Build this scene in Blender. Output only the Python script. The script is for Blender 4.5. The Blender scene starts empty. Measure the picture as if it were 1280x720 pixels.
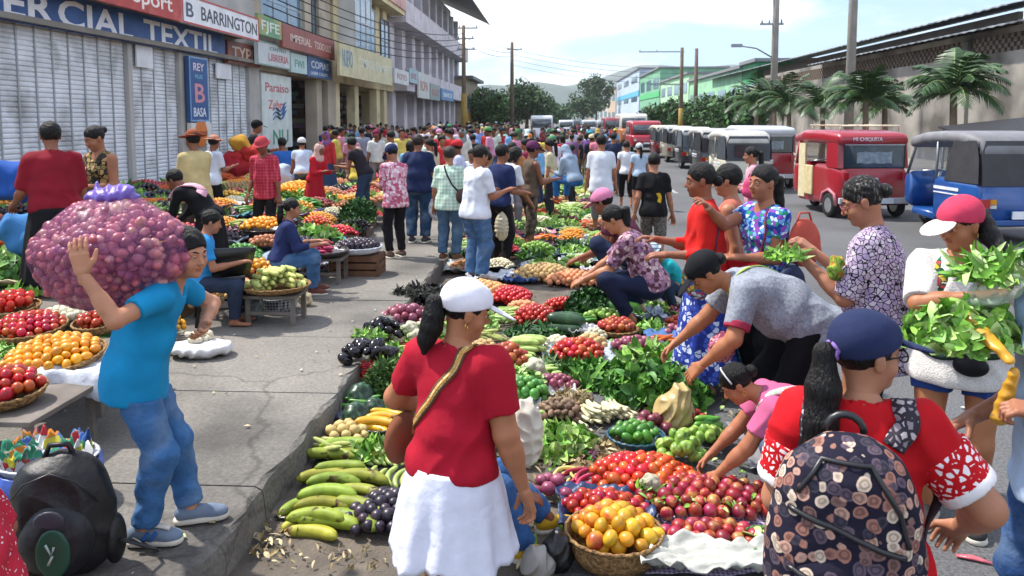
import bpy, math, random
import numpy as np
from mathutils import Vector, Matrix
R = math.radians
rnd = random.Random(7)
scene = bpy.context.scene
col = scene.collection
# ------------------------------------------------------------------ camera, sky, sun, exposure
CZ = 2.1
FPX = 1000.0
YAW, PITCH = R(2.98), R(5.2)
cam_d = bpy.data.cameras.new('camera'); cam = bpy.data.objects.new('camera', cam_d); col.objects.link(cam)
cam.location = (0, 0, CZ); cam.rotation_euler = (R(90) - PITCH, 0, YAW)
cam_d.sensor_width = 36; cam_d.lens = FPX / 1280 * 36; cam_d.shift_y = -(360 - 239) / 1280.0
cam_d.clip_start = 0.05; cam_d.clip_end = 6000
cam_d.dof.use_dof = True; cam_d.dof.focus_distance = 5.0; cam_d.dof.aperture_fstop = 8.0
scene.camera = cam
SUN_EL, SUN_AZ = 56, -68      # azimuth: degrees clockwise from +Y (street); -68 = from the left and a little ahead
world = bpy.data.worlds.new('World'); scene.world = world; world.use_nodes = True
nt = world.node_tree; nt.nodes.clear()
wo = nt.nodes.new('ShaderNodeOutputWorld'); bg = nt.nodes.new('ShaderNodeBackground'); sky = nt.nodes.new('ShaderNodeTexSky')
sky.sky_type = 'NISHITA'; sky.sun_disc = False; sky.sun_elevation = R(SUN_EL); sky.sun_rotation = R(SUN_AZ); sky.dust_density = 1.5
bg.inputs[1].default_value = 0.15
tc = nt.nodes.new('ShaderNodeTexCoord'); mp = nt.nodes.new('ShaderNodeMapping'); mp.inputs['Scale'].default_value = (1.5, 1.5, 4.5)
n1 = nt.nodes.new('ShaderNodeTexNoise'); n1.inputs['Scale'].default_value = 2.1; n1.inputs['Detail'].default_value = 9; n1.inputs['Roughness'].default_value = .55
mp.inputs['Location'].default_value = (3.6, 1.2, .7)
cr = nt.nodes.new('ShaderNodeValToRGB'); cr.color_ramp.elements[0].position = .42; cr.color_ramp.elements[1].position = .57
mx = nt.nodes.new('ShaderNodeMixRGB'); mx.inputs[2].default_value = (6.3, 6.5, 6.8, 1)
L = nt.links.new
L(tc.outputs['Generated'], mp.inputs[0]); L(mp.outputs[0], n1.inputs['Vector']); L(n1.outputs['Fac'], cr.inputs[0])
tn = nt.nodes.new('ShaderNodeMixRGB'); tn.blend_type = 'MULTIPLY'; tn.inputs[0].default_value = 1; tn.inputs[2].default_value = (.47, .67, .90, 1); L(sky.outputs[0], tn.inputs[1])
L(cr.outputs[0], mx.inputs[0]); L(tn.outputs[0], mx.inputs[1]); L(mx.outputs[0], bg.inputs[0]); L(bg.outputs[0], wo.inputs[0])
sd = bpy.data.lights.new('sun', 'SUN'); sd.energy = 3.5; sd.angle = R(2.0); sd.color = (1, .94, .86)
sun = bpy.data.objects.new('sun', sd); col.objects.link(sun)
_v = Vector((math.sin(R(SUN_AZ)) * math.cos(R(SUN_EL)), math.cos(R(SUN_AZ)) * math.cos(R(SUN_EL)), math.sin(R(SUN_EL))))
sun.rotation_euler = _v.to_track_quat('Z', 'Y').to_euler(); sun.location = (-20, 10, 40)
scene.view_settings.view_transform = 'Standard'; scene.view_settings.look = 'None'
scene.view_settings.exposure = 1.0; scene.view_settings.gamma = 1; scene.view_settings.use_curve_mapping = False
scene.cycles.use_denoising = True
scene.cycles.max_bounces = 5; scene.cycles.diffuse_bounces = 3; scene.cycles.glossy_bounces = 2; scene.cycles.transmission_bounces = 3; scene.cycles.transparent_max_bounces = 6
scene.cycles.caustics_reflective = False; scene.cycles.caustics_refractive = False
# ------------------------------------------------------------------ picture ray helpers (measure the photograph)
_Rm = cam.rotation_euler.to_matrix(); _rt, _up, _fw = _Rm @ Vector((1, 0, 0)), _Rm @ Vector((0, 1, 0)), _Rm @ Vector((0, 0, -1))
def ray(px, py): return _rt * ((px - 640) / FPX) + _up * ((239 - py) / FPX) + _fw
def G(px, py, z=0.0):
    v = ray(px, py); t = (z - CZ) / v.z; return Vector((v.x * t, v.y * t, z))
def D(px, py, Y):
    v = ray(px, py); t = Y / v.y; return Vector((v.x * t, Y, CZ + v.z * t))
def FXp(px, py, X):
    v = ray(px, py); t = X / v.x; return Vector((X, v.y * t, CZ + v.z * t))
SW = 0.19       # height of the raised pavement
KX = -1.5       # line of its kerb
# ------------------------------------------------------------------ object bookkeeping
def tag(o, label=None, cat=None, group=None, kind=None):
    if label: o['label'] = label
    if cat: o['category'] = cat
    if group: o['group'] = group
    if kind: o['kind'] = kind
    return o
def link(name, data, parent=None):
    o = bpy.data.objects.new(name, data); col.objects.link(o)
    if parent is not None: o.parent = parent
    return o
def empty(name, loc=(0, 0, 0), rz=0.0):
    o = link(name, None); o.location = loc; o.rotation_euler = (0, 0, rz); o.empty_display_size = .1; return o
def npmesh(name, V, Q, mats, smooth=True, mi=None):
    me = bpy.data.meshes.new(name)
    V = np.asarray(V, np.float32); Q = np.asarray(Q, np.int32); n = Q.shape[1]
    me.vertices.add(len(V)); me.vertices.foreach_set('co', V.ravel())
    me.loops.add(Q.size); me.loops.foreach_set('vertex_index', Q.ravel())
    me.polygons.add(len(Q)); me.polygons.foreach_set('loop_start', np.arange(0, Q.size, n, dtype=np.int32))
    me.polygons.foreach_set('loop_total', np.full(len(Q), n, np.int32))
    if mi is not None: me.polygons.foreach_set('material_index', np.asarray(mi, np.int32))
    me.polygons.foreach_set('use_smooth', np.full(len(Q), smooth))
    for m in mats: me.materials.append(m)
    me.update(calc_edges=True); return me
class MB:
    """collects simple shapes into one mesh"""
    def __init__(s): s.v = []; s.f = []; s.m = []; s.sm = []
    def add(s, vs, fs, m=0, smooth=False):
        b = len(s.v); s.v += [tuple(v) for v in vs]
        for f in fs: s.f.append(tuple(b + i for i in f)); s.m.append(m); s.sm.append(smooth)
        return s
    def box(s, lo, hi, m=0):
        x0, y0, z0 = lo; x1, y1, z1 = hi
        return s.add([(x0,y0,z0),(x1,y0,z0),(x1,y1,z0),(x0,y1,z0),(x0,y0,z1),(x1,y0,z1),(x1,y1,z1),(x0,y1,z1)],
              [(0,3,2,1),(4,5,6,7),(0,1,5,4),(1,2,6,5),(2,3,7,6),(3,0,4,7)], m)
    def bar(s, a, b, w, h=None, m=0, up=(0, 0, 1)):
        a = Vector(a); b = Vector(b); d = (b - a).normalized(); u = Vector(up)
        if abs(d.dot(u)) > .95: u = Vector((1, 0, 0))
        r = d.cross(u).normalized(); u = r.cross(d); h = h or w; vs = []
        for p in (a, b):
            for i, j in ((-1,-1),(1,-1),(1,1),(-1,1)): vs.append(p + r * i * w / 2 + u * j * h / 2)
        return s.add(vs, [(0,3,2,1),(4,5,6,7),(0,1,5,4),(1,2,6,5),(2,3,7,6),(3,0,4,7)], m)
    def tube(s, pts, rad, n=8, m=0, caps=True, flat=1.0, smooth=True):
        pts = [Vector(p) for p in pts]
        if not hasattr(rad, '__len__'): rad = [rad] * len(pts)
        vs = []; u = None
        for i, p in enumerate(pts):
            d = (pts[min(i + 1, len(pts) - 1)] - pts[max(i - 1, 0)]).normalized()
            if u is None: u = Vector((0, 0, 1)) if abs(d.z) < .9 else Vector((1, 0, 0))
            r = d.cross(u).normalized(); u = r.cross(d).normalized()
            for k in range(n):
                a = 2 * math.pi * k / n; vs.append(p + r * math.cos(a) * rad[i] + u * math.sin(a) * rad[i] * flat)
        fs = [(i*n+k, i*n+(k+1)%n, (i+1)*n+(k+1)%n, (i+1)*n+k) for i in range(len(pts)-1) for k in range(n)]
        if caps: fs += [tuple(range(n))[::-1], tuple((len(pts)-1)*n + k for k in range(n))]
        return s.add(vs, fs, m, smooth)
    def lathe(s, prof, n=20, c=(0, 0, 0), sx=1.0, sy=1.0, m=0, smooth=True, tilt=None):
        vs = [Vector((r * math.cos(2*math.pi*k/n) * sx, r * math.sin(2*math.pi*k/n) * sy, z)) for r, z in prof for k in range(n)]
        if tilt is not None: vs = [tilt @ v for v in vs]
        vs = [v + Vector(c) for v in vs]
        fs = [(i*n+k, i*n+(k+1)%n, (i+1)*n+(k+1)%n, (i+1)*n+k) for i in range(len(prof)-1) for k in range(n)]
        return s.add(vs, fs, m, smooth)
    def prism(s, poly, axis, a, b, m=0):
        """poly: 2D points; extruded along axis 'x','y','z' from a to b"""
        n = len(poly)
        def P(u, v, w): return {'x': (w, u, v), 'y': (u, w, v), 'z': (u, v, w)}[axis]
        vs = [P(u, v, a) for u, v in poly] + [P(u, v, b) for u, v in poly]
        return s.add(vs, [tuple(range(n))[::-1], tuple(range(n, 2*n))] + [(i, (i+1)%n, n+(i+1)%n, n+i) for i in range(n)], m)
    def build(s, name, mats, parent=None, bevel=0):
        me = bpy.data.meshes.new(name); me.from_pydata(s.v, [], s.f)
        for m in (mats if isinstance(mats, (list, tuple)) else [mats]): me.materials.append(m)
        me.polygons.foreach_set('material_index', s.m); me.polygons.foreach_set('use_smooth', s.sm)
        me.validate(); me.update()
        import bmesh
        bm = bmesh.new(); bm.from_mesh(me); bmesh.ops.recalc_face_normals(bm, faces=bm.faces)
        bm.to_mesh(me); bm.free()
        o = link(name, me, parent)
        if bevel:
            md = o.modifiers.new('bevel', 'BEVEL'); md.width = bevel; md.segments = 2; md.limit_method = 'ANGLE'; md.angle_limit = R(35)
        return o
# ------------------------------------------------------------------ materials
_mc = {}
def srgb(h):
    h = h.lstrip('#'); c = [int(h[i:i+2], 16) / 255 for i in (0, 2, 4)]
    return tuple((x / 12.92 if x <= .04045 else ((x + .055) / 1.055) ** 2.4) for x in c)
def mat(name, c, rough=.6, var=.12, scale=8, bump=.0, bscale=60, metal=0, spec=.4, rand=0.0, huer=0.0, c2=None, c2pos=(.45, .6), c2scale=4, alpha=1, trans=0, objcol=False, sss=0, coat=0, detail=5, stretch=None, c2detail=4):
    if name in _mc: return _mc[name]
    if isinstance(c, str): c = srgb(c)
    if isinstance(c2, str): c2 = srgb(c2)
    m = bpy.data.materials.new(name); m.use_nodes = True; t = m.node_tree; N = t.nodes; b = N['Principled BSDF']; K = t.links.new
    b.inputs['Roughness'].default_value = rough; b.inputs['Metallic'].default_value = metal; b.inputs['Specular IOR Level'].default_value = spec
    if coat: b.inputs['Coat Weight'].default_value = coat; b.inputs['Coat Roughness'].default_value = .15
    tcn = N.new('ShaderNodeTexCoord'); vec = tcn.outputs['Object']
    oi = None
    if rand or huer or objcol:
        oi = N.new('ShaderNodeObjectInfo')
    if rand or huer:
        ad = N.new('ShaderNodeVectorMath'); ad.operation = 'MULTIPLY_ADD'; ad.inputs[1].default_value = (1, 1, 1)
        cmb = N.new('ShaderNodeVectorMath'); cmb.operation = 'SCALE'; cmb.inputs[0].default_value = (13, 7, 5); K(oi.outputs['Random'], cmb.inputs['Scale'])
        K(vec, ad.inputs[0]); K(cmb.outputs[0], ad.inputs[2]); vec = ad.outputs[0]
    if stretch:
        mpn = N.new('ShaderNodeMapping'); mpn.inputs['Scale'].default_value = stretch; K(vec, mpn.inputs[0]); vec = mpn.outputs[0]
    rgb = N.new('ShaderNodeRGB'); rgb.outputs[0].default_value = (*c, 1); cur = oi.outputs['Color'] if objcol else rgb.outputs[0]
    if c2 is not None:
        nz = N.new('ShaderNodeTexNoise'); nz.inputs['Scale'].default_value = c2scale; nz.inputs['Detail'].default_value = c2detail; K(vec, nz.inputs['Vector'])
        rp = N.new('ShaderNodeValToRGB'); rp.color_ramp.elements[0].position = c2pos[0]; rp.color_ramp.elements[1].position = c2pos[1]; K(nz.outputs['Fac'], rp.inputs[0])
        m2 = N.new('ShaderNodeMixRGB'); m2.inputs[2].default_value = (*c2, 1); K(cur, m2.inputs[1]); K(rp.outputs[0], m2.inputs[0]); cur = m2.outputs[0]
    if var:
        nz = N.new('ShaderNodeTexNoise'); nz.inputs['Scale'].default_value = scale; nz.inputs['Detail'].default_value = detail; K(vec, nz.inputs['Vector'])
        mr = N.new('ShaderNodeMapRange'); mr.inputs[1].default_value = .25; mr.inputs[2].default_value = .75; mr.inputs[3].default_value = 1 - var * 1.6; mr.inputs[4].default_value = 1 + var
        K(nz.outputs['Fac'], mr.inputs[0])
        ml = N.new('ShaderNodeVectorMath'); ml.operation = 'SCALE'; K(cur, ml.inputs[0]); K(mr.outputs[0], ml.inputs['Scale']); cur = ml.outputs[0]
    if rand or huer:
        hs = N.new('ShaderNodeHueSaturation'); K(cur, hs.inputs['Color'])
        mr = N.new('ShaderNodeMapRange'); mr.inputs[3].default_value = 1 - rand; mr.inputs[4].default_value = 1 + rand * .8; K(oi.outputs['Random'], mr.inputs[0]); K(mr.outputs[0], hs.inputs['Value'])
        if huer:
            mu = N.new('ShaderNodeMath'); mu.operation = 'MULTIPLY'; mu.inputs[1].default_value = 7.31; K(oi.outputs['Random'], mu.inputs[0])
            fr = N.new('ShaderNodeMath'); fr.operation = 'FRACT'; K(mu.outputs[0], fr.inputs[0])
            mr = N.new('ShaderNodeMapRange'); mr.inputs[3].default_value = .5 - huer; mr.inputs[4].default_value = .5 + huer; K(fr.outputs[0], mr.inputs[0]); K(mr.outputs[0], hs.inputs['Hue'])
        cur = hs.outputs[0]
    K(cur, b.inputs['Base Color'])
    if bump:
        nb = N.new('ShaderNodeTexNoise'); nb.inputs['Scale'].default_value = bscale; nb.inputs['Detail'].default_value = 6; K(vec, nb.inputs['Vector'])
        bp = N.new('ShaderNodeBump'); bp.inputs['Strength'].default_value = bump; bp.inputs['Distance'].default_value = .02; K(nb.outputs['Fac'], bp.inputs['Height']); K(bp.outputs[0], b.inputs['Normal'])
    if alpha < 1: b.inputs['Alpha'].default_value = alpha
    if trans: b.inputs['Transmission Weight'].default_value = trans
    if sss: b.inputs['Subsurface Weight'].default_value = sss; b.inputs['Subsurface Radius'].default_value = (.02, .01, .005)
    m['_cur'] = 1; _mc[name] = m; return m
def nodes_of(m): return m.node_tree.nodes, m.node_tree.links.new, m.node_tree.nodes['Principled BSDF']
def text(body, size, m, parent, name='lettering', ext=.004, sx=1.0, align='LEFT', bold=.0):
    c = bpy.data.curves.new(name, 'FONT'); c.body = body; c.size = size; c.extrude = ext; c.align_x = align; c.offset = bold; c.resolution_u = 3
    tmp = link('tmp', c); me = bpy.data.meshes.new_from_object(tmp.evaluated_get(bpy.context.evaluated_depsgraph_get())); me.name = name
    bpy.data.objects.remove(tmp); bpy.data.curves.remove(c); me.materials.clear(); me.materials.append(m)
    o = link(name, me, parent); return o
# ================================================================== SETTING
def pave_mat(name, c, crack=True):
    m = mat(name, c, rough=.9, var=.2, scale=1.1, bump=.5, bscale=45, c2='#3f3c3a', c2pos=(.48, .74), c2scale=.8, c2detail=8)
    return m
M_side = pave_mat('pavement_concrete', '#7d7871')
N_, K_, B_ = nodes_of(M_side)
# cast joints in the pavement and dark gum stains
asph = mat('asphalt', '#646466', rough=.92, var=.14, scale=.5, bump=.6, bscale=130, c2='#4a4948', c2pos=(.5, .75), c2scale=.35, c2detail=10)
N, K, b = nodes_of(asph)
vz = N.new('ShaderNodeTexNoise'); vz.inputs['Scale'].default_value = 55; vz.inputs['Detail'].default_value = 3
tcn = N.new('ShaderNodeTexCoord'); K(tcn.outputs['Object'], vz.inputs['Vector'])
rp = N.new('ShaderNodeValToRGB'); rp.color_ramp.elements[0].position = .35; rp.color_ramp.elements[0].color = (.62, .62, .62, 1); rp.color_ramp.elements[1].position = .7; rp.color_ramp.elements[1].color = (1.25, 1.25, 1.22, 1)
K(vz.outputs['Fac'], rp.inputs[0]); old = b.inputs['Base Color'].links[0].from_socket
mm = N.new('ShaderNodeMixRGB'); mm.blend_type = 'MULTIPLY'; mm.inputs[0].default_value = 1; K(old, mm.inputs[1]); K(rp.outputs[0], mm.inputs[2]); K(mm.outputs[0], b.inputs['Base Color'])
for M_ in (M_side,):
    N, K, b = nodes_of(M_)
    vz = N.new('ShaderNodeTexNoise'); vz.inputs['Scale'].default_value = 38; vz.inputs['Detail'].default_value = 5; vz.inputs['Roughness'].default_value = .7
    tcn = N.new('ShaderNodeTexCoord'); K(tcn.outputs['Object'], vz.inputs['Vector'])
    rp = N.new('ShaderNodeValToRGB'); rp.color_ramp.elements[0].position = .3; rp.color_ramp.elements[0].color = (.66, .66, .66, 1); rp.color_ramp.elements[1].position = .7; rp.color_ramp.elements[1].color = (1.2, 1.2, 1.18, 1)
    nz_ = N.new('ShaderNodeTexNoise'); nz_.inputs['Scale'].default_value = 3; nz_.inputs['Detail'].default_value = 4; K(tcn.outputs['Object'], nz_.inputs['Vector']); va = N.new('ShaderNodeVectorMath'); va.operation = 'MULTIPLY_ADD'; va.inputs[1].default_value = (.35, .35, 0); K(nz_.outputs['Color'], va.inputs[0]); K(tcn.outputs['Object'], va.inputs[2])
    vo = N.new('ShaderNodeTexVoronoi'); vo.feature = 'DISTANCE_TO_EDGE'; vo.inputs['Scale'].default_value = .42; K(va.outputs[0], vo.inputs['Vector']); ma = N.new('ShaderNodeMapRange'); ma.inputs[1].default_value = .0015; ma.inputs[2].default_value = .007; ma.inputs[3].default_value = .66; ma.inputs[4].default_value = 1; K(vo.outputs['Distance'], ma.inputs[0])
    sk_ = N.new('ShaderNodeVectorMath'); sk_.operation = 'SCALE'; K(b.inputs['Base Color'].links[0].from_socket, sk_.inputs[0]); K(ma.outputs[0], sk_.inputs['Scale'])
    K(vz.outputs['Fac'], rp.inputs[0]); old = sk_.outputs[0]
    mm = N.new('ShaderNodeMixRGB'); mm.blend_type = 'MULTIPLY'; mm.inputs[0].default_value = 1; K(old, mm.inputs[1]); K(rp.outputs[0], mm.inputs[2]); K(mm.outputs[0], b.inputs['Base Color'])
earth = mat('distant_ground', '#6b6a58', rough=1, var=.2, scale=.01)
tag(MB().add([(-3000,-200,-.06),(3000,-200,-.06),(3000,3000,-.06),(-3000,3000,-.06)], [(0,1,2,3)]).build('ground', earth), kind='structure')
tag(MB().add([(-3,-6,0),(19,-6,0),(19,420,0),(-3,420,0)], [(0,1,2,3)]).build('road', asph), kind='structure')
dirt = mat('gutter_dirt', '#5c544b', rough=.95, var=.25, scale=2.5, bump=.6, bscale=50, c2='#746a5e', c2pos=(.45, .65), c2scale=3)
tag(MB().add([(KX,-2,.004),(-.1,-2,.004),(.3,14,.004),(KX,14,.004)], [(0,1,2,3)]).build('gutter_ground', dirt), kind='structure')
# pavement slabs with real joints, worn kerb edge
mb = MB(); 
def slab_row(y0, y1, xs):
    for x0, x1 in zip(xs[:-1], xs[1:]):
        g = .006; x0g, x1g = x0 + g, x1 - g; dz = rnd.uniform(-.004, .004); z = SW + dz
        yy0, yy1 = y0 + g, y1 - g
        if x1 == KX:
            n = max(4, int((yy1 - yy0) / .12)); vs = []; fs = []
            for i in range(n + 1):
                y = yy0 + (yy1 - yy0) * i / n; w = .012 * math.sin(y * 7.3) + .01 * math.sin(y * 19.1 + 1) + .008 * math.sin(y * 41)
                c = .03 + .015 * math.sin(y * 11 + 2)
                vs += [(x0g, y, z), (x1 - c + w, y, z), (x1 - .008 + w, y, z - .02), (x1 + w * .8, y, z - .05), (x1 + .012 + w * .5, y, -.01)]
            for i in range(n):
                for k in range(4): fs.append((i*5+k, i*5+k+1, i*5+k+6, i*5+k+5))
            fs += [(4,3,2,1,0), tuple(n*5 + q for q in range(5))]
            mb.add(vs, fs)
        else:
            mb.box((x0g, yy0, -.01), (x1g, yy1, z))
YJ = G(400, 491, SW).y
ys = [YJ + k * 1.42 for k in range(-4, 36)]
for i in range(len(ys) - 1): slab_row(ys[i], ys[i+1], [-11.2, -9, -6.9, -4.7, KX])
mb.box((-11.2, ys[-1], -.01), (KX, 300, SW))
tag(mb.build('pavement', M_side), kind='structure')
tag(MB().box((-11.21, ys[0], -.02), (KX - .05, ys[-1], SW - .025)).build('pavement_bed', mat('joint_dirt', '#3b3733', rough=1)), kind='structure')
# faded road paint on the carriageway
paint = mat('worn_white_paint', '#b9b9b4', rough=.9, var=.3, scale=14, c2='#7c7c7c', c2pos=(.42, .55), c2scale=9)
mb = MB()
for k in range(2, 20):
    y = 7 + k * 5.2; mb.add([(3.4, y, .004), (3.52, y, .004), (3.52, y + 2.4, .004), (3.4, y + 2.4, .004)], [(0,1,2,3)])
tag(mb.build('road_marking', paint), kind='structure')
mb = MB(); mb.box((9.9, -5, -.01), (17.9, 300, .13)); tag(mb.build('far_pavement', mat('far_pavement_concrete', '#8d867b', rough=.95, var=.2, scale=.7)), kind='structure')
# hills, two ridges
def ridge(y, x0, x1, h, seed, name, m):
    r = random.Random(seed); n = 60; ph = [r.uniform(0, 6) for _ in range(5)]
    mb = MB(); vs = []
    for j, (dy, k) in enumerate(((0, 0), (90, .75), (200, 1), (500, .5))):
        for i in range(n + 1):
            u = i / n; z = h * (.35 + .3 * math.sin(u * 7 + ph[0]) + .2 * math.sin(u * 17 + ph[1]) + .08 * math.sin(u * 41 + ph[2]) + .05 * math.sin(u * 90 + ph[3] + j)) + h * .3
            vs.append((x0 + (x1 - x0) * u, y + dy, max(0, z) * k - 1))
    fs = [(j*(n+1)+i, j*(n+1)+i+1, (j+1)*(n+1)+i+1, (j+1)*(n+1)+i) for j in range(3) for i in range(n)]
    mb.add(vs, fs, smooth=True); tag(mb.build(name, m), kind='structure')
hill_m = mat('forested_hill', '#3c4f45', rough=1, var=.3, scale=.03, detail=8)
ridge(1500, -1400, 700, 105, 3, 'hills', hill_m); ridge(2300, -2400, 1800, 150, 9, 'distant_hills', hill_m)

# ------------------------------------------------------------------ shop fronts on the left
FX = -11.0
def yz(px, py, X=FX): p = FXp(px, py, X); return p.y, p.z
white_paint = mat('white_sign_paint', '#e4e6ea', rough=.5, var=.1, scale=3)
def facemat(name, c, **k): 
    d = dict(rough=.85, var=.16, scale=.8, bump=.15, bscale=20, c2='#6f675e', c2pos=(.58, .82), c2scale=.7, c2detail=8); d.update(k); return mat(name, c, **d)
glass = mat('window_glass', '#5e7c90', rough=.12, var=.25, scale=.7, spec=.9)
dark_in = mat('shop_interior', '#1a1512', rough=.9, var=.4, scale=1.5)
steel = mat('grey_steel', '#8e9296', rough=.45, metal=.6, var=.15)
shut_m = mat('shutter_metal', '#dfe3e8', rough=.5, metal=.0, var=.12, scale=2, c2='#77736e', c2pos=(.5, .78), c2scale=.9, c2detail=9)
def SHELF():   # shelves of mixed goods, the dim of the shop interior put into their colours
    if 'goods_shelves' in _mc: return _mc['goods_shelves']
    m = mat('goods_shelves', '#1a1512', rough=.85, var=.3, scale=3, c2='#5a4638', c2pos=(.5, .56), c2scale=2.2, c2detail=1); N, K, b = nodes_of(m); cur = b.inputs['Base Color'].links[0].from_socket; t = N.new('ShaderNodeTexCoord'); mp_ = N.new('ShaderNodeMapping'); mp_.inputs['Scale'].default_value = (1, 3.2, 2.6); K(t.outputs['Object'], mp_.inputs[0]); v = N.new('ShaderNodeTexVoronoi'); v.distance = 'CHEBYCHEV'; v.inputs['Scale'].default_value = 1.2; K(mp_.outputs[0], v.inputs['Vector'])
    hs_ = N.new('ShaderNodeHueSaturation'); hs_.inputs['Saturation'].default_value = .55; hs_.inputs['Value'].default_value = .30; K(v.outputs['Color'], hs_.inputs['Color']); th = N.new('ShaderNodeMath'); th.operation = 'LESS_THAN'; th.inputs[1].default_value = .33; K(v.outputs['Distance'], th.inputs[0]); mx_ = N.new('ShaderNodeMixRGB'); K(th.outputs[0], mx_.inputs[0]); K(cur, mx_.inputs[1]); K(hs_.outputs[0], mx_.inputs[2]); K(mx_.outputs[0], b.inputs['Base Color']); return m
def facebox(mb, y0, y1, z0, z1, x0=FX, d=.1, m=0): mb.box((x0 - .0, min(y0, y1), z0), (x0 + d, max(y0, y1), z1), m)
def sign_board(parent, y0, y1, z0, z1, x, c, name='sign_board', border=None, thick=.12, c2=None):
    mb = MB(); mb.box((x, y0, z0), (x + thick, y1, z1), 0)
    ms = [mat('board_' + c, c, rough=.5, var=.12, scale=2, c2=c2, c2pos=(.5, .7), c2scale=1.5)]
    if border:
        ms.append(mat('board_' + border, border, rough=.5)); w = .05; X = x + thick
        for a in ((y0, y1, z0, z0 + w), (y0, y1, z1 - w, z1), (y0, y0 + w, z0 + w, z1 - w), (y1 - w, y1, z0 + w, z1 - w)): mb.box((X, a[0], a[2]), (X + .012, a[1], a[3]), 1)
    return mb.build(name, ms, parent)
def letters(parent, body, y0, y1, zc, h, x, c, bold=.012):
    """lettering on a board that faces +X, reading along +Y"""
    o = text(body, 1.0, mat('paint_' + c, c, rough=.45, var=.05), parent, bold=bold)
    xs = [v.co.x for v in o.data.vertices]; w = max(xs)
    o.scale = ((y1 - y0) / w, h / .72, 1)
    o.rotation_euler = (R(90), 0, R(90)); o.location = (x + .003, y0, zc - h / 2); return o
def shop_sign(label, y0, y1, z0, z1, x, c, txts, border=None, c2=None, cat='sign', name='shop_sign', group=None):
    t = empty(name, (x, y0, z0)); tag(t, label, cat, group)
    inv = Matrix.Translation((-x, -y0, -z0))
    for o in [sign_board(None, y0, y1, z0, z1, x, c, border=border, c2=c2)] + [letters(None, b, y0 + (y1-y0)*a0, y0 + (y1-y0)*a1, z0 + (z1-z0)*zc, (z1-z0)*hh, x + .12, tc_) for b, a0, a1, zc, hh, tc_ in txts]:
        o.parent = t; o.matrix_parent_inverse = inv
    return t
def shutter(parent, y0, y1, z0, z1, x, label=None):
    mb = MB(); n = int((z1 - z0) / .105)
    for i in range(n):
        z = z0 + (z1 - z0) * i / n; h = (z1 - z0) / n
        mb.add([(x, y0, z), (x + .028, y0, z + h * .25), (x + .028, y0, z + h * .7), (x, y0, z + h), (x, y1, z), (x + .028, y1, z + h * .25), (x + .028, y1, z + h * .7), (x, y1, z + h)],
               [(0,1,5,4), (1,2,6,5), (2,3,7,6)])
    o = mb.build('shutter', shut_m, parent)
    mb = MB(); nb = max(2, int((y1 - y0) / .55))
    for i in range(nb + 1): y = y0 + (y1 - y0) * i / nb; mb.box((x + .03, y - .02, z0), (x + .055, y + .02, z1))
    mb.build('security_bars', mat('bar_paint', '#a9adb0', rough=.5, metal=.3), o)
    return o
def window(parent, y0, y1, z0, z1, x, nm=2, nh=1, frame='#c9c9c4', out=.05):
    mb = MB(); w = .06
    mb.box((x, y0, z0), (x + out, y1, z0 + w)); mb.box((x, y0, z1 - w), (x + out, y1, z1))
    for i in range(nm + 1): y = y0 + (y1 - y0 - w) * i / nm; mb.box((x, y, z0 + w), (x + out, y + w, z1 - w))
    for j in range(1, nh + 1): z = z0 + (z1 - z0) * j / (nh + 1); mb.box((x, y0 + w, z - .02), (x + out * .8, y1 - w, z + .02))
    f = mb.build('window', mat('frame_' + frame, frame, rough=.6), parent)
    MB().box((x - .02, y0 + w, z0 + w), (x + .012, y1 - w, z1 - w)).build('pane', glass, f)
    return f
Ya, Yb = 7.0, yz(217, 0)[0]
# building A: textile shop with shutters
bA = empty('shop_building', (FX - 4, 17, 0)); tag(bA, 'grey two storey shop with closed slatted shutters under a long blue sign', 'building')
def child(o, t):
    o.parent = t; o.matrix_parent_inverse = t.matrix_basis.inverted(); return o
Y1 = yz(152, 0)[0]; Y2 = yz(157, 0)[0]; Y3 = yz(217, 0)[0]; Y4 = yz(232, 0)[0]; Y5 = yz(259, 0)[0]; Y6 = yz(305, 0)[0]; Y7 = yz(318, 0)[0]
zs = yz(140, 51)[1]
mbw = MB()
wallA = facemat('grey_plaster', '#b4b1ac')
for a, b in ((6, 8.5), (Y1, Y2), (Y3, Y4 + .9), (Y6, Y7)): mbw.box((FX - 4, a, SW), (FX + .1, b, 4.15))
mbw.box((FX - 4, 6, 4.16), (FX + .05, Y7, 5.6)); mbw.box((FX - 4, 6, 0), (FX - .4, Y7, 9.0))
mbw.box((FX - .39, 6, 5.62), (FX - .02, Y7, 6.4)); mbw.box((FX - .39, 6, 8.2), (FX - .02, Y7, 9.0))
for y in (6, 10, 14, 18, 22, 25, 28): mbw.box((FX - .39, y, 6.41), (FX - .02, y + 1.0, 8.19))
child(mbw.build('wall', wallA), bA)
for y in (7, 11, 15, 19, 23, 26): child(window(None, y + .05, y + (2.95 if y < 23 else 1.95), 6.45, 8.15, FX - .3), bA)
for a, b in ((8.5, 12.5), (12.5, Y1), (Y2, Y3), (Y4 + .9, Y6)): child(shutter(None, a, b, SW, 4.14, FX - .05), bA)
child(MB().box((FX - .1, 6, 4.05), (FX + .35, Y7, 4.17)).build('canopy_slab', facemat('slab_concrete', '#8a857e')), bA)
child(MB().box((FX + .06, Y2 + .25, 3.45), (FX + .1, Y2 + 1.1, 4.02)).build('notice_panel', white_paint), bA)
child(MB().box((FX + .06, Y5 + .3, 3.4), (FX + .1, Y5 + 1.5, 3.9)).build('notice_panel', white_paint), bA)
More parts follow.
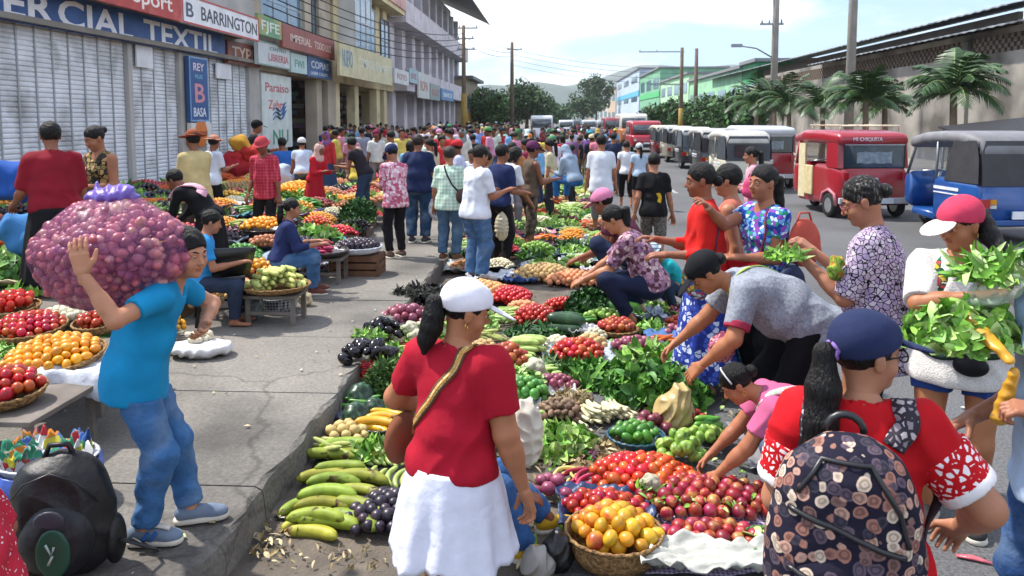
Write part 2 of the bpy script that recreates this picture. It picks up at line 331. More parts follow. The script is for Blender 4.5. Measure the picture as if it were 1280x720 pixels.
# signs on A
za0, za1 = yz(271, 74)[1], yz(271, 43)[1]
t = shop_sign('long dark blue sign with big white capital letters above the shutters', 7.5, yz(271, 0)[0], za0, za1, FX + .1, '#2f5a9c', [], c2='#24447c', name='shop_sign')
zc = (za0 + za1) / 2
yR, yL_ = yz(22, 0)[0], yz(155, 0)[0]
for o in (letters(None, 'COMER', yz(22, 0)[0] - 4.2, yz(54, 0)[0], zc, .6, FX + .22, '#eceff4', .02), letters(None, 'CIAL', yz(58, 0)[0], yz(154, 0)[0], zc, .6, FX + .22, '#eceff4', .02), letters(None, 'TEXTIL', yz(168, 0)[0], yz(261, 0)[0], zc, .6, FX + .22, '#eceff4', .02)):
    child(o, t)
XB = FX + .75
y0, y1 = yz(222, 0, XB)[0], yz(318, 0, XB)[0]; z0, z1 = yz(318, 52, XB)[1], yz(318, 23, XB)[1]
shop_sign('white projecting sign with dark lettering, a crest and thin red border', y0, y1, z0, z1, XB, '#e6e8ec', [('B', .03, .12, .5, .5, '#3c4a60'), ('BARRINGTON', .2, .97, .5, .5, '#3a3e48')], border='#b9413b')
shop_sign('red sign with worn white lettering left of the red bordered white board', y0 - 6.5, y0 - .05, z0, z1, XB, '#b23a34', [('DEPORTIVA', .08, .5, .5, .4, '#e9c9c0'), ('Sport', .6, .92, .5, .5, '#f0e4dc')], c2='#cf6a58')
t = empty('sign_bracket_slab', (XB, y0, z0 - .1)); 
MBs = MB().box((FX - .3, y0 - 6.5, z0 + .1), (XB - .01, y1, z0 + .24)).build('canopy_slab', facemat('slab_concrete', '#8a857e')); bpy.data.objects.remove(t); child(MBs, bA)
y0, y1 = yz(273, 0)[0], yz(316, 0)[0]
shop_sign('brown red worn sign with pale lettering beyond the blue textile sign', y0 + .1, y1, yz(300, 82)[1], yz(300, 55)[1], FX + .1, '#7b4238', [('TYPI', .12, .75, .5, .6, '#cdb9a4')], c2='#a3583c')
y0, y1 = yz(234, 0, FX + .3)[0], yz(257, 0, FX + .3)[0]
zz = lambda py: yz(245, py, FX + .3)[1]
t = shop_sign('tall narrow blue banner with a big pink letter B on the pillar', y0, y1, zz(152), zz(71), FX + .16, '#2d5793', [('REY', .2, .8, .85, .12, '#e8d9e0'), ('PLUS', .3, .7, .7, .06, '#7cc4e0'), ('B', .2, .8, .45, .3, '#d88f9c'), ('BASA', .15, .85, .15, .14, '#e8eaf0')], border='#7fa6cc', cat='banner', name='banner')
t = shop_sign('small white panel with a big orange disc under the blue banner', y0, y1 + .15, zz(180), zz(153.5), FX + .16, '#dcd9d2', [('ABRE', .25, .8, .5, .2, '#7a3512')], cat='banner', name='banner')
o = MB(); o.lathe([(0, .03), (.42, .03), (.42, 0)], 24, tilt=Matrix.Rotation(R(90), 3, 'Y')); o = o.build('disc', mat('orange_disc', '#d8752a', rough=.5)); o.location = (FX + .28, (y0 + y1) / 2 + .05, (zz(180) + zz(153.5)) / 2); o.scale = (.15, 1, 1); child(o, t)
# building B: pharmacy / paint store
bB = empty('shop_building', (FX - 4, 33, 0)); tag(bB, 'two storey shop with blue tinted upper windows and a dark open doorway', 'building')
Y8 = yz(415, 0)[0]; wallB = facemat('tan_plaster', '#b4a896')
p0, p1 = yz(358, 0)[0], yz(392, 0)[0]
mb = MB(); mb.box((FX - 7, Y7, 0), (FX - 5, Y8, 8.7)); mb.box((FX - 4.99, Y7, 3.9), (FX, Y8, 5.5)); mb.box((FX - .6, Y7, SW), (FX - .1, p0, 3.89))
mb.box((FX - .5, p1, SW), (FX + .05, p1 + .8, 3.89)); mb.box((FX - .5, Y8 - 1.4, SW), (FX + .1, Y8, 3.89)); mb.box((FX - 4.99, Y7, 8.0), (FX + .3, Y8, 8.7)); mb.box((FX - 4.99, Y8 - .2, 5.51), (FX - .5, Y8 - .02, 7.99))
for a, b in ((Y7, Y7 + .7), (yz(381, 0)[0], yz(389, 0)[0]), (Y8 - 2.2, Y8 - .3)): mb.box((FX - 1.59, a, 5.51), (FX - .02, b, 7.99))
child(mb.build('wall', wallB), bB)
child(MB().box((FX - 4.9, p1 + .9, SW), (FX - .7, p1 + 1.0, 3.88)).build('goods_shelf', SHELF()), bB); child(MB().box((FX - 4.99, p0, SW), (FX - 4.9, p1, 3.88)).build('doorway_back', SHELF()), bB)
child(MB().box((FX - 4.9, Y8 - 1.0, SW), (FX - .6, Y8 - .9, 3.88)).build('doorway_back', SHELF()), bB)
child(window(None, Y7 + .75, yz(381, 0)[0] - .05, 5.55, 7.9, FX - .2, 3, 1, '#b5bfc4'), bB); child(window(None, yz(389, 0)[0] + .05, Y8 - 2.25, 5.55, 7.9, FX - .2, 2, 1, '#55504b'), bB)
y0, y1 = yz(318, 0)[0], yz(357, 0)[0]
shop_sign('white wall panel painted with red words, blue waves and green marks', y0 + .1, y1, yz(335, 186)[1], yz(335, 93)[1], FX + .02, '#d3dbd8', [('Paraiso', .1, .9, .83, .12, '#b5545c'), ('Zebra', .2, .75, .6, .12, '#cc5a5a'), ('NU', .3, .85, .16, .2, '#3c9470')], cat='sign')
mb = MB()
for k in range(3):
    pts = [(FX + .16, y0 + 1.2 + i * .16, yz(335, 140)[1] - k * .16 + .12 * math.sin(i * .8 + .5 - k * .2) + i * .03) for i in range(11)]
    mb.tube(pts, [.02 + .05 * math.sin(math.pi * i / 10) for i in range(11)], 6, flat=.3)
t = [o for o in bpy.data.objects if o.get('label', '').startswith('white wall panel')][0]; child(mb.build('wave_emblem', mat('emblem_blue', '#3f6c9c')), t)
def sgn(lbl, pxa, pxb, pya, pyb, X, c, tx, border=None, c2=None):
    """board given by its pixels along the facade: pya/pyb are the lower/upper edge at pxb"""
    a, b = yz(pxa, 0, X)[0], yz(pxb, 0, X)[0]; return shop_sign(lbl, a, b, yz(pxb, pya, X)[1], yz(pxb, pyb, X)[1], X - .12, c, tx, border, c2)
sgn('small green and yellow sign with four white letters', 322, 351, 50, 26, FX + .7, '#6fa276', [('FJFE', .1, .9, .5, .5, '#e9ece0')], c2='#b8a85e')
sgn('long faded red sign with pale lettering beside the green one', 352, 417, 75, 51, FX + .7, '#9c5148', [('IMPERIAL', .12, .5, .5, .35, '#dcc6bc'), ('TODO LUZ', .56, .92, .5, .35, '#dcc6bc')], c2='#8a4840')
sgn('white sign with red lettering below the green sign', 320, 361, 87, 60, FX + .5, '#c9cfd2', [('LIBRERIA', .3, .93, .4, .32, '#b0545a'), ('CENTRO', .35, .85, .78, .15, '#4c7a8c')], border='#86a39a')
sgn('small pale green sign between the white and the blue one', 362, 382, 93, 70, FX + .5, '#b9d0cf', [('FWI', .2, .8, .5, .4, '#4f8f79')])
sgn('blue sign with white lettering at the end of the row', 383, 413, 100, 76, FX + .5, '#48699a', [('COPIAS', .12, .85, .62, .35, '#dfe6ee'), ('LASER COLOR', .1, .8, .2, .15, '#dfe6ee')], c2='#3a527a')
# building C: cream sign and bay windows
bC = empty('shop_building', (FX - 4, 50, 0)); tag(bC, 'cream shop building with white bay windows over a long cream sign', 'building')
Y9 = yz(489, 0)[0]; wallC = facemat('cream_plaster', '#d8c8a0')
mb = MB(); mb.box((FX - 7, Y8, 0), (FX - 5, Y9, 9.8)); mb.box((FX - 4.99, Y8, 3.9), (FX + .1, Y9, 4.9)); mb.box((FX - 4.99, Y9 - .3, SW), (FX - .6, Y9 - .01, 3.89)); mb.box((FX - 4.99, Y8, 9.0), (FX + .9, Y9, 10.3))
for a in (Y8, yz(440, 0)[0], yz(468, 0)[0], Y9 - 3): mb.box((FX - .4, a, SW), (FX + .05, a + .9, 3.89)); mb.box((FX - 1.19, a, 4.91), (FX + .05, a + 1.2, 8.99))
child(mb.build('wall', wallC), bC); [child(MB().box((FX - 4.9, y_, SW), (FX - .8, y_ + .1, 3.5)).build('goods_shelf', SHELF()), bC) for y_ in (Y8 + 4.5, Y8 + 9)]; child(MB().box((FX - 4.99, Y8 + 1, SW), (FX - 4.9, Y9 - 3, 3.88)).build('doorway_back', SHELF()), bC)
child(MB().box((FX + .9, Y8, 9.3), (FX + 1.0, Y9, 10.9)).build('parapet', facemat('pink_plaster', '#d8a8a4')), bC)
o = window(None, yz(421, 0)[0], yz(443, 0)[0], 5.6, 8.6, FX + .9, 3, 1, '#d8dadc'); child(o, bC)
child(MB().box((FX, yz(421, 0)[0] + .02, 5.5), (FX + .88, yz(443, 0)[0] - .02, 8.7)).build('bay', facemat('bay_white', '#c9cbcb')), bC)
child(window(None, yz(445, 0)[0], yz(466, 0)[0], 5.6, 8.6, FX + .1, 4, 1, '#c8c4ba'), bC); child(window(None, yz(473, 0)[0], yz(483, 0)[0], 5.6, 8.4, FX + .1, 2, 1, '#6a5d50'), bC)
sgn('long cream sign with faded lettering over the open shop', 423, 489, 107, 74, FX + 1.2, '#cfc49a', [('NUEVO', .04, .2, .55, .5, '#4c7fa8'), ('COMERCIAL SAN MARTIN', .3, .96, .55, .3, '#d8dccd')], c2='#b9b79c')
# building D: three storeys with overhanging tin roof
bD = empty('shop_building', (FX - 4, 70, 0)); tag(bD, 'three storey pale building with balconies and a steep overhanging tin roof', 'building')
Y10 = yz(574, 0)[0]; wallD = facemat('pale_plaster', '#cdc6cc')
XD = FX
mb = MB(); mb.box((FX - 8, Y9, 0), (XD - 1, Y10, 14.5)); 
for z in (4.0, 8.6): mb.box((XD - .99, Y9, z), (XD + 1.0, Y10, z + .35)); mb.box((XD + .88, Y9, z + .36), (XD + 1.0, Y10, z + 1.5))
n = 9
for i in range(n + 1):
    y = Y9 + (Y10 - Y9 - 1.2) * i / n; mb.box((XD - .99, y, SW), (XD + .0, y + 1.2, 3.99)); mb.box((XD - .99, y, 4.36), (XD - .1, y + 1.4, 8.59)); mb.box((XD - .99, y, 8.96), (XD - .1, y + .9, 13.2))
child(mb.build('wall', wallD), bD)
for i in range(n):
    y = Y9 + (Y10 - Y9 - 1.2) * i / n + 1.5; w_ = (Y10 - Y9) / n - 2.0
    child(window(None, y, y + w_, 5.5, 8.0, XD - .9, 2, 1, ['#6f5f55', '#c3c7c6', '#8d8f90'][i % 3]), bD); child(window(None, y, y + w_, 9.9, 12.6, XD - .9, 2, 1, '#7a6d63'), bD)
    if i % 3 == 1: child(shutter(None, y - .2, y + w_, SW, 3.9, XD - .9), bD)
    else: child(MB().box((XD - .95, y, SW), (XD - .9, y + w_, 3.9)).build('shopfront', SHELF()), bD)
tin = mat('corrugated_tin', '#6f6f71', rough=.6, metal=.4, var=.25, scale=1.2, c2='#8a5d46', c2pos=(.58, .75), c2scale=.8)
mb = MB(); zr = 14.0
for i in range(60):
    y = Y9 + 10 + (Y10 - Y9 - 6) * i / 59; dy = (Y10 - Y9 - 6) / 59; o = .05 * (i % 2)
    mb.add([(FX - 8, y, zr + 4.5 + o), (FX + 3.2, y, zr - .6 + o), (FX + 3.2, y + dy, zr - .6 + .05 - o), (FX - 8, y + dy, zr + 4.55 - o)], [(0,1,2,3)])
mb.tube([(FX + 3.2, Y9 + 10, zr - .68), (FX + 3.2, Y10 + 4, zr - .68)], .07, 6)
child(mb.build('roof', tin), bD)
names = [('white sign with faint red lettering under the first balcony', '#cfd2d3', 'FOTO', 492, 510, 107, 90), ('pale blue hanging sign between the balconies', '#9db6c4', 'HOTEL', 511, 521, 105, 88), ('narrow tall white sign on the three storey building', '#c8c9c5', 'ROPA', 522, 536, 124, 94), ('grey square sign near the far balconies', '#8d9494', 'LUZ', 537, 549, 126, 107), ('blue sign at the far end of the three storey building', '#5f86b5', 'BANCO', 551, 566, 127, 114)]
for l_, c_, tx, a, b, c0, c1 in names: sgn(l_, a, b, c0, c1, FX + 1.25, c_, [(tx, .15, .85, .5, .4, '#a3494a' if c_ != '#5f86b5' else '#e5e8ee')])
# small far buildings on the left
for i, (pa, pb, h, c_, l_) in enumerate(((586, 600, 6.5, '#9a8e7c', 'small tan building with a yellow ground floor beyond the tin roofed block'), (601, 616, 5.0, '#7e8d96', 'low grey blue building partly hidden by trees'), (617, 631, 5.6, '#8f8a80', 'low brown building farthest on the left side'))):
    a = 9500 / (692 - pa); b = 9500 / (692 - pb); t = empty('town_building', (FX - 3, a, 0)); tag(t, l_, 'building')
    mb = MB(); mb.box((FX - 8, a, 0), (FX + 1.2, b, h)); child(mb.build('wall', facemat('far_wall_%d' % i, c_)), t)
    mb = MB(); mb.box((FX - 8.2, a - .3, h + .003), (FX + 2.0, b, h + .35)); child(mb.build('roof', tin), t)
    for k in range(3):
        y = a + 1 + k * (b - a) / 3; child(MB().box((FX + 1.19, y, 3.2), (FX + 1.23, y + 2.2, 4.6)).build('window', glass), t)
    child(MB().box((FX + 1.19, a + .4, SW), (FX + 1.24, b - .4, 2.7)).build('shopfront', mat('far_front_%d' % i, ['#b08a3c', '#3c4650', '#54483c'][i], rough=.8)), t)

# ------------------------------------------------------------------ right side: long wall, warehouse roof, green buildings
WX = 18.0
wall_m = mat('weathered_wall', '#97928a', rough=.95, var=.22, scale=.5, bump=.3, bscale=15, c2='#55514c', c2pos=(.42, .66), c2scale=.35, c2detail=9)
t = empty('warehouse', (WX, 40, 0)); tag(t, 'long weathered warehouse wall with a perforated brick band and a grey tin roof', 'building')
ye, yn = FXp(955, 100, WX).y, 8.0
z_b0 = FXp(1085, 90, WX).z; z_b1 = FXp(1280, 44, WX).z - .15
mb = MB(); mb.box((WX, yn, 0), (WX + .4, ye, z_b0)); mb.box((WX + .05, yn, z_b1 + .35), (WX + .4, ye, z_b1 + .6))
for y in np.arange(yn, ye, 14): mb.box((WX - .15, y, 0), (WX - .003, y + .5, z_b1 + .3))
child(mb.build('wall', wall_m), t)
mb = MB(); r = 0; z = z_b0
while z < z_b1 + .34:
    y = yn + (r % 2) * .22
    while y < ye: mb.box((WX + .06, y, z + .002), (WX + .3, y + .24, z + .175)); y += .44
    z += .18; r += 1
child(mb.build('brick_screen', mat('screen_brick', '#6f6256', rough=.95, var=.2)), t)
child(MB().box((WX + .6, yn, 0), (WX + .7, ye, z_b1 + .6)).build('dark_backing', mat('dark_void', '#15120f', rough=1)), t)  # near-black sheet, the darkness behind the brick screen put into its colour
yr = FXp(1015, 82, WX - .6).y
def tinroof(y0, y1, xlo, zlo, xhi, zhi, name='roof', step=.35):
    mb = MB(); n = int((y1 - y0) / step)
    for i in range(n):
        a = y0 + (y1 - y0) * i / n; b = y0 + (y1 - y0) * (i + 1) / n; o = .04 if i % 2 else 0; q = .04 - o
        mb.add([(xlo, a, zlo + o), (xlo, b, zlo + q), (xhi, b, zhi + q), (xhi, a, zhi + o), (xlo, a, zlo + o - .05), (xlo, b, zlo + q - .05)], [(0,1,2,3), (0,4,5,1)])
    return mb.build(name, mat('grey_tin', '#8f9498', rough=.5, metal=.3, var=.25, scale=.6, c2='#5d5f63', c2pos=(.5, .6), c2scale=.9))
child(tinroof(yn, yr, WX - .9, z_b1 + .55, WX + 9, z_b1 + 2.3), t)
t = empty('warehouse', (WX, 50, 0)); tag(t, 'taller dark roofed warehouse behind the perforated wall', 'building')
zt = FXp(960, 82, WX + .6).z
mb = MB(); mb.box((WX + .8, 34, 0), (WX + 1.0, 95, zt - .25)); child(mb.build('wall', facemat('dark_wall', '#6a6057')), t)
child(tinroof(33, 95, WX - .2, zt - .1, WX + 7, zt + 1.3), t)
def block(name, lab, pa, pb, h, X, c, storeys=2, mats_extra=None, depth=12, wins=4, sign=None, roofc='#7c7f82', parapet=None):
    a, b = FXp(pa, 100, X).y, FXp(pb, 100, X).y; a, b = min(a, b), max(a, b)
    t = empty(name, (X, a, 0)); tag(t, lab, 'building')
    wm = facemat('wall_' + c, c, c2pos=(.66, .9)); mb = MB(); mb.box((X, a, 0), (X + depth, b, h)); child(mb.build('wall', wm), t)
    child(MB().box((X - .3, a - .3, h + .003), (X + depth, b + .3, h + .3)).build('roof', mat('rf_' + roofc, roofc, rough=.8)), t)
    for s in range(storeys):
        z = h * (s + .38) / storeys
        for k in range(wins):
            y = a + (b - a) * (k + .18) / wins; child(MB().box((X - .05, y, z), (X + .02, y + (b - a) * .64 / wins, z + h / storeys * .36)).build('window', glass), t)
    # end wall that faces the camera
    for s in range(storeys):
        z = h * (s + .38) / storeys; child(MB().box((X + 1.5, a - .05, z), (X + 4.5, a + .02, z + h / storeys * .36)).build('window', glass), t)
    if parapet: child(MB().box((X - .12, a - .1, h * .55), (X - .003, b, h * .64)).build('band', mat('band_' + parapet, parapet, rough=.7)), t)
    return t
grn = '#4a9464'
block('town_building', 'bright green building end with a white patterned banner', 928, 946, 7.2, WX + .3, grn, 1, wins=2)
a = FXp(946, 100, WX + .3).y
t = empty('wall_banner', (WX + 4, a - .2, 4.2)); tag(t, 'wide white banner with scrambled red and blue print on the green end wall', 'banner')
child(MB().box((WX + 1.2, a - .3, 3.6), (WX + 9.2, a - .15, 6.3)).build('banner_sheet', mat('banner_print', '#d0cdca', rough=.7, var=.1, c2='#b2607a', c2pos=(.52, .56), c2scale=1.6, c2detail=6)), t)
t = empty('green_wall_building', (WX + 4, a, 0)); tag(t, 'green gabled end of the shop behind the palms', 'building')
child(MB().box((WX + .31, a - .1, 0), (WX + 12, a - .003, 7.1)).build('wall', mat('vivid_green_wall', '#3a8058', rough=.8, var=.15, scale=.6)), t)
block('town_building', 'pale green shop with white painted advertising panels', 862, 927, 7.0, WX + .4, '#8fc09a', 1, wins=5)
block('town_building', 'light green shop with white shutters and a jutting porch', 826, 861, 8.2, WX + .5, '#a9cfa6', 2, wins=4)
block('town_building', 'green gabled building higher than its neighbours', 800, 825, 10.8, WX + .5, '#74a888', 2, wins=3, parapet='#4fae6c')
block('town_building', 'pale grey three storey building with dark strip windows', 771, 799, 12.8, WX + .5, '#aebccb', 3, wins=3, parapet='#5aa7c9')
prev = 770
for i, (pb, h, c_, l_) in enumerate(((760, 11.0, '#b3a08c', 'tan house with a rusty roof left of the grey three storey building'), (750, 12.5, '#b9b4a8', 'cream house in the far row of houses'), (742, 10.5, '#9fa7aa', 'grey house in the far row of houses'), (735, 12.0, '#a58f7c', 'brown house farthest up the street'))):
    block('town_building', l_, pb, prev, h, WX + .5, c_, 2, wins=2, roofc='#7b5d4c' if i % 2 == 0 else '#7c7f82'); prev = pb

# ------------------------------------------------------------------ utility poles, wires
conc = mat('pole_concrete', '#8f8a83', rough=.9, var=.15, scale=2)
wood = mat('pole_wood', '#6a5a4b', rough=.9, var=.2, scale=3)
yel = mat('yellow_band', '#94782f', rough=.7, var=.15)
def pole(px, Y, h, r, m, lab, band=None, arms=(), lamp=None, lean=0):
    b_ = D(px, 150, Y); t = empty('utility_pole', (b_.x, Y, 0)); tag(t, lab, 'utility pole')
    mb = MB(); mb.tube([(0, 0, 0), (lean * .5, 0, h * .5), (lean, 0, h)], [r * 1.15, r, r * .75], 10); mb.build('shaft', m, t)
    if band: MB().tube([(0, 0, band[0]), (0, 0, band[1])], r * 1.25, 10).build('painted_band', yel, t)
    for (z, x0, x1) in arms:
        mb = MB(); mb.bar((x0, 0, z), (x1, 0, z), .1, .1)
        for x in (x0 + .1, (x0 * .6 + x1 * .4) if x0 < -.5 else x0 + .4, x1 - .1): mb.tube([(x, 0, z + .05), (x, 0, z + .25)], [.05, .03], 6)
        mb.build('cross_arm', steel, t)
    if lamp:
        z, dx = lamp; o = MB().tube([(0, 0, z), (dx * .5, 0, z + .55), (dx, 0, z + .7)], .04, 6).build('lamp_arm', steel, t)
        MB().box((dx - .35, -.12, z + .62), (dx + .2, .12, z + .78)).build('lamp_head', steel, t)
    return t
pole(1061, 33, 14, .17, conc, 'thick round concrete pole in front of the long wall, its top out of the picture')
pole(966, 43, 13, .17, conc, 'grey concrete pole carrying a street lamp and square bracket arms', lamp=(5.2, -1.9), arms=((8.4, -2.6, .3), (7.0, -.8, .4)))
pole(851, 80, 9.0, .2, wood, 'dark pole carrying a large square bracket frame before the green shops', band=(0, 3.1), arms=((8.6, -4.2, .2), (5.4, -3.0, .2)))
pole(869, 74, 8.4, .19, wood, 'plain dark pole with a yellowish foot just right of the bracket pole', band=(0, 2.6))
pole(580, 62, 9.2, .17, wood, 'dark pole with yellow lower half left of the street', band=(0, 4.0), arms=((9.0, -.4, 1.1), (8.2, -.5, .8), (7.4, -.5, .9)))
pole(640, 80, 9.6, .2, wood, 'tall dark pole in front of the round tree in the middle of the street view', arms=((8.9, -.5, 1.0),))
mb = MB()
def wire(a, b, sag, r=.012):
    a = Vector(a); b = Vector(b); pts = [a.lerp(b, i / 14) - Vector((0, 0, sag * 4 * (i / 14) * (1 - i / 14))) for i in range(15)]; mb.tube(pts, r, 4, smooth=False)
pl = D(580, 150, 62).x
for k in range(5): wire((FX + 1.2, 27, 7.0 - k * .35), (pl, 62, 8.6 - k * .4), .8, .025)
for k in range(3): wire((pl, 62, 8.9 - k * .5), (D(640, 150, 80).x, 80, 9.0 - k * .4), .4, .02)
tag(mb.build('overhead_wires', mat('cable_black', '#1c1c1e', rough=.6)), 'bundle of black overhead wires along the left shop fronts', 'wires')
mb = MB()
for k in range(4): wire((D(640, 150, 80).x, 80, 8.9 - k * .5), (D(851, 150, 80).x, 80, 7.0 - k * .5), .5, .015)
tag(mb.build('overhead_wires', mat('cable_black', '#1c1c1e')), 'thin wires crossing high over the far street', 'wires')

# ------------------------------------------------------------------ trees
def leafmat(name, c): return mat(name, c, rough=.6, var=.3, scale=3, spec=.3)
def leafy_tree(x, y, h, r, label, seed, c, leaf=.35, n=3200, name='tree', sx=1.0):
    g = np.random.RandomState(seed); t = empty(name, (x, y, 0)); tag(t, label, 'tree')
    mb = MB(); mb.tube([(0, 0, 0), (.15, 0, h * .35), (0, .1, h * .7)], [.3, .22, .1], 8)
    for k in range(6):
        a = k * 1.05 + seed; mb.tube([(0.1, 0, h * (.25 + .06 * k)), (math.cos(a) * r * .35, math.sin(a) * r * .35, h * (.5 + .05 * k)), (math.cos(a) * r * .7, math.sin(a) * r * .7, h * (.6 + .06 * k))], [.14, .08, .03], 5)
    mb.build('trunk', mat('bark', '#4a3b2f', rough=.95, var=.3), t)
    nc = 26; C = g.normal(size=(nc, 3)); C /= np.linalg.norm(C, axis=1)[:, None]; C *= g.uniform(.35, .85, (nc, 1)); C = C * [r * sx, r, h * .36] + [0, 0, h * .63]
    rad = g.uniform(.25, .45, nc) * r; k = g.randint(0, nc, n); dd = g.normal(size=(n, 3)); dd /= np.linalg.norm(dd, axis=1)[:, None]
    P = C[k] + dd * rad[k][:, None] * g.uniform(.7, 1.05, (n, 1)); P[:, 2] = np.maximum(P[:, 2], h * .18)
    u = g.normal(size=(n, 3)); u /= np.linalg.norm(u, axis=1)[:, None]; w = np.cross(u, dd); w /= np.linalg.norm(w, axis=1)[:, None]; s_ = leaf * g.uniform(.6, 1.3, (n, 1))
    V = np.stack([P - u * s_, P + w * s_ * .5, P + u * s_, P - w * s_ * .5], 1).reshape(-1, 3); Q = np.arange(4 * n).reshape(-1, 4)
    mi = g.randint(0, 3, n); link('crown', npmesh('crown', V, Q, [leafmat('lf_' + c, c), leafmat('lf2_' + c, '#3f5c2e'), leafmat('lf3_' + c, '#2c4424')], False, mi), t)
leafy_tree(*D(658, 150, 120).xy, 7.5, 4.0, 'round dark green tree at the far end of the street', 1, '#355029', .3, 5000)
leafy_tree(*D(640, 150, 135).xy, 5.8, 4.5, 'lower bushy tree left of the round dark tree', 2, '#4a6b36', .3, 4000)
leafy_tree(*D(603, 150, 95).xy, 5.4, 3.4, 'light green tree between the tin roofed block and the far trees', 4, '#557a3a', .25, 4000)
leafy_tree(*D(690, 150, 170).xy, 5.0, 5, 'small hazy tree right of the round dark tree', 5, '#4c6a44', .35, 3000)
leafy_tree(*D(728, 150, 200).xy, 8, 5, 'tree rising behind the far row of houses', 6, '#3f5e3a', .4, 3000)
leafy_tree(*D(745, 150, 230).xy, 15, 5, 'tallest tree behind the far row of houses', 8, '#3f5e3a', .4, 3000)
for i, (px, Y) in enumerate(((826, 90), (845, 86), (862, 82), (884, 72), (898, 68), (912, 63), (925, 58))):
    leafy_tree(*D(px, 150, Y).xy, 3.8 - .0 * i, 2.3, ['small clipped street tree, %s in the row before the green shops' % w for w in ('farthest', 'second farthest', 'third farthest', 'the middle one', 'third nearest', 'second nearest', 'nearest')][i], 20 + i, '#3d6a30', .22, 2200, 'street_tree')
def palm(px, pyc, Y, h_scale, label, seed, n=16, L=1.9):
    g = random.Random(seed); c = D(px, pyc, Y); t = empty('palm_tree', (c.x, Y, 0)); tag(t, label, 'palm tree', 'palms along the warehouse wall'); H = c.z
    mb = MB(); mb.tube([(0, 0, 0), (.05, 0, H * .5), (0, 0, H)], [.16, .11, .09], 8); mb.build('trunk', mat('palm_bark', '#857461', rough=.95, var=.2, scale=9), t)
    mb = MB()
    for i in range(n):
        a = i * 2.4 + g.uniform(-.3, .3); e = g.uniform(.3, 1.4); ln = L * g.uniform(.8, 1.1) * h_scale; pts = []
        p = Vector((0, 0, H)); d = Vector((math.cos(a) * math.cos(e), math.sin(a) * math.cos(e), math.sin(e)))
        ns = 12; 
        for k in range(ns + 1):
            pts.append(p.copy()); p = p + d * ln / ns; d = (d + Vector((0, 0, -.13 - .06 * k / ns))).normalized()
        mb.tube(pts, [.02 * (1 - k / (ns + 1)) + .004 for k in range(ns + 1)], 4, m=1)
        side = Vector((-math.sin(a), math.cos(a), 0))
        for k in range(1, ns + 1):
            for q in (0, .5):
                if k + q > ns: continue
                i0 = int(k + q); p0 = pts[k] if q == 0 else pts[k].lerp(pts[k+1], .5); dk = (pts[k] - pts[k-1]).normalized(); wl = .55 * h_scale * math.sin(math.pi * min(1, (k + q) / ns * .8 + .15)) + .08
                for sgn_ in (-1, 1):
                    dr = (side * sgn_ + dk * .8 + Vector((0, 0, -.25 - g.uniform(0, .4)))).normalized(); mid = p0 + dr * wl * .55; tip = p0 + dr * wl + Vector((0, 0, -.12 * wl))
                    w_ = dk * .028 * h_scale; mb.add([p0 - w_, p0 + w_, mid + w_ * .9, mid - w_ * .9, tip], [(0,1,2,3), (3,2,4)], 0)
    mb.build('crown', [mat('palm_leaf', '#33502a', rough=.45, var=.3, scale=2), mat('palm_rib', '#7d8f52', rough=.6)], t)
palm(1192, 118, 22, 1.02, 'largest palm, farthest right, with drooping fronds before the wall', 11, 22, 1.5)
palm(1082, 128, 26, .95, 'bushy palm right of the thick concrete pole', 12, 18, 1.45)
palm(1106, 136, 28, .85, 'smaller palm behind the red roof rack', 13, 14, 1.3)
palm(1028, 134, 31, .95, 'light green palm left of the thick concrete pole', 14, 16, 1.6)
palm(986, 133, 35, .95, 'palm between the two concrete poles', 15, 18, 1.7)
palm(968, 134, 38, .95, 'palm at the foot of the lamp pole', 16, 16, 1.7)
palm(945, 132, 43, 1.1, 'palm left of the lamp pole', 17, 18, 1.9)
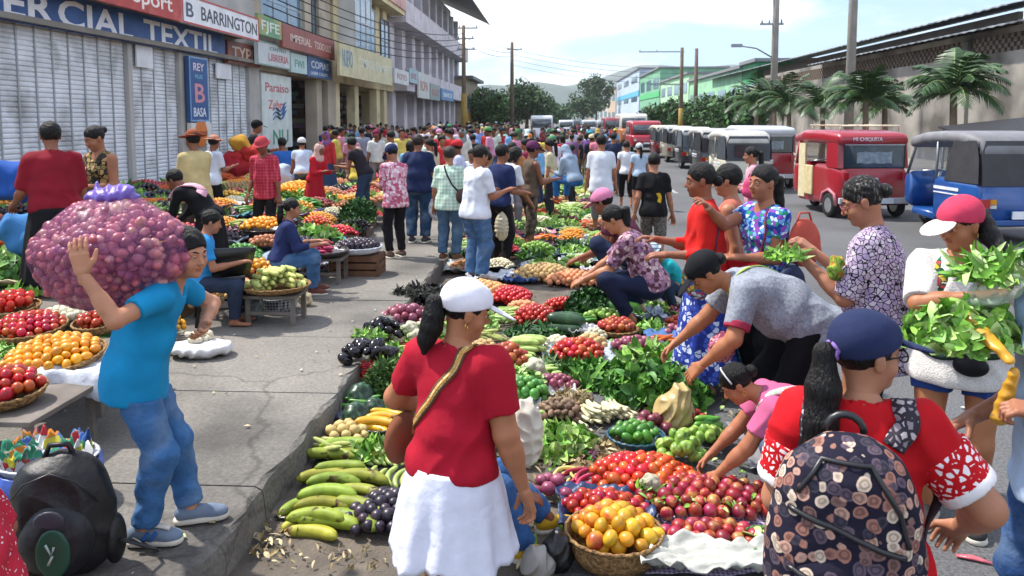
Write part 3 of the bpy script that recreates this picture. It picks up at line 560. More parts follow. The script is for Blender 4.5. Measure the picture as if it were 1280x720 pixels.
# ================================================================== soft-body modelling (signed distance fields -> one continuous mesh)
def V3(*a): return np.array(a if len(a) == 3 else a[0], np.float64)
class SDF:
    def __init__(s): s.p = []; s.post = []
    def cap(s, a, b, ra, rb, k=.03, cut=False):
        a, b = V3(tuple(a)), V3(tuple(b)); s.p.append(('c', a, b, ra, rb, k, cut, np.minimum(a - ra, b - rb), np.maximum(a + ra, b + rb))); return s
    def ell(s, c, r, M=None, k=.03):
        c, r = V3(tuple(c)), V3(tuple(r)); m = r.max(); s.p.append(('e', c, r, M, None, k, False, c - m, c + m)); return s
    def mesh(s, h, lo=None, hi=None):
        if lo is None: lo = np.min([p[7] for p in s.p], 0)
        if hi is None: hi = np.max([p[8] for p in s.p], 0)
        lo = np.asarray(lo) - 3 * h; hi = np.asarray(hi) + 3 * h
        n = np.ceil((hi - lo) / h).astype(int) + 1; ax = [(lo[i] + h * np.arange(n[i])).astype(np.float32) for i in range(3)]
        F = np.full(n, 1e3, np.float32)
        for ty, a, b, ra, rb, k, cut, bl, bh in s.p:
            i0 = np.maximum(0, np.floor((bl - k - 2 * h - lo) / h).astype(int)); i1 = np.minimum(n, np.ceil((bh + k + 2 * h - lo) / h).astype(int) + 1)
            if (i1 <= i0).any(): continue
            sl = tuple(slice(i0[i], i1[i]) for i in range(3))
            X, Y, Z = ax[0][sl[0]][:, None, None], ax[1][sl[1]][None, :, None], ax[2][sl[2]][None, None, :]
            if ty == 'c':
                d = b - a; L2 = max(float(d @ d), 1e-9)
                t = ((X - a[0]) * d[0] + (Y - a[1]) * d[1] + (Z - a[2]) * d[2]) / L2; tcl = np.clip(t, 0, 1)
                D_ = np.sqrt((X - a[0] - tcl * d[0]) ** 2 + (Y - a[1] - tcl * d[1]) ** 2 + (Z - a[2] - tcl * d[2]) ** 2) - (ra + (rb - ra) * tcl)
                if cut: D_ = np.maximum(D_, (t - 1) * math.sqrt(L2))
            else:
                x, y, z = X - a[0], Y - a[1], Z - a[2]
                if ra is not None:
                    M = ra; x, y, z = M[0][0] * x + M[1][0] * y + M[2][0] * z, M[0][1] * x + M[1][1] * y + M[2][1] * z, M[0][2] * x + M[1][2] * y + M[2][2] * z
                k0 = np.sqrt((x / b[0]) ** 2 + (y / b[1]) ** 2 + (z / b[2]) ** 2); k1 = np.sqrt((x / b[0] ** 2) ** 2 + (y / b[1] ** 2) ** 2 + (z / b[2] ** 2) ** 2)
                D_ = k0 * (k0 - 1) / np.maximum(k1, 1e-6)
            f = F[sl]; hh = np.clip(.5 + .5 * (f - D_) / k, 0, 1); F[sl] = np.where(f > 500, D_, f + (D_ - f) * hh - k * hh * (1 - hh))
        X, Y, Z = ax[0][:, None, None], ax[1][None, :, None], ax[2][None, None, :]
        for fn in s.post: F = fn(X, Y, Z, F)
        F = np.asarray(F, np.float32)
        F[0], F[-1] = 1, 1; F[:, 0], F[:, -1] = 1, 1; F[:, :, 0], F[:, :, -1] = 1, 1
        return surfnet(F, lo, h)
_co = np.array([(i, j, k) for i in (0, 1) for j in (0, 1) for k in (0, 1)])
_ed = [(a, b) for a in range(8) for b in range(a + 1, 8) if np.abs(_co[a] - _co[b]).sum() == 1]
def surfnet(F, lo, h):
    S = F < 0; n = np.array(F.shape) - 1
    cnt = np.zeros(n, np.int8)
    for i, j, k in _co: cnt += S[i:i + n[0], j:j + n[1], k:k + n[2]]
    I = np.argwhere((cnt > 0) & (cnt < 8)); idx = np.full(n, -1, np.int32); idx[I[:, 0], I[:, 1], I[:, 2]] = np.arange(len(I))
    v = np.stack([F[I[:, 0] + c[0], I[:, 1] + c[1], I[:, 2] + c[2]] for c in _co], 1)
    pos = np.zeros((len(I), 3)); m = np.zeros(len(I))
    for a, b in _ed:
        va, vb = v[:, a], v[:, b]; x = (va < 0) != (vb < 0); t = np.where(x, va / np.where(x, va - vb, 1), 0)
        pos += np.where(x[:, None], _co[a] + t[:, None] * (_co[b] - _co[a]), 0); m += x
    V = lo + (I + pos / m[:, None]) * h; Q = []
    for ax_ in range(3):
        o1, o2 = (ax_ + 1) % 3, (ax_ + 2) % 3
        A = [slice(None)] * 3; B = [slice(None)] * 3; A[ax_] = slice(0, -1); B[ax_] = slice(1, None)
        x = S[tuple(A)] != S[tuple(B)]; E = np.argwhere(x); E = E[(E[:, o1] > 0) & (E[:, o2] > 0) & (E[:, o1] < n[o1]) & (E[:, o2] < n[o2])]
        if not len(E): continue
        def cell(d1, d2): e = E.copy(); e[:, o1] -= d1; e[:, o2] -= d2; return idx[e[:, 0], e[:, 1], e[:, 2]]
        q = np.stack([cell(1, 1), cell(0, 1), cell(0, 0), cell(1, 0)], 1); ins = S[E[:, 0], E[:, 1], E[:, 2]]
        q[~ins] = q[~ins][:, ::-1]; Q.append(q)
    return V, np.concatenate(Q)
def folds(amp, seed, f=1.0, fz=1.0):
    r = random.Random(seed); p = [r.uniform(0, 6.28) for _ in range(8)]
    def fn(X, Y, Z, F):
        n = np.sin(f * (21 * X + 9 * Z * fz + 2.2 * np.sin(9 * Z + p[0]) + 7 * Y) + p[1]) + .8 * np.sin(f * (26 * Z * fz - 12 * X + 2.5 * np.sin(7 * X + 5 * Y + p[2])) + p[3]) + .7 * np.sin(f * (17 * Y + 31 * X - 15 * Z * fz + 2 * np.sin(11 * Z + p[4])) + p[5])
        return F + amp * (np.abs(n) - .8)
    return fn
def plane(c, nrm):   # keep the side the normal does not point to
    c, nrm = V3(tuple(c)), V3(tuple(nrm)); nrm = nrm / np.linalg.norm(nrm)
    return lambda X, Y, Z, F: np.maximum(F, (X - c[0]) * nrm[0] + (Y - c[1]) * nrm[1] + (Z - c[2]) * nrm[2])
def cut_near(c, nrm_, r):   # the same cut, but only within r of the point's axis
    pl = plane(c, nrm_); c = V3(tuple(c)); u = V3(tuple(nrm_)); u = u / np.linalg.norm(u)
    def fn(X, Y, Z, F):
        x, y, z = X - c[0], Y - c[1], Z - c[2]; t = x * u[0] + y * u[1] + z * u[2]
        return np.maximum(F, np.minimum(t, r - np.sqrt(np.maximum(x * x + y * y + z * z - t * t, 0))))
    return fn
def carve_cap(a, b, ra, rb, k=.0):
    a, b = V3(tuple(a)), V3(tuple(b)); d = b - a; L2 = float(d @ d)
    def fn(X, Y, Z, F):
        t = np.clip(((X - a[0]) * d[0] + (Y - a[1]) * d[1] + (Z - a[2]) * d[2]) / L2, 0, 1)
        return np.maximum(F, -(np.sqrt((X - a[0] - t * d[0]) ** 2 + (Y - a[1] - t * d[1]) ** 2 + (Z - a[2] - t * d[2]) ** 2) - (ra + (rb - ra) * t)))
    return fn
# ------------------------------------------------------------------ cloth, skin, hair materials
def skin_mat(c): return mat('skin_' + c, tuple(min(1, x * 1.22) for x in srgb(c)), rough=.5, var=.13, scale=9, bump=.04, bscale=140, sss=.12, spec=.35)
def cloth(c, rough=.85): return mat('cloth_' + c, c, rough=rough, var=.13, scale=6, bump=.4, bscale=11, spec=.2)
def denim(c='#3a506c'): return mat('denim_' + c, c, rough=.9, var=.16, scale=14, bump=.6, bscale=22, spec=.15, c2='#70849a', c2pos=(.48, .85), c2scale=6, c2detail=6)
hair_m = mat('black_hair', '#0c0908', rough=.5, var=.4, scale=20, bump=.7, bscale=50, stretch=(3, 3, .5), spec=.28)
hair_br = mat('brown_hair', '#241812', rough=.55, var=.4, scale=20, bump=.5, bscale=50, stretch=(3, 3, .6))
hair_gr = mat('greying_hair', '#0f0d0c', rough=.5, var=.4, scale=20, bump=.7, bscale=50, stretch=(3, 3, .5), spec=.28, c2='#77726e', c2pos=(.54, .66), c2scale=22)
def pattern(name, base, cols, kind='floral', scale=30, thr=.45, inv=False):
    if name in _mc: return _mc[name]
    m = mat(name, base, rough=.85, var=.1, scale=9, bump=.25, bscale=30, spec=.2); N, K, b = nodes_of(m)
    t = N.new('ShaderNodeTexCoord'); cur = b.inputs['Base Color'].links[0].from_socket
    mix = N.new('ShaderNodeMixRGB'); K(cur, mix.inputs[1])
    rp = N.new('ShaderNodeValToRGB'); rp.color_ramp.interpolation = 'CONSTANT'
    while len(rp.color_ramp.elements) < len(cols): rp.color_ramp.elements.new(.5)
    for i, c in enumerate(cols): rp.color_ramp.elements[i].position = i / len(cols); rp.color_ramp.elements[i].color = (*srgb(c), 1)
    if kind in ('floral', 'cells'):
        nz = N.new('ShaderNodeTexNoise'); nz.inputs['Scale'].default_value = scale * .8; K(t.outputs['Object'], nz.inputs['Vector'])
        ma = N.new('ShaderNodeVectorMath'); ma.operation = 'MULTIPLY_ADD'; ma.inputs[1].default_value = (.6 / scale,) * 3; K(nz.outputs['Color'], ma.inputs[0]); K(t.outputs['Object'], ma.inputs[2])
        v = N.new('ShaderNodeTexVoronoi'); v.inputs['Scale'].default_value = scale; K(ma.outputs[0], v.inputs['Vector'])
        sp = N.new('ShaderNodeSeparateColor'); K(v.outputs['Color'], sp.inputs[0]); K(sp.outputs[0], rp.inputs[0])
        if kind == 'cells': v2 = N.new('ShaderNodeTexVoronoi'); v2.feature = 'DISTANCE_TO_EDGE'; v2.inputs['Scale'].default_value = scale; K(ma.outputs[0], v2.inputs['Vector']); src = v2.outputs['Distance']
        else: src = v.outputs['Distance']
        th = N.new('ShaderNodeMath'); th.operation = 'GREATER_THAN' if kind == 'cells' else 'LESS_THAN'; th.inputs[1].default_value = thr; K(src, th.inputs[0]); fac = th.outputs[0]
        if kind == 'floral':   # petals: ring inside each bloom
            th2 = N.new('ShaderNodeMath'); th2.operation = 'PINGPONG'; th2.inputs[1].default_value = thr * .28; K(src, th2.inputs[0])
            mr = N.new('ShaderNodeMapRange'); mr.inputs[1].default_value = 0; mr.inputs[2].default_value = thr * .28; mr.inputs[3].default_value = .45; mr.inputs[4].default_value = 1.1; K(th2.outputs[0], mr.inputs[0])
            sc = N.new('ShaderNodeVectorMath'); sc.operation = 'SCALE'; K(rp.outputs[0], sc.inputs[0]); K(mr.outputs[0], sc.inputs['Scale']); K(sc.outputs[0], mix.inputs[2])
        else: K(rp.outputs[0], mix.inputs[2])
    elif kind == 'camo':
        nz = N.new('ShaderNodeTexNoise'); nz.inputs['Scale'].default_value = scale; nz.inputs['Detail'].default_value = 1; K(t.outputs['Object'], nz.inputs['Vector'])
        mr = N.new('ShaderNodeMapRange'); mr.inputs[1].default_value = .3; mr.inputs[2].default_value = .7; K(nz.outputs['Fac'], mr.inputs[0]); K(mr.outputs[0], rp.inputs[0]); K(rp.outputs[0], mix.inputs[2]); fac = None; mix.inputs[0].default_value = 1
    else:   # check / stripe
        sx = N.new('ShaderNodeSeparateXYZ'); K(t.outputs['Object'], sx.inputs[0]); outs = []
        axes = (0, 1, 2) if kind == 'check' else ((2,) if kind == 'stripe' else (0, 1))
        if kind == 'floorcheck': axes = (0, 1)
        for a in axes:
            mu = N.new('ShaderNodeMath'); mu.operation = 'MULTIPLY'; mu.inputs[1].default_value = scale; K(sx.outputs[a], mu.inputs[0])
            fr = N.new('ShaderNodeMath'); fr.operation = 'FRACT'; K(mu.outputs[0], fr.inputs[0]); gt = N.new('ShaderNodeMath'); gt.operation = 'GREATER_THAN'; gt.inputs[1].default_value = thr; K(fr.outputs[0], gt.inputs[0]); outs.append(gt.outputs[0])
        fac = outs[0]
        for o in outs[1:]: av = N.new('ShaderNodeMath'); av.operation = 'ADD'; K(fac, av.inputs[0]); K(o, av.inputs[1]); fac = av.outputs[0]
        dv = N.new('ShaderNodeMath'); dv.operation = 'DIVIDE'; dv.inputs[1].default_value = len(outs); K(fac, dv.inputs[0]); fac = dv.outputs[0]
        mix.inputs[2].default_value = (*srgb(cols[0]), 1)
    if fac is not None: K(fac, mix.inputs[0])
    K(mix.outputs[0], b.inputs['Base Color']); return m
eye_w = mat('eye_white', '#a39c92', rough=.2, var=0); eye_d = mat('eye_dark', '#120c08', rough=.15, var=0)
# ------------------------------------------------------------------ people
def rx(a): return np.array(Matrix.Rotation(R(a), 3, 'X'))
def ry(a): return np.array(Matrix.Rotation(R(a), 3, 'Y'))
def rz(a): return np.array(Matrix.Rotation(R(a), 3, 'Z'))
def nrm(v): return v / max(np.linalg.norm(v), 1e-9)
def ik(a, t, l1, l2, pole):
    d = t - a; L_ = np.linalg.norm(d); m = (l1 + l2) * .995
    if L_ > m: t = a + d / L_ * m; d = t - a; L_ = m
    if L_ < abs(l1 - l2) + .04: L_ = abs(l1 - l2) + .04; t = a + nrm(d) * L_; d = t - a
    x = (L_ * L_ + l1 * l1 - l2 * l2) / (2 * L_); y = math.sqrt(max(l1 * l1 - x * x, 0)); u = d / L_
    p = V3(pole); p = nrm(p - u * (p @ u)); return a + u * x + p * y, t
def skel(q):
    lean = q.get('lean', 3); side = q.get('side', 0); tw = q.get('twist', 0); w = q.get('w', 1.0)
    P = V3(0, 0, q.get('hz', .86)); M1 = ry(side) @ rx(-lean * .8) @ rz(tw * .4); M2 = ry(side * 1.1) @ rx(-lean * 1.12 - q.get('hunch', 4)) @ rz(tw)
    C = P + M1 @ V3(0, 0, .25); N = C + M2 @ V3(0, -.01, .235)
    MH = rz(q.get('hyaw', 0)) @ rx(-q.get('hpitch', 8)) @ ry(q.get('hroll', 0)); HC = N + (M2 @ V3(0, 0, 1) * .55 + MH @ V3(0, 0, 1) * .45) * .145 + MH @ V3(0, .015, 0)
    J = dict(P=P, C=C, N=N, HC=HC, M1=M1, M2=M2, MH=MH, top=HC + MH @ V3(0, -.01, .125))
    for s, n in ((-1, 'L'), (1, 'R')):
        S = C + M2 @ V3(s * .152 * (.75 + .25 * w), 0, .168); J['S' + n] = S
        arm = q.get('arm' + n, (.09, .05, -.52)); T = S + V3(arm[0] * s, arm[1], arm[2]); pole = q.get('pole' + n, (.14, -.7, -.6)); pole = (pole[0] * s, pole[1], pole[2])
        J['E' + n], J['W' + n] = ik(S, T, .275, .245, pole)
        Hp = P + M1 @ V3(s * .085 * w, 0, -.03); J['H' + n] = Hp
        ft = q.get('foot' + n, (.1, 0, .075)); F_ = V3(ft[0] * s, ft[1], ft[2]); kp = q.get('knee' + n, q.get('knee', (.1, 1, .15)))
        J['K' + n], J['A' + n] = ik(Hp, F_, .395, .375, (kp[0] * s, kp[1], kp[2]))
    return J
def torso(B, J, q, t=0.0, k=.05, loose=0.0):
    w, bel = q.get('w', 1.0), q.get('belly', 1.0); P, C, M1, M2 = J['P'], J['C'], J['M1'], J['M2']
    B.ell(P + M1 @ V3(0, -.012, 0), (.150 * w + t, .115 * (.6 + .4 * w) + t, .125 + t), M1, k)
    B.ell(P + M1 @ V3(0, .01 + .02 * (bel - 1), .14), (.128 * w + t + loose, .098 * w * bel + t + loose, .15 + t), M1, k)
    B.ell(C + M2 @ V3(0, 0, .06), (.142 * (.6 + .4 * w) + t + loose * .6, .098 * (.6 + .4 * w) + t + loose * .5, .17 + t), M2, k)
    B.cap(C + M2 @ V3(-.115 * (.8 + .2 * w), -.005, .155), C + M2 @ V3(.115 * (.8 + .2 * w), -.005, .155), .052 + t, .052 + t, k)
    for s in (-1, 1): B.cap(C + M2 @ V3(0, -.015, .215), C + M2 @ V3(s * .13, -.005, .172), .04 + t, .036 + t, .03)
    if q.get('bust', 0):
        for s in (-1, 1): B.ell(C + M2 @ V3(s * .06, .075 * w, .05), (.058 * w + t, .05 * w + t, .058 + t), M2, .04)
def limb(B, J, n, q, t=0, k=.02):
    a = q.get('armw', q.get('w', 1.0) ** .6)
    B.cap(J['S' + n], J['E' + n], .050 * a + t, .037 * a + t, .03); B.cap(J['E' + n], J['W' + n], .038 * a + t, .025 + t, k)
    mid = J['E' + n] * .72 + J['W' + n] * .28; B.cap(mid, mid + (J['W' + n] - J['E' + n]) * .15, .037 * a + t, .034 * a + t, .02)
def leg(B, J, n, q, t=0, k=.03):
    w = q.get('w', 1.0); B.cap(J['H' + n], J['K' + n], .083 * (.5 + .5 * w) + t, .054 + t, .04); B.cap(J['K' + n], J['A' + n], .053 + t, .035 + t, k)
    d = J['A' + n] - J['K' + n]; th_ = nrm(J['H' + n] - J['K' + n]); bk = nrm(th_ - nrm(d) * (th_ @ nrm(d)) + V3(0, -.02, 0)); m = J['K' + n] + bk * .014; B.cap(m + d * .15, m + d * .45, .049 + t, .042 + t, .03)
def hand(J, n, q, h):
    W = J['W' + n]; d = nrm(V3(q['hd' + n])) if q.get('hd' + n) else nrm(J['W' + n] - J['E' + n]); s = -1 if n == 'L' else 1
    th = V3(q.get('th' + n, (-s, .6, .2))); th = nrm(th - d * (th @ d)); nn = -np.cross(d, th) * s; nn = nrm(nn)     # palm side
    if q.get('flip' + n): nn = -nn
    c = q.get('curl' + n, q.get('curl', 28)); B = SDF()
    B.cap(W - d * .03, W + d * .01, .024, .024, .01)
    for off, ln, sp in ((.030, .070, 5), (.010, .080, 1), (-.010, .074, -3), (-.029, .058, -8)):
        b0 = W + d * .085 + th * off * .95; B.cap(W + d * .012 + th * off * .55, b0, .0165, .0125, .012)
        a = c * .5; p = b0; dd0 = nrm(d + th * math.tan(R(sp)))
        for i, fr in enumerate((.45, .3, .25)):
            dd = dd0 * math.cos(R(a)) + nn * math.sin(R(a)); e = p + dd * ln * fr; B.cap(p, e, .0098 - .001 * i, .0092 - .001 * i, .003); p = e; a += c
    b0 = W + d * .02 + th * .02; dd = nrm(d * .75 + th * .75 + nn * .25); e = b0 + dd * .045; B.cap(b0, e, .016, .012, .012); dd = nrm(d + th * .35 + nn * (.2 + c / 90)); B.cap(e, e + dd * .045, .011, .0085, .004)
    return B.mesh(h)
def headsdf(J, q, full=True):
    M, c, = J['MH'], J['HC']; B = SDF(); T = lambda x, y, z: c + M @ V3(x, y, z); ch = q.get('cheek', 1.0)
    B.ell(T(0, -.014, .032), (.073, .090, .086), M, .01); B.ell(T(0, .020, -.028), (.060 * ch, .066, .075), M, .03)
    B.ell(T(0, .035, -.078), (.036 * ch, .040, .030), M, .03)
    if full:
        for s in (-1, 1):
            B.ell(T(s * .034 * ch, .052, -.034), (.026, .024, .026), M, .02)      # cheeks
            B.cap(T(s * .012, .077, .022), T(s * .042, .066, .022), .009, .008, .012)   # brows
            B.ell(T(s * .074, -.006, -.008), (.009, .018, .030), M, .006)
            B.ell(T(s * .078, -.012, .004), (.007, .015, .018), M, .004)
        B.cap(T(0, .080, .008), T(0, .101, -.024), .007, .0115, .012); 
        for s in (-1, 1): B.ell(T(s * .011, .090, -.028), (.008, .010, .007), M, .006)
        B.ell(T(0, .082, -.050), (.021, .012, .0065), M, .006); B.ell(T(0, .080, -.060), (.018, .012, .007), M, .005)
        B.ell(T(0, .068, -.088), (.018, .016, .014), M, .02)
        def eyes(X, Y, Z, F):
            for s in (-1, 1):
                p = T(s * .030, .084, .003); F = np.maximum(F, -(np.sqrt((X - p[0]) ** 2 + (Y - p[1]) ** 2 + (Z - p[2]) ** 2) - .0125))
            return F
        B.post.append(eyes)
    B.cap(J['N'] - J['M2'] @ V3(0, 0, .04), T(0, -.02, -.05), .052 * q.get('neck', 1), .048 * q.get('neck', 1), .03)
    return B
def hairsdf(J, q, style):
    M, c = J['MH'], J['HC']; B = SDF(); T = lambda x, y, z: c + M @ V3(x, y, z); L_ = q.get('hairlen', .28); g = V3(0, -.12, -1); g = nrm(g)
    vol = .0 if style != 'short' else .004
    B.ell(T(0, -.018, .036), (.081 + vol, .097 + vol, .092 + vol), M, .02)
    if style in ('bob', 'long'):
        for s in (-1, 1): B.cap(T(s * .062, -.02, .02), T(s * .066, -.02, -.09), .03, .024, .03)
        B.cap(T(0, -.07, .0), T(0, -.075, -.10), .045, .04, .04)
    t = .25; fr = T(0, .09, -.035)
    # face opening and neck line
    nn = M @ V3(0, .74, -.67); (B.post.append(plane(T(0, .030, .002), nn)), B.post.append(carve_cap(T(0, .125, -.06), T(0, .122, .008), .066, .062))) if style not in ('bob', 'long') else B.post.append(lambda X, Y, Z, F, a=T(0, .105, -.055), b=T(0, .13, -.06): carve_cap(a, b, .092, .1)(X, Y, Z, F))
    if style not in ('bob', 'long'): B.post.append(plane(T(0, -.05, -.075), M @ V3(0, 0, -1)))
    ex = SDF()
    if style in ('pony', 'long'):
        p0 = T(0, -.112, .02 if style == 'pony' else -.02); rr = q.get('tail', .034)
        off = V3(q.get('tailoff', (0, 0, 0)))
        pts = [p0, p0 + M @ V3(0, -.03, -.012)]; 
        for i in range(4): pts.append(pts[-1] + g * L_ / 4 + off / 4 + V3(.01 * math.sin(i * 2 + 1), .006 * math.cos(i), 0))
        rs = [.018, .03, rr, rr * 1.05, rr * .85, rr * .3]
        for i in range(5): ex.cap(pts[i], pts[i + 1], rs[i], rs[i + 1], .02)
        if style == 'long': ex.cap(T(0, -.07, .0), pts[2], .05, .045, .03)
    if style == 'bun': ex.ell(T(0, -.118, q.get('bunz', .01)), (.04, .036, .038), M, .01)
    if style == 'topbun': ex.ell(T(0, -.09, .10), (.036, .036, .034), M, .01)
    return B, ex
def cap_meshes(J, q, h, kind):
    M, c = J['MH'], J['HC']; T = lambda x, y, z: c + M @ V3(x, y, z); out = []
    if kind == 'cap':
        B = SDF(); B.ell(T(0, -.016, .048), (.091, .108, .092), M, .01); B.ell(T(0, .05, .06), (.06, .045, .05), M, .02)
        B.post.append(plane(T(0, .08, .042), M @ V3(0, .30, -1))); out.append(('cap_crown', B))
        B = SDF(); B.ell(T(0, .132, .030), (.078, .085, .0085), M @ rx(-14), .01); B.post.append(plane(T(0, .082, 0), M @ V3(0, -1, 0))); out.append(('visor', B))
    elif kind == 'straw':
        B = SDF(); B.ell(T(0, -.01, .065), (.088, .098, .08), M, .01); out.append(('hat_crown', B)); B = SDF(); B.ell(T(0, -.005, .055), (.17, .18, .012), M, .01); out.append(('brim', B))
    elif kind == 'bucket':
        B = SDF(); B.ell(T(0, -.01, .05), (.093, .105, .09), M, .01); B.ell(T(0, 0, .03), (.125, .135, .022), M, .02); out.append(('hat_crown', B))
    elif kind in ('hood', 'scarf'):
        B = SDF(); B.ell(T(0, -.02, .03), (.092, .11, .1), M, .03); B.cap(T(0, -.03, -.02), J['N'] + J['M2'] @ V3(0, -.01, -.01), .085, .1, .04)
        B.ell(J['N'] + J['M2'] @ V3(0, 0, -.06), (.15, .11, .09), J['M2'], .05)
        B.post.append(carve_cap(T(0, .07, -.015), T(0, .16, -.02), .058, .08)); out.append(('head_scarf', B))
    return out
NP = [0]; seed_ = [0]
PEOPLE = {}
def person(label, px, py, Y=None, s=None, base=0.0, yaw=0, skin='#8a5a41', top=None, topm=None, sleeve=.45, bottom='pants', botm=None, hair='short', hairm=None, hat=None, hatm=None, visorm=None, shoem=None, group=None, lod=None, name='person', **q):
    """px,py = picture position where the top of the head was measured; Y = distance along the street (or s = body scale)"""
    J = skel(q); yw = rz(yaw); seed_[0] += 1; sd = seed_[0]
    topz = J['top'][2] + (.02 if hat else 0)
    if Y is not None: pt = D(px, py, Y); s = (pt.z - base) / topz
    else: pt = G(px, py, base + s * topz); Y = pt.y
    off = yw @ J['top'] * s; loc = V3(pt.x - off[0], pt.y - off[1], base)
    t = empty(name, loc, R(yaw)); tag(t, label, 'person', group)
    if lod is None: lod = 0 if Y < 5.5 else (1 if Y < 13 else 2)
    hb, hc, hh, hf = ((.010, .0085, .0048, .0038), (.015, .013, .009, .0055), (.026, .022, .017, .02))[lod]
    sk = skin_mat(skin); lips = mat('lips_' + skin, tuple(a * b for a, b in zip(srgb(skin), (.95, .6, .6))), rough=.45, var=.05, spec=.35)
    Vs, Qs, mi = [], [], []; nv = 0
    def addp(VQ, m=0):
        nonlocal nv
        V, Q = VQ; Vs.append(V); Qs.append(Q + nv); nv += len(V); mi.append(np.full(len(Q), m))
    B = SDF(); torso(B, J, q); [limb(B, J, n, q) for n in 'LR']; [leg(B, J, n, q) for n in 'LR']
    B.cap(J['N'] - J['M2'] @ V3(0, 0, .05), J['HC'] + J['MH'] @ V3(0, -.02, -.06), .054, .046, .04)
    for n, g in (('L', -1), ('R', 1)):
        A = J['A' + n]; fd = nrm(V3(.12 * g + q.get('toe' + n, (0, 1, 0))[0], q.get('toe' + n, (0, 1, 0))[1], q.get('toe' + n, (0, 1, 0))[2])); B.cap(A + V3(0, 0, -.035) - fd * .035, A + V3(0, 0, -.048) + fd * .09, .030, .022, .03); B.ell(A + V3(0, 0, -.05) + fd * .13, (.036, .045, .02), None, .02)
    if lod == 2:
        for n in 'LR': d = nrm(J['W' + n] - J['E' + n]); B.cap(J['W' + n], J['W' + n] + d * .12, .026, .02, .02)
    addp(B.mesh(hb))
    if lod < 2:
        for n in 'LR': addp(hand(J, n, q, hf))
    HB = headsdf(J, q, lod < 2); hv, hq = HB.mesh(hh, J['HC'] - .16, J['HC'] + .16)
    if lod < 2:   # lips take their own colour
        ctr = (hv[hq].mean(1) - J['HC']) @ J['MH']; lm = (np.abs(ctr[:, 0]) < .021) & (ctr[:, 1] > .075) & (ctr[:, 2] < -.044) & (ctr[:, 2] > -.068) & (np.abs(ctr[:, 2] + .055) + np.abs(ctr[:, 0]) * .35 < .0125)
        Vs.append(hv); Qs.append(hq + nv); nv += len(hv); mi.append(lm.astype(int))
    else: addp((hv, hq))
    V = np.concatenate(Vs) * s; bo = link('body', npmesh('body', V, np.concatenate(Qs), [sk, lips], True, np.concatenate(mi)), t)
    def part(nm, B, h, m, ext=None, par=t):
        V, Q = B.mesh(h)
        if ext is not None and ext.p: V2, Q2 = ext.mesh(h); Q = np.concatenate([Q, Q2 + len(V)]); V = np.concatenate([V, V2])
        return link(nm, npmesh(nm, V * s, Q, [m]), par)
    # face details
    if lod < 2:
        MH, HC = J['MH'], J['HC']
        for g in (-1, 1):
            mb = MB(); c = HC + MH @ V3(g * .030, .0735, .003)
            def sph(mb, c, r, m, n=8):
                vs = [(c[0] + r * math.sin(math.pi*i/n) * math.cos(2*math.pi*k/10), c[1] + r * math.sin(math.pi*i/n) * math.sin(2*math.pi*k/10), c[2] + r * math.cos(math.pi*i/n)) for i in range(n+1) for k in range(10)]
                mb.add([V3(v) * s for v in vs], [(i*10+k, i*10+(k+1)%10, (i+1)*10+(k+1)%10, (i+1)*10+k) for i in range(n) for k in range(10)], m, True)
            sph(mb, c, .0105, 0); dwn = -.003 if q.get('hpitch', 8) > 15 else 0; sph(mb, c + MH @ V3(0, .0062, dwn), .0058, 1)
            me = mb.build('eye', [eye_w, eye_d], t)
            L1 = SDF(); L1.ell(c + MH @ V3(0, .0005, -.0075), (.0125, .0112, .006), MH, .002); L1.ell(c + MH @ V3(0, .001, .0055 if q.get('hpitch', 8) < 25 else .003), (.0125, .0115, .0075), MH, .004); link('eyelid', npmesh('eyelid', *[x if i else x * s for i, x in enumerate(L1.mesh(.0028))], [sk]), me)
        EB = SDF()
        for g in (-1, 1): EB.cap(HC + MH @ V3(g * .014, .086, .025), HC + MH @ V3(g * .030, .082, .031), .0032, .0036, .003); EB.cap(HC + MH @ V3(g * .030, .082, .031), HC + MH @ V3(g * .046, .068, .027), .0036, .0022, .003)
        part('eyebrows', EB, .003, hair_m)
    if hair: hB, hx = hairsdf(J, q, hair); hB.post.append(folds(.0030, sd, 6, .35)); part('hair', hB, max(hh, .006) if lod < 2 else hh, hairm or hair_m, hx)
    if hat:
        for i, (nm, B_) in enumerate(cap_meshes(J, q, hh, hat)):
            if hat == 'scarf' or hat == 'hood': B_.post.append(folds(.004, sd, 1.2))
            part(nm, B_, hh if lod < 2 else .018, (visorm if i and visorm else hatm) or cloth('#888888'))
    # clothes
    P, C, M1, M2 = J['P'], J['C'], J['M1'], J['M2']; lo_ = q.get('loose', .010)
    if top:
        B = SDF(); torso(B, J, q, .013, .05, lo_); B.ell(P + M1 @ V3(0, -.008, -.01), (.150 * q.get('w', 1) + .028, .115 * (.6 + .4 * q.get('w', 1)) + .03, .135), M1, .05)
        if top in ('tee', 'long', 'jacket'):
            a = q.get('armw', q.get('w', 1.0) ** .6)
            for n in 'LR':
                if sleeve > .01:
                    if sleeve <= 1: e = J['S' + n] + (J['E' + n] - J['S' + n]) * sleeve; B.cap(J['S' + n], e, .066 * a, .056 * a, .03, True)
                    else: B.cap(J['S' + n], J['E' + n], .064 * a, .052 * a, .03); e = J['E' + n] + (J['W' + n] - J['E' + n]) * (sleeve - 1); B.cap(J['E' + n], e, .052 * a, .038, .02, True)
        hem = q.get('hem', -.05); tail_ = hem < -.09
        if tail_: B.ell(P + M1 @ V3(0, 0, hem + .03), (.165 * q.get('w', 1) + lo_, .125 * q.get('w', 1) + lo_, .12), M1, .05)
        B.post.append(folds(.0062 if lod < 2 else .003, sd, q.get('ff', 1.15), .6))
        B.post.append(cut_near(P + M1 @ V3(0, 0, hem), M1 @ V3(0, 0, -1), .34))
        B.post.append(carve_cap(J['N'] + M2 @ V3(0, .01, .0), J['HC'], .066, .06))
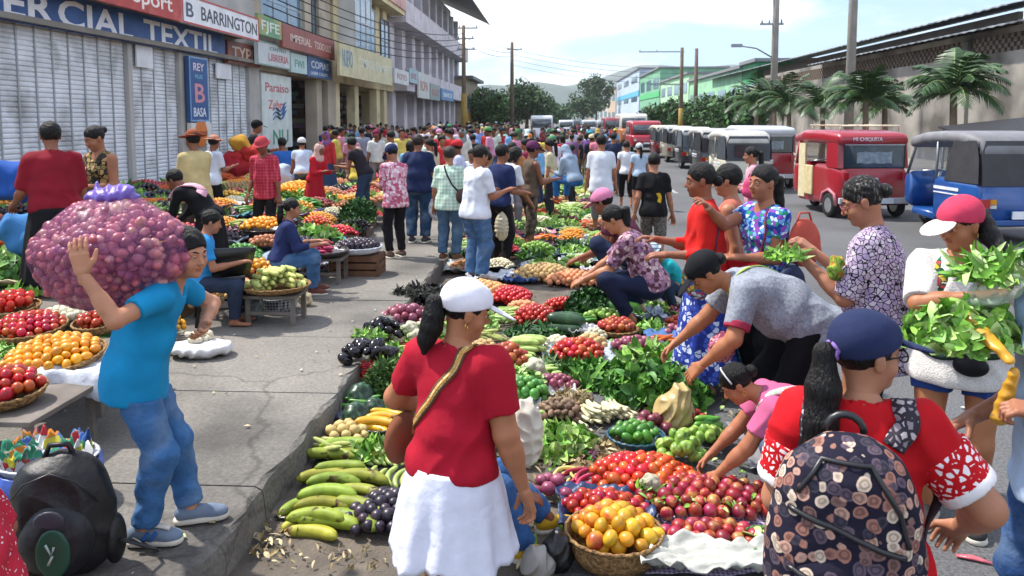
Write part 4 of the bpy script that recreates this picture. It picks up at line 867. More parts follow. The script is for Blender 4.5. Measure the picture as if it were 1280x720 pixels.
        if q.get('scoop', .3): B.post.append(carve_cap(J['N'] + M2 @ V3(0, .05, .0), J['N'] + M2 @ V3(0, .11, .03 - .05 * q.get('scoop', .3)), .05, .055))
        if top == 'tank':
            for g in (-1, 1): B.post.append(carve_cap(J['S' + 'LR'[g > 0]] + M2 @ V3(g * .02, 0, -.02), J['S' + 'LR'[g > 0]] + M2 @ V3(g * .1, 0, .05), .055, .07))
        part('shirt' if top != 'jacket' else 'jacket', B, hc, topm)
    if bottom in ('pants', 'shorts', 'capri'):
        B = SDF(); w = q.get('w', 1.0); B.ell(P + M1 @ V3(0, -.012, 0), (.150 * w + .009, .115 * (.6 + .4 * w) + .009, .13), M1, .05); B.ell(P + M1 @ V3(0, .005, .09), (.132 * w, .102 * w, .1), M1, .05)
        tl = q.get('trl', .014); cutf = {'shorts': .85, 'capri': 1.35, 'pants': 1.93}[bottom]
        for n in 'LR':
            if bottom == 'shorts': e = J['H' + n] + (J['K' + n] - J['H' + n]) * q.get('shortlen', cutf); B.cap(J['H' + n], e, .083 * (.5 + .5 * w) + tl, .066 * (.5 + .5 * w) + tl, .03, True)
            else:
                B.cap(J['H' + n], J['K' + n], .083 * (.5 + .5 * w) + tl, .056 + tl, .03); e = J['K' + n] + (J['A' + n] - J['K' + n]) * (cutf - 1); B.cap(J['K' + n], e, .056 + tl, .046 + tl, .025, True)
                d_ = J['A' + n] - J['K' + n]; th_ = nrm(J['H' + n] - J['K' + n]); bk = nrm(th_ - nrm(d_) * (th_ @ nrm(d_)) + V3(0, -.02, 0)); B.cap(J['K' + n] + bk * .014 + d_ * .15, J['K' + n] + bk * .014 + d_ * .45, .052 + tl, .046 + tl, .03)
                B.cap(J['K' + n], J['K' + n] + V3(0, .003, 0), .060 + tl, .060 + tl, .03)
        B.post.append(folds(.005 if lod < 2 else .003, sd + 50, 1.1, 1.2)); B.post.append(cut_near(P + M1 @ V3(0, 0, min(.115, q.get('hem', -.05) + .035) if q.get('hz', .86) > .6 and q.get('lean', 3) < 30 else .115), M1 @ V3(0, 0, 1), .23))
        part({'pants': 'trousers', 'capri': 'trousers', 'shorts': 'shorts'}[bottom], B, hc, botm)
    elif bottom == 'skirt':
        w = q.get('w', 1.0); hl = q.get('hemz', .42); mb = MB(); n = 96; prof = 22; vs = []
        r_ = random.Random(sd); ph = [r_.uniform(0, 6) for _ in range(4)]
        for i in range(prof + 1):
            u = i / prof; zt = P[2] + min(.11, q.get('hem', -.05) + .05); z = zt - (zt - hl) * u
            for k in range(n):
                a = 2 * math.pi * k / n; hip = .152 * w + .006 + .012 * math.sin(min(1, u * 2.6) * math.pi / 2) * w + .075 * u * q.get('flare', 1); fl = 1 + (.018 * math.sin(5 * a + ph[0]) + .02 * math.sin(9 * a + ph[1] + u) + .015 * math.sin(14 * a + ph[2] + 2 * u)) * u * 2.1
                zz = z + (.02 * math.sin(4 * a + ph[3]) * u) + .008 * math.sin(23 * a) * u
                vs.append((math.cos(a) * hip * fl * s + 0, (math.sin(a) * hip * .92 * fl - .0) * s, zz * s))
        fs = [(i*n+k, i*n+(k+1)%n, (i+1)*n+(k+1)%n, (i+1)*n+k) for i in range(prof) for k in range(n)]
        mb.add(vs, fs, 0, True); o = mb.build('skirt', botm, t); md = o.modifiers.new('cloth_thickness', 'SOLIDIFY'); md.thickness = .006
        if q.get('wrinkle'): 
            tx = bpy.data.textures.new('wr', 'CLOUDS'); tx.noise_scale = .09; md = o.modifiers.new('creases', 'DISPLACE'); md.texture = tx; md.strength = .014; md.texture_coords = 'LOCAL'
    if shoem is not None:
        for n, g in (('L', -1), ('R', 1)):
            B = SDF(); B2 = SDF(); A = J['A' + n]; tt = q.get('toe' + n, (0, 1, 0)); fd = nrm(V3(.12 * g + tt[0], tt[1], tt[2])); B.cap(A + V3(0, 0, -.022) - fd * .035, A + V3(0, 0, -.034) + fd * .09, .045, .036, .02); B.ell(A + V3(0, 0, -.040) + fd * .125, (.046, .056, .032), None, .03)
            B2.cap(A + V3(0, 0, -.062) - fd * .04, A + V3(0, 0, -.062) + fd * .135, .047, .049, .01); z0 = A[2] - .075
            B.post.append(plane((0, 0, z0 + .012), (0, 0, -1))); sh = part('shoe', B, max(hc * .8, .0075), shoem)
            if lod < 2: B2.post += [plane((0, 0, z0 + .026), (0, 0, 1)), plane((0, 0, z0 + .001), (0, 0, -1))]; part('sole', B2, max(hc * .8, .006), cloth('#c9c2b4'), None, sh)
    Mw = np.array(Matrix.Rotation(R(yaw), 3, 'Z'))
    W = lambda p: Vector(loc + Mw @ (V3(tuple(p)) * s))
    r_ = dict(t=t, J=J, W=W, s=s, yaw=yaw, loc=loc, M=Mw, q=q, h=hc); PEOPLE[label] = r_; return r_
STAND = {}
WALK = dict(footL=(.09, .17, .09), footR=(.09, -.18, .11))
SQUAT = dict(hz=.27, lean=32, hunch=10, footL=(.15, .16, .075), footR=(.13, .10, .075), knee=(.45, 1, 1.1))
SIT = dict(hz=.44, lean=12, footL=(.12, .40, .075), footR=(.10, .36, .075), knee=(.2, .6, 1))
HOLD = dict(armL=(-.02, .30, -.24), armR=(-.02, .32, -.22))
REACHD = dict(armL=(-.03, .38, -.30), armR=(-.02, .42, -.28))
def K_(*ds, **kw):
    r = {}
    for d in ds: r.update(d)
    r.update(kw); return r
# ================================================================== PEOPLE named one by one
from mathutils.bvhtree import BVHTree
def strap(P, nm, pts, w, m, par, off=.007, snap=('shirt',), th=.004):
    """a band laid on the clothes through local points (unit scale); returned in the person's frame"""
    tr = [o for o in P['t'].children if o.name.split('.')[0] in snap + ('jacket',)]
    vs, fs = [], []
    for o in tr:
        b = len(vs); vs += [v.co.copy() for v in o.data.vertices]; fs += [tuple(b + i for i in p.vertices) for p in o.data.polygons]
    bv = BVHTree.FromPolygons(vs, fs); s = P['s']; pts = [Vector(V3(p) * s) for p in pts]; fine = []
    for i in range(len(pts) - 1):
        for k in range(8): fine.append(pts[i].lerp(pts[i+1], k / 8))
    fine.append(pts[-1]); out = []
    for p in fine:
        c, n, _, _ = bv.find_nearest(p); out.append((c + n * off * (1 if (p - c).length < .25 else 1), n))
    mb = MB(); V = []
    for _ in range(5): out = [(out[max(0, i-1)][0] * .25 + out[i][0] * .5 + out[min(len(out)-1, i+1)][0] * .25, (out[max(0, i-1)][1] + out[i][1] + out[min(len(out)-1, i+1)][1]).normalized()) for i in range(len(out))]
    sm = [c for c, n in out]
    for i, (c, n) in enumerate(out):
        d = (sm[min(i+1, len(sm)-1)] - sm[max(i-1, 0)]).normalized(); r = d.cross(n).normalized()
        V += [sm[i] - r * w / 2 - n * th, sm[i] - r * w / 2 + n * th, sm[i] + r * w / 2 + n * th, sm[i] + r * w / 2 - n * th]
    mb.add(V, [(4*i+k, 4*i+(k+1)%4, 4*i+4+(k+1)%4, 4*i+4+k) for i in range(len(out)-1) for k in range(4)] + [(0,1,2,3)], 0, True)
    o = mb.build(nm, m, par); return o
def localroot(P, name, label, cat, group=None):
    t = empty(name, P['loc'], R(P['yaw'])); tag(t, label, cat, group); return t
# --- the boy with the sack
boy = person('boy in a turquoise T-shirt and jeans carrying a huge sack of shallots on his shoulder', 236, 285, Y=3.46, base=SW, yaw=-76, skin='#a9765a', top='tee', sleeve=.62, topm=cloth('#1587b8'), botm=denim('#3d6796'), hair='short', shoem=cloth('#6d7a8c'),
    lean=12, hunch=26, hyaw=-38, hpitch=10, w=1.0, belly=1.1, hem=-.14, loose=.022, trl=.018, flipR=True, hz=.85, ff=.8, cheek=1.15, neck=1.05, armw=1.0, footR=(.08, .02, .08), footL=(.10, .20, .08), armR=(.20, -.26, .16), poleR=(1, .25, -1.2), hdR=(.05, -.12, 1), thR=(0, 1, .1), curlR=16, armL=(-.06, .15, -.20), poleL=(.6, .6, -.6))
# trouser pocket zip and shoe stripes
mb = MB(); Wb = boy
strap(boy, 'back_pocket_patch', [(.06, -.2, .86), (.16, -.16, .90)], .035, cloth('#4a3420'), boy['t'], snap=('trousers',))
strap(boy, 'shoe_stripe', [(.14, .05, .03), (.125, .09, .085)], .016, cloth('#2c5f9c'), boy['t'], snap=('shoe',)); strap(boy, 'shoe_stripe', [(.145, .015, .03), (.13, .055, .085)], .016, cloth('#2c5f9c'), boy['t'], snap=('shoe',))
strap(boy, 'shoe_laces', [(.09, .07, .12), (.105, .15, .07)], .03, cloth('#c9c4b8'), boy['t'], snap=('shoe',))
# --- net sack of shallots
sc = D(138, 319, 3.45); t = empty('net_sack', sc); tag(t, 'huge purple net sack bulging with shallots on the shoulder of the boy', 'sack')
g = np.random.RandomState(5)
def sackr(u):   # direction -> radius
    x, y, z = u; k = 1 + .06 * math.sin(3 * x + 2 * z) + .05 * math.sin(5 * z + 1) + .04 * math.sin(6 * y + 4 * x)
    base_ = 1 / math.sqrt((x / .325) ** 2 + (y / .25) ** 2 + (z / .262) ** 2)
    return base_ * k * (1 + (.22 * max(0, x * .9 + z * .25 - .3)) - .10 * max(0, x - .2) * (1 if z < -.2 else 0) - .1 * max(0, -z - .55))
shm = [mat('shallot_skin', '#b0566c', rough=.4, var=.3, scale=25, rand=.3, huer=.02, c2='#c99a8c', c2pos=(.5, .75), c2scale=14, stretch=(1, 1, .3), spec=.5), mat('shallot_skin_dark', '#8a4260', rough=.38, var=.3, scale=25, rand=.25, huer=.02, c2='#a8606f', c2pos=(.5, .75), c2scale=14)]
def spheroid(n=8, m=12, r=(1, 1, 1), tip=0.0, dimple=0.0):
    vs = []; 
    for i in range(n + 1):
        th = math.pi * i / n
        for k in range(m):
            a = 2 * math.pi * k / m; rr = math.sin(th); z = math.cos(th)
            if tip and z > .75: z = z + tip * (z - .75) * 4 * (z - .75); rr *= (1 - .45 * (z > 0.99))
            if dimple and z > .6: z -= dimple * (z - .6) * 2
            vs.append((r[0] * rr * math.cos(a), r[1] * rr * math.sin(a), r[2] * z))
    return np.array(vs), [(i*m+k, i*m+(k+1)%m, (i+1)*m+(k+1)%m, (i+1)*m+k) for i in range(n) for k in range(m)]
sv, sf = spheroid(7, 10, (.0175, .0175, .0215), .5)
def mesh_of(name, V, F, m, mi=None):
    return npmesh(name, V, F, m if isinstance(m, (list, tuple)) else [m], True, mi)
shal = [mesh_of('shallot', sv, np.array(sf), [shm[0]]), mesh_of('shallot', sv * [1, 1.1, .92], np.array(sf), [shm[1]])]
N_s = 980; allv, allf, mi_ = [], [], []; nv_ = 0; front = []
ga = math.pi * (3 - math.sqrt(5)); cand = []
for i in range(N_s):
    z = 1 - 2 * (i + .5) / N_s; rr = math.sqrt(1 - z * z); a = i * ga; u = np.array([rr * math.cos(a), rr * math.sin(a), z]) + g.normal(size=3) * .03; u /= np.linalg.norm(u)
    p = u * (sackr(u) - .019 + g.uniform(-.012, .009)); cand.append((p[1] * 1.0 + .0 * p[0], p, u))
cand.sort(key=lambda c: c[0])
for i, (_, p, u) in enumerate(cand):
    sc_ = g.uniform(.75, 1.45); rot = Matrix.Rotation(g.uniform(0, 6), 3, 'X') @ Matrix.Rotation(g.uniform(0, 6), 3, 'Y')
    if i < 100:
        o = link('shallot', shal[i % 3 == 0], t); o.location = p; o.rotation_euler = rot.to_euler(); o.scale = (sc_,) * 3
    else:
        v = (sv * sc_) @ np.array(rot).T + p; allv.append(v); allf.append(np.array(sf) + nv_); nv_ += len(v); mi_ += [int(i % 3 == 0)] * len(sf)
o = link('shallots', npmesh('shallots', np.concatenate(allv), np.concatenate(allf), shm, True, mi_), t); tag(o, kind='stuff')
# net skin: thin translucent film with knotted mesh
netm = mat('purple_net', '#a05a86', rough=.35, var=.2, scale=30, spec=.5); N, K, b = nodes_of(netm)
tcn = N.new('ShaderNodeTexCoord'); mpn = N.new('ShaderNodeMapping'); mpn.inputs['Rotation'].default_value = (.6, .7, .4); mpn.inputs['Scale'].default_value = (150, 150, 150); K(tcn.outputs['Object'], mpn.inputs[0]); vv = N.new('ShaderNodeTexVoronoi'); vv.feature = 'DISTANCE_TO_EDGE'; vv.inputs['Scale'].default_value = 1.0; K(mpn.outputs[0], vv.inputs['Vector'])
mr = N.new('ShaderNodeMapRange'); mr.inputs[1].default_value = .05; mr.inputs[2].default_value = .14; mr.inputs[3].default_value = .5; mr.inputs[4].default_value = .10; K(vv.outputs['Distance'], mr.inputs[0]); K(mr.outputs[0], b.inputs['Alpha'])
vs = []; n, m = 40, 64
for i in range(n + 1):
    th = math.pi * i / n
    for k in range(m):
        a = 2 * math.pi * k / m; u = np.array([math.sin(th) * math.cos(a), math.sin(th) * math.sin(a), math.cos(th)]); vs.append(u * (sackr(u) + .006 + .004 * math.sin(23 * a + 7 * th) * math.sin(th)))
link('net', npmesh('net', np.array(vs), np.array([(i*m+k, i*m+(k+1)%m, (i+1)*m+(k+1)%m, (i+1)*m+k) for i in range(n) for k in range(m)]), [netm]), t)
B = SDF(); B.ell((.02, 0, .262), (.12, .08, .04), None); B.ell((.05, 0, .29), (.07, .05, .03), None, .03); B.cap((-.03, 0, .27), (-.05, .0, .325), .02, .008, .02); B.post.append(folds(.007, 3, 2.4)); V, Q = B.mesh(.006)
link('tied_neck', npmesh('tied_neck', V, Q, [mat('purple_plastic', '#6a50a8', rough=.35, var=.25, scale=20, bump=.5, bscale=30, spec=.5)]), t)
# --- woman in white cap
wc = person('woman in a dark red T-shirt, white skirt and white cap, seen from behind', 590, 346, s=.925, yaw=-22, skin='#9a6648', top='tee', sleeve=.68, topm=cloth('#a3142a'), bottom='skirt', botm=mat('white_cotton', '#d4d6e4', rough=.9, var=.05, scale=14, bump=.35, bscale=14), hair='pony', hat='cap', hatm=cloth('#d9d6de'),
    w=1.14, belly=1.3, bust=1, lean=5, hyaw=-48, hpitch=16, hem=-.03, hairlen=.2, tail=.042, tailoff=(-.03, -.02, 0), armR=(.13, .03, -.50), curlR=45, armL=(.10, .25, -.32), poleL=(1, -.5, -.6), hemz=.50, flare=1.0, wrinkle=True, armw=1.35, hpy=0)
t = localroot(wc, 'shoulder_bag', 'cloth shoulder bag with a woven brown and cream strap across the dark red T-shirt', 'bag')
J = wc['J']; C, N_ = J['C'], J['N']
bp = [(.06, .10, C[2] + .26), (.075, -.02, C[2] + .27), (.04, -.10, C[2] + .17), (-.05, -.15, C[2] + .06), (-.14, -.13, C[2] - .05), (-.24, -.02, C[2] - .12)]
strap(wc, 'strap', bp, .036, mat('strap_brown', '#5b3a28', rough=.8), t, off=.004, th=.002)
strap(wc, 'strap_stripe', bp, .018, pattern('strap_weave', '#c9a86a', ['#e2d2b2', '#7c4a2c'], 'cells', 120, .2), t, off=.0055, th=.002)
for dx in (-.012, .012): strap(wc, 'strap_edge', [(a + dx * .6, b_, c + dx) for a, b_, c in bp], .004, mat('strap_gold', '#c08a3a', rough=.6), t, off=.007, th=.0015)
mb = SDF(); mb.ell((-.28, .06, .90), (.05, .12, .11), None); o = link('bag_body', npmesh('bag_body', mb.mesh(.012)[0] * wc['s'], mb.mesh(.012)[1], [cloth('#7a4a34')]), t)
# --- woman with rose backpack
nb = person('woman in a bright red T-shirt, navy cap and glasses with a flowered backpack', 1084, 384, s=.955, yaw=-14, skin='#9a6a50', top='tee', sleeve=.72, topm=cloth('#b9121c'), bottom='skirt', botm=cloth('#0e0e11'), hair='pony', hat='cap', hatm=cloth('#232c4d'), w=1.28, belly=1.3, bust=1, lean=3, hyaw=-62, hpitch=2, hem=-.10, hairlen=.42, tail=.05, tailoff=(-.04, -.03, 0), hemz=.25, armw=1.4,
    armR=(.16, .16, -.36), poleR=(1, -.5, -.8), armL=(.02, .24, -.34), poleL=(.3, -.5, -.8))
J = nb['J']; C = J['C']; s_ = nb['s']; MHn, HCn = J['MH'], J['HC']
mb = MB()
for g_ in (-1, 1):
    c = HCn + MHn @ V3(g_ * .033, .098, .002); pts = [(c + MHn @ V3(.024 * math.cos(a), 0, .018 * math.sin(a))) * s_ for a in np.linspace(0, 6.283, 17)]; mb.tube(pts, .0025, 5)
    mb.tube([(c + MHn @ V3(g_ * .024, 0, .006)) * s_, (HCn + MHn @ V3(g_ * .076, .03, .008)) * s_, (HCn + MHn @ V3(g_ * .078, -.01, .002)) * s_], .0025, 5)
t = localroot(nb, 'glasses', 'black framed glasses on the woman in the navy cap', 'glasses'); mb.build('frame', cloth('#15120f', .3), t)
t = localroot(nb, 'hair_tie', 'small lilac hair tie on the ponytail under the navy cap', 'hair tie'); p0 = HCn + MHn @ V3(0, -.118, .014)
mb = MB(); mb.tube([(p0 + MHn @ V3(.024 * math.cos(a), .0, .024 * math.sin(a)) + MHn @ V3(0, .006 * math.sin(5 * a), 0)) * s_ for a in np.linspace(0, 6.283, 25)], .009, 6); mb.build('band', cloth('#8a6bb0'), t)
for g_, nn_ in ((1, 'R'),):
    a_ = J['S' + nn_]; e_ = J['S' + nn_] + (J['E' + nn_] - J['S' + nn_]) * .70
rosem = pattern('rose_print', '#1d1a2b', ['#b48c7c', '#94685c', '#5a4c58', '#c9b4a0', '#7a5c58', '#3c3844'], 'floral', 30, .56)
whitepr = pattern('sleeve_print', '#b9121c', ['#e8dcdc', '#e8dcdc'], 'cells', 46, .2)
for nn_ in 'LR':
    S_, E_ = J['S' + nn_], J['E' + nn_]; B = SDF(); a = 1.4; e = S_ + (E_ - S_) * .735
    B.cap(S_ + (E_ - S_) * .25, e, .0665 * a * 1.0, .0575 * a + .004, .01, True); d = nrm(E_ - S_); B.post.append(plane(S_ + (E_ - S_) * .28, -d)); link('sleeve_print', npmesh('sleeve_print', B.mesh(.008)[0] * s_, B.mesh(.008)[1], [whitepr]), nb['t'])
    B = SDF(); B.cap(S_ + (E_ - S_) * .6, S_ + (E_ - S_) * .78, .060 * a + .006, .0585 * a + .006, .01, True); B.post.append(plane(S_ + (E_ - S_) * .66, -d)); link('sleeve_cuff', npmesh('sleeve_cuff', B.mesh(.008)[0] * s_, B.mesh(.008)[1], [cloth('#d8d4d4')]), nb['t'])
t = localroot(nb, 'backpack', 'dark backpack with a rose print on the back of the woman in the navy cap', 'backpack')
def sdfpart(nm, B, h, m, par=None, s=1.0): V, Q = B.mesh(h); return link(nm, npmesh(nm, V * s, Q, [m]), par)
yb = -.235; zc = C[2] - .015; xb = -.06
B = SDF(); [B.cap((xb + sx_ * .105, yb + .01, zc - .17), (xb + sx_ * .085, yb + .01, zc + .07), .105, .095, .08) for sx_ in (-1, 1)]; B.ell((xb, yb + .005, zc - .05), (.19, .115, .2), None, .06); B.ell((xb, yb + .01, zc + .14), (.12, .085, .10), None, .1); B.post.append(folds(.004, 3, .9)); sdfpart('bag_body', B, .009, rosem, t, s_)
B = SDF(); B.ell((xb, yb - .085, zc - .15), (.15, .05, .11), None, .03); B.post.append(folds(.003, 5)); sdfpart('front_pocket', B, .008, rosem, t, s_)
bag_objs = [o for o in t.children]
def on_bag(pts, r, nm, m):
    vs, fs = [], []
    for o in bag_objs: b_ = len(vs); vs += [v.co.copy() for v in o.data.vertices]; fs += [tuple(b_ + i for i in p.vertices) for p in o.data.polygons]
    bv = BVHTree.FromPolygons(vs, fs); out = []
    for a, b_ in zip(pts[:-1], pts[1:]):
        for k in range(6):
            p = Vector(a).lerp(Vector(b_), k / 6) * s_; h = bv.ray_cast(p + Vector((0, -.5, 0)), Vector((0, 1, 0)))
            if h[0] is not None: out.append(h[0] + h[1] * .003)
    mb = MB(); mb.tube(out, r, 6); return mb.build(nm, m, t)
zipm = mat('zip_black', '#15151a', rough=.4, spec=.6); zt_ = mat('zip_teeth', '#8a7a66', rough=.35, metal=.6)
for zz_, sl in ((zc + .02, 1), (zc - .14, 1)):
    pts = [(xb - .15, 0, zz_ + .035), (xb - .05, 0, zz_ + .01), (xb + .07, 0, zz_ - .035), (xb + .15, 0, zz_ - .06)]; on_bag(pts, .008, 'zip_tape', zipm); on_bag([(a, b_, c + .002) for a, b_, c in pts], .0045, 'zip', zt_)
on_bag([(xb - .13, 0, zc + .10), (xb - .07, 0, zc + .19), (xb + .05, 0, zc + .19), (xb + .12, 0, zc + .08), (xb + .15, 0, zc - .03)], .007, 'zip_tape', zipm)
strap(nb, 'shoulder_strap', [(.10, -.13, C[2] + .16), (.115, -.05, C[2] + .235), (.12, .03, C[2] + .23), (.13, .10, C[2] + .12)], .062, pattern('strap_print', '#37323a', ['#b9aeb0', '#8a7f86'], 'cells', 40, .16), t, off=.008)
strap(nb, 'shoulder_strap', [(-.14, -.13, C[2] + .14), (-.14, -.05, C[2] + .22), (-.14, .05, C[2] + .22)], .062, pattern('strap_print', '#37323a', ['#b9aeb0', '#8a7f86'], 'cells', 40, .16), t, off=.008)
strap(nb, 'side_strap', [(.14, -.17, C[2] - .20), (.22, -.04, C[2] - .12), (.22, .06, C[2] - .02)], .025, cloth('#3a2c30'), t, off=.008)
mb = MB(); mb.tube([Vector((xb + math.cos(a) * .05, -.15, zc + .22 + math.sin(a) * .05)) * s_ for a in np.linspace(0, 3.14, 9)], .011, 6); mb.build('grab_handle', zipm, t)
# --- woman in pink cap
pc = person('woman in a pink cap with white visor and a long white lace top', 1198, 243, Y=4.05, yaw=150, skin='#94603f', top='tee', sleeve=.95, topm=mat('white_lace', '#cfcac4', rough=.85, var=.12, scale=90, bump=.4, bscale=120), bottom='shorts', botm=cloth('#27407c'), hair='pony', hat='cap', hatm=cloth('#c83e5a'), visorm=cloth('#dccfcc'), shoem=cloth('#333333'),
    w=1.25, belly=1.2, bust=1, hyaw=-38, hpitch=14, hem=-.13, hairlen=.2, tail=.04, tailoff=(-.10, .20, .02), scoop=.9, armR=(-.24, .26, -.08), poleR=(1, .2, -.5), armL=(.02, .28, -.22), poleL=(1, 0, -.6), armw=1.2, shortlen=.42, loose=.03, cheek=1.1)
t = localroot(pc, 'neck_scarf', 'green flowered scarf round the neck of the woman in the pink cap', 'scarf'); C = pc['J']['C']
scm = pattern('scarf_floral', '#1f4a30', ['#2f7a4c', '#b8404a', '#e0d8c0', '#c9a03a', '#204a34'], 'cells', 30, .08)
strap(pc, 'scarf_end', [(-.07, -.04, C[2] + .23), (-.085, .05, C[2] + .20), (-.08, .13, C[2] + .07), (-.09, .16, C[2] - .02)], .065, scm, t); strap(pc, 'scarf_end', [(.07, -.04, C[2] + .23), (.085, .05, C[2] + .20), (.09, .13, C[2] + .07), (.10, .16, C[2] - .0)], .065, scm, t)
def earring(P, g_, c='#caa24a'):
    J = P['J']; p = (J['HC'] + J['MH'] @ V3(g_ * .082, -.008, -.045)) * P['s']; t = localroot(P, 'earring', 'gold hoop earring on ' + [k for k, v in PEOPLE.items() if v is P][0].split(' with')[0].split(',')[0], 'earring')
    mb = MB(); mb.tube([p + V3(0, .010 * math.cos(a), .012 * math.sin(a)) for a in np.linspace(0, 6.283, 13)], .0022, 5); mb.build('hoop', mat('gold', c, rough=.25, metal=.9), t)
earring(pc, -1); earring(wc, 1, '#d8d8d8')
t = localroot(pc, 'belt_bag', 'small black belt bag at the waist of the woman in the pink cap', 'bag'); B = SDF(); B.ell((-.06, .19, .85), (.075, .035, .05), None); sdfpart('pouch', B, .008, cloth('#131316', .5), t, pc['s']); strap(pc, 'belt', [(-.2, 0, .9), (-.1, .2, .88), (.1, .2, .86), (.2, 0, .9)], .03, cloth('#24382e'), t)
# --- right edge person
ep = person('person in a pale blue shirt and jeans at the right edge holding out vegetables', 1338, 262, Y=2.75, yaw=96, skin='#8a5a42', top='tee', sleeve=.8, topm=cloth('#a9bfd8'), botm=denim('#2c4a78'), hair='short', hem=-.16, shoem=cloth('#332222'), w=1.15, armL=(-.02, .17, -.24), poleL=(.5, -.6, -1), curlL=62, armR=(0, .2, -.36), curlR=60, loose=.03)
# --- floral blouse woman
fl = person('woman with greying hair in a lilac and black flowered blouse reading glasses', 1067, 222, Y=4.5, yaw=62, skin='#8f6048', top='tee', sleeve=.95, topm=pattern('lilac_floral', '#17131c', ['#b9a6bd', '#a894b4', '#c7bcca'], 'cells', 38, .07), botm=cloth('#16161a'), hair='bun', hairm=hair_gr, shoem=cloth('#222222'), w=1.15, hpitch=24, hyaw=12, lean=6, hem=-.20, scoop=.4, armL=(.0, .28, -.10), armR=(0, .30, -.10), curl=40, loose=.035, belly=1.1)
mb = MB(); J = fl['J']
for g_ in (-1, 1):
    c = J['HC'] + J['MH'] @ V3(g_ * .033, .10, -.004); mb.tube([(c + J['MH'] @ V3(.022 * math.cos(a), 0, .017 * math.sin(a))) * fl['s'] for a in np.linspace(0, 6.283, 15)], .003, 5); mb.tube([(c + J['MH'] @ V3(g_ * .022, 0, .004)) * fl['s'], (J['HC'] + J['MH'] @ V3(g_ * .078, -.005, .004)) * fl['s']], .002, 5)
t = localroot(fl, 'glasses', 'pinkish reading glasses on the woman with greying hair', 'glasses'); mb.build('frame', cloth('#8a3a4c', .3), t)
t = localroot(fl, 'shoulder_bag', 'grey brown shoulder bag hanging behind the lilac flowered blouse', 'bag'); B = SDF(); B.ell((.22, -.20, .80), (.07, .13, .15), None); B.post.append(folds(.005, 3)); sdfpart('bag_body', B, .01, cloth('#8b8276'), t, fl['s']); strap(fl, 'strap', [(.17, -.1, 1.3), (.19, -.16, 1.15), (.2, -.2, .98)], .02, cloth('#4a4038'), t)
# --- street side women
bl = person('woman in a blue flowered top with her arm stretched out to the left', 955, 205, Y=5.9, yaw=112, skin='#8f5c42', top='tee', sleeve=.5, topm=pattern('blue_floral', '#2a5aa8', ['#1d3c86', '#c9d6e6', '#8a3f9c', '#2f8a5c', '#6fa3d8'], 'cells', 34, .05), botm=cloth('#0f0f13'), hair='pony', shoem=cloth('#222222'), w=1.12, bust=1, hyaw=6, armR=(-.16, .44, .06), poleR=(.3, 0, -1), armL=(-.06, .26, -.26), hpitch=2, loose=.02, hem=-.12)
t = localroot(bl, 'belt_pouch', 'small red camera pouch on the front of the blue flowered top', 'bag'); B = SDF(); B.cap((-.09, .19, .93), (.09, .19, .93), .07, .07); B.post.append(plane((0, .245, 0), (0, 1, 0))); B.post.append(plane((0, .15, 0), (0, -1, 0))); sdfpart('pouch', B, .008, cloth('#b3202c', .4), t, bl['s']); strap(bl, 'strap', [(-.1, .17, .98), (-.13, .12, 1.15), (-.1, .08, 1.35)], .014, cloth('#7a2a30'), t)
def tote(P, x, y, z, w, h, d, c, label, rot=0, name='tote_bag'):
    t = localroot(P, name, label, 'bag'); B = SDF(); B.ell((x, y, z), (d, w, h), None); B.ell((x, y, z - h * .5), (d * 1.1, w * 1.1, h * .5), None, .05); B.post.append(folds(.006, 9)); sdfpart('bag_body', B, .011, cloth(c, .6), t, P['s'])
    mb = MB(); mb.tube([V3(x, y - w * .5, z + h * .8) * P['s'], V3(x, y - w * .3, z + h * 1.25) * P['s'], V3(x, y + w * .3, z + h * 1.25) * P['s'], V3(x, y + w * .5, z + h * .8) * P['s']], .008, 6); mb.build('handle', cloth(c, .6), t)
tote(bl, -.23, -.10, 1.12, .12, .15, .05, '#b04a3c', 'coral red tote bag under the arm of the blue flowered top'); tote(bl, -.27, .02, .86, .10, .12, .045, '#1c2540', 'small navy handbag hanging below the coral tote')
ct = person('woman with pinned hair in a coral sleeveless top and teal skirt', 908, 205, Y=6.5, yaw=72, skin='#9a6a4e', top='tank', topm=cloth('#b96a5a'), bottom='skirt', botm=pattern('teal_print', '#14505c', ['#2a8a88', '#1c3c5c', '#6ab0a4'], 'cells', 30, .1), hair='short', hemz=.15, w=1.1, armL=(.07, .0, -.5), armR=(.05, .2, -.3), scoop=.8)
rw = person('woman in a bright red long sleeved blouse with a low hair bun', 874, 203, Y=6.05, yaw=88, skin='#7d4c35', top='long', sleeve=1.5, topm=cloth('#c4201c'), bottom='skirt', botm=pattern('blue_white_print', '#26388c', ['#4358b0', '#c0c8e0', '#22307a'], 'cells', 26, .1), hair='bun', hemz=.15, w=1.0, armL=(.0, .26, -.28), armR=(0, .30, -.22), loose=.03, hem=-.1, bunz=-.02)
t = localroot(rw, 'cloth_bag', 'round flowered cloth bag at the hip of the woman in red', 'bag'); B = SDF(); B.ell((-.17, .07, .84), (.05, .13, .14), None); sdfpart('bag_body', B, .01, pattern('bag_floral', '#4c3a5c', ['#b04a6a', '#c9a04a', '#3a5a9c', '#c9c4d0', '#6a8a5c'], 'cells', 34, .05), t, rw['s']); strap(rw, 'strap', [(-.17, .02, .98), (-.13, .0, 1.2), (-.05, 0, 1.36)], .015, cloth('#5c3a4c'), t)
person('young woman in a pink blouse carrying a pink bag beside the white roofed mototaxis', 938, 183, Y=12, yaw=80, skin='#94624a', top='long', sleeve=1.5, topm=cloth('#d39aa6'), botm=cloth('#3c2c3c'), hair='pony', hairlen=.3, **K_(HOLD))
pb = list(PEOPLE.values())[-1]; tote(pb, -.2, .05, 1.05, .12, .15, .08, '#c0406a', 'bright pink bag carried by the young woman in pink', name='handbag')
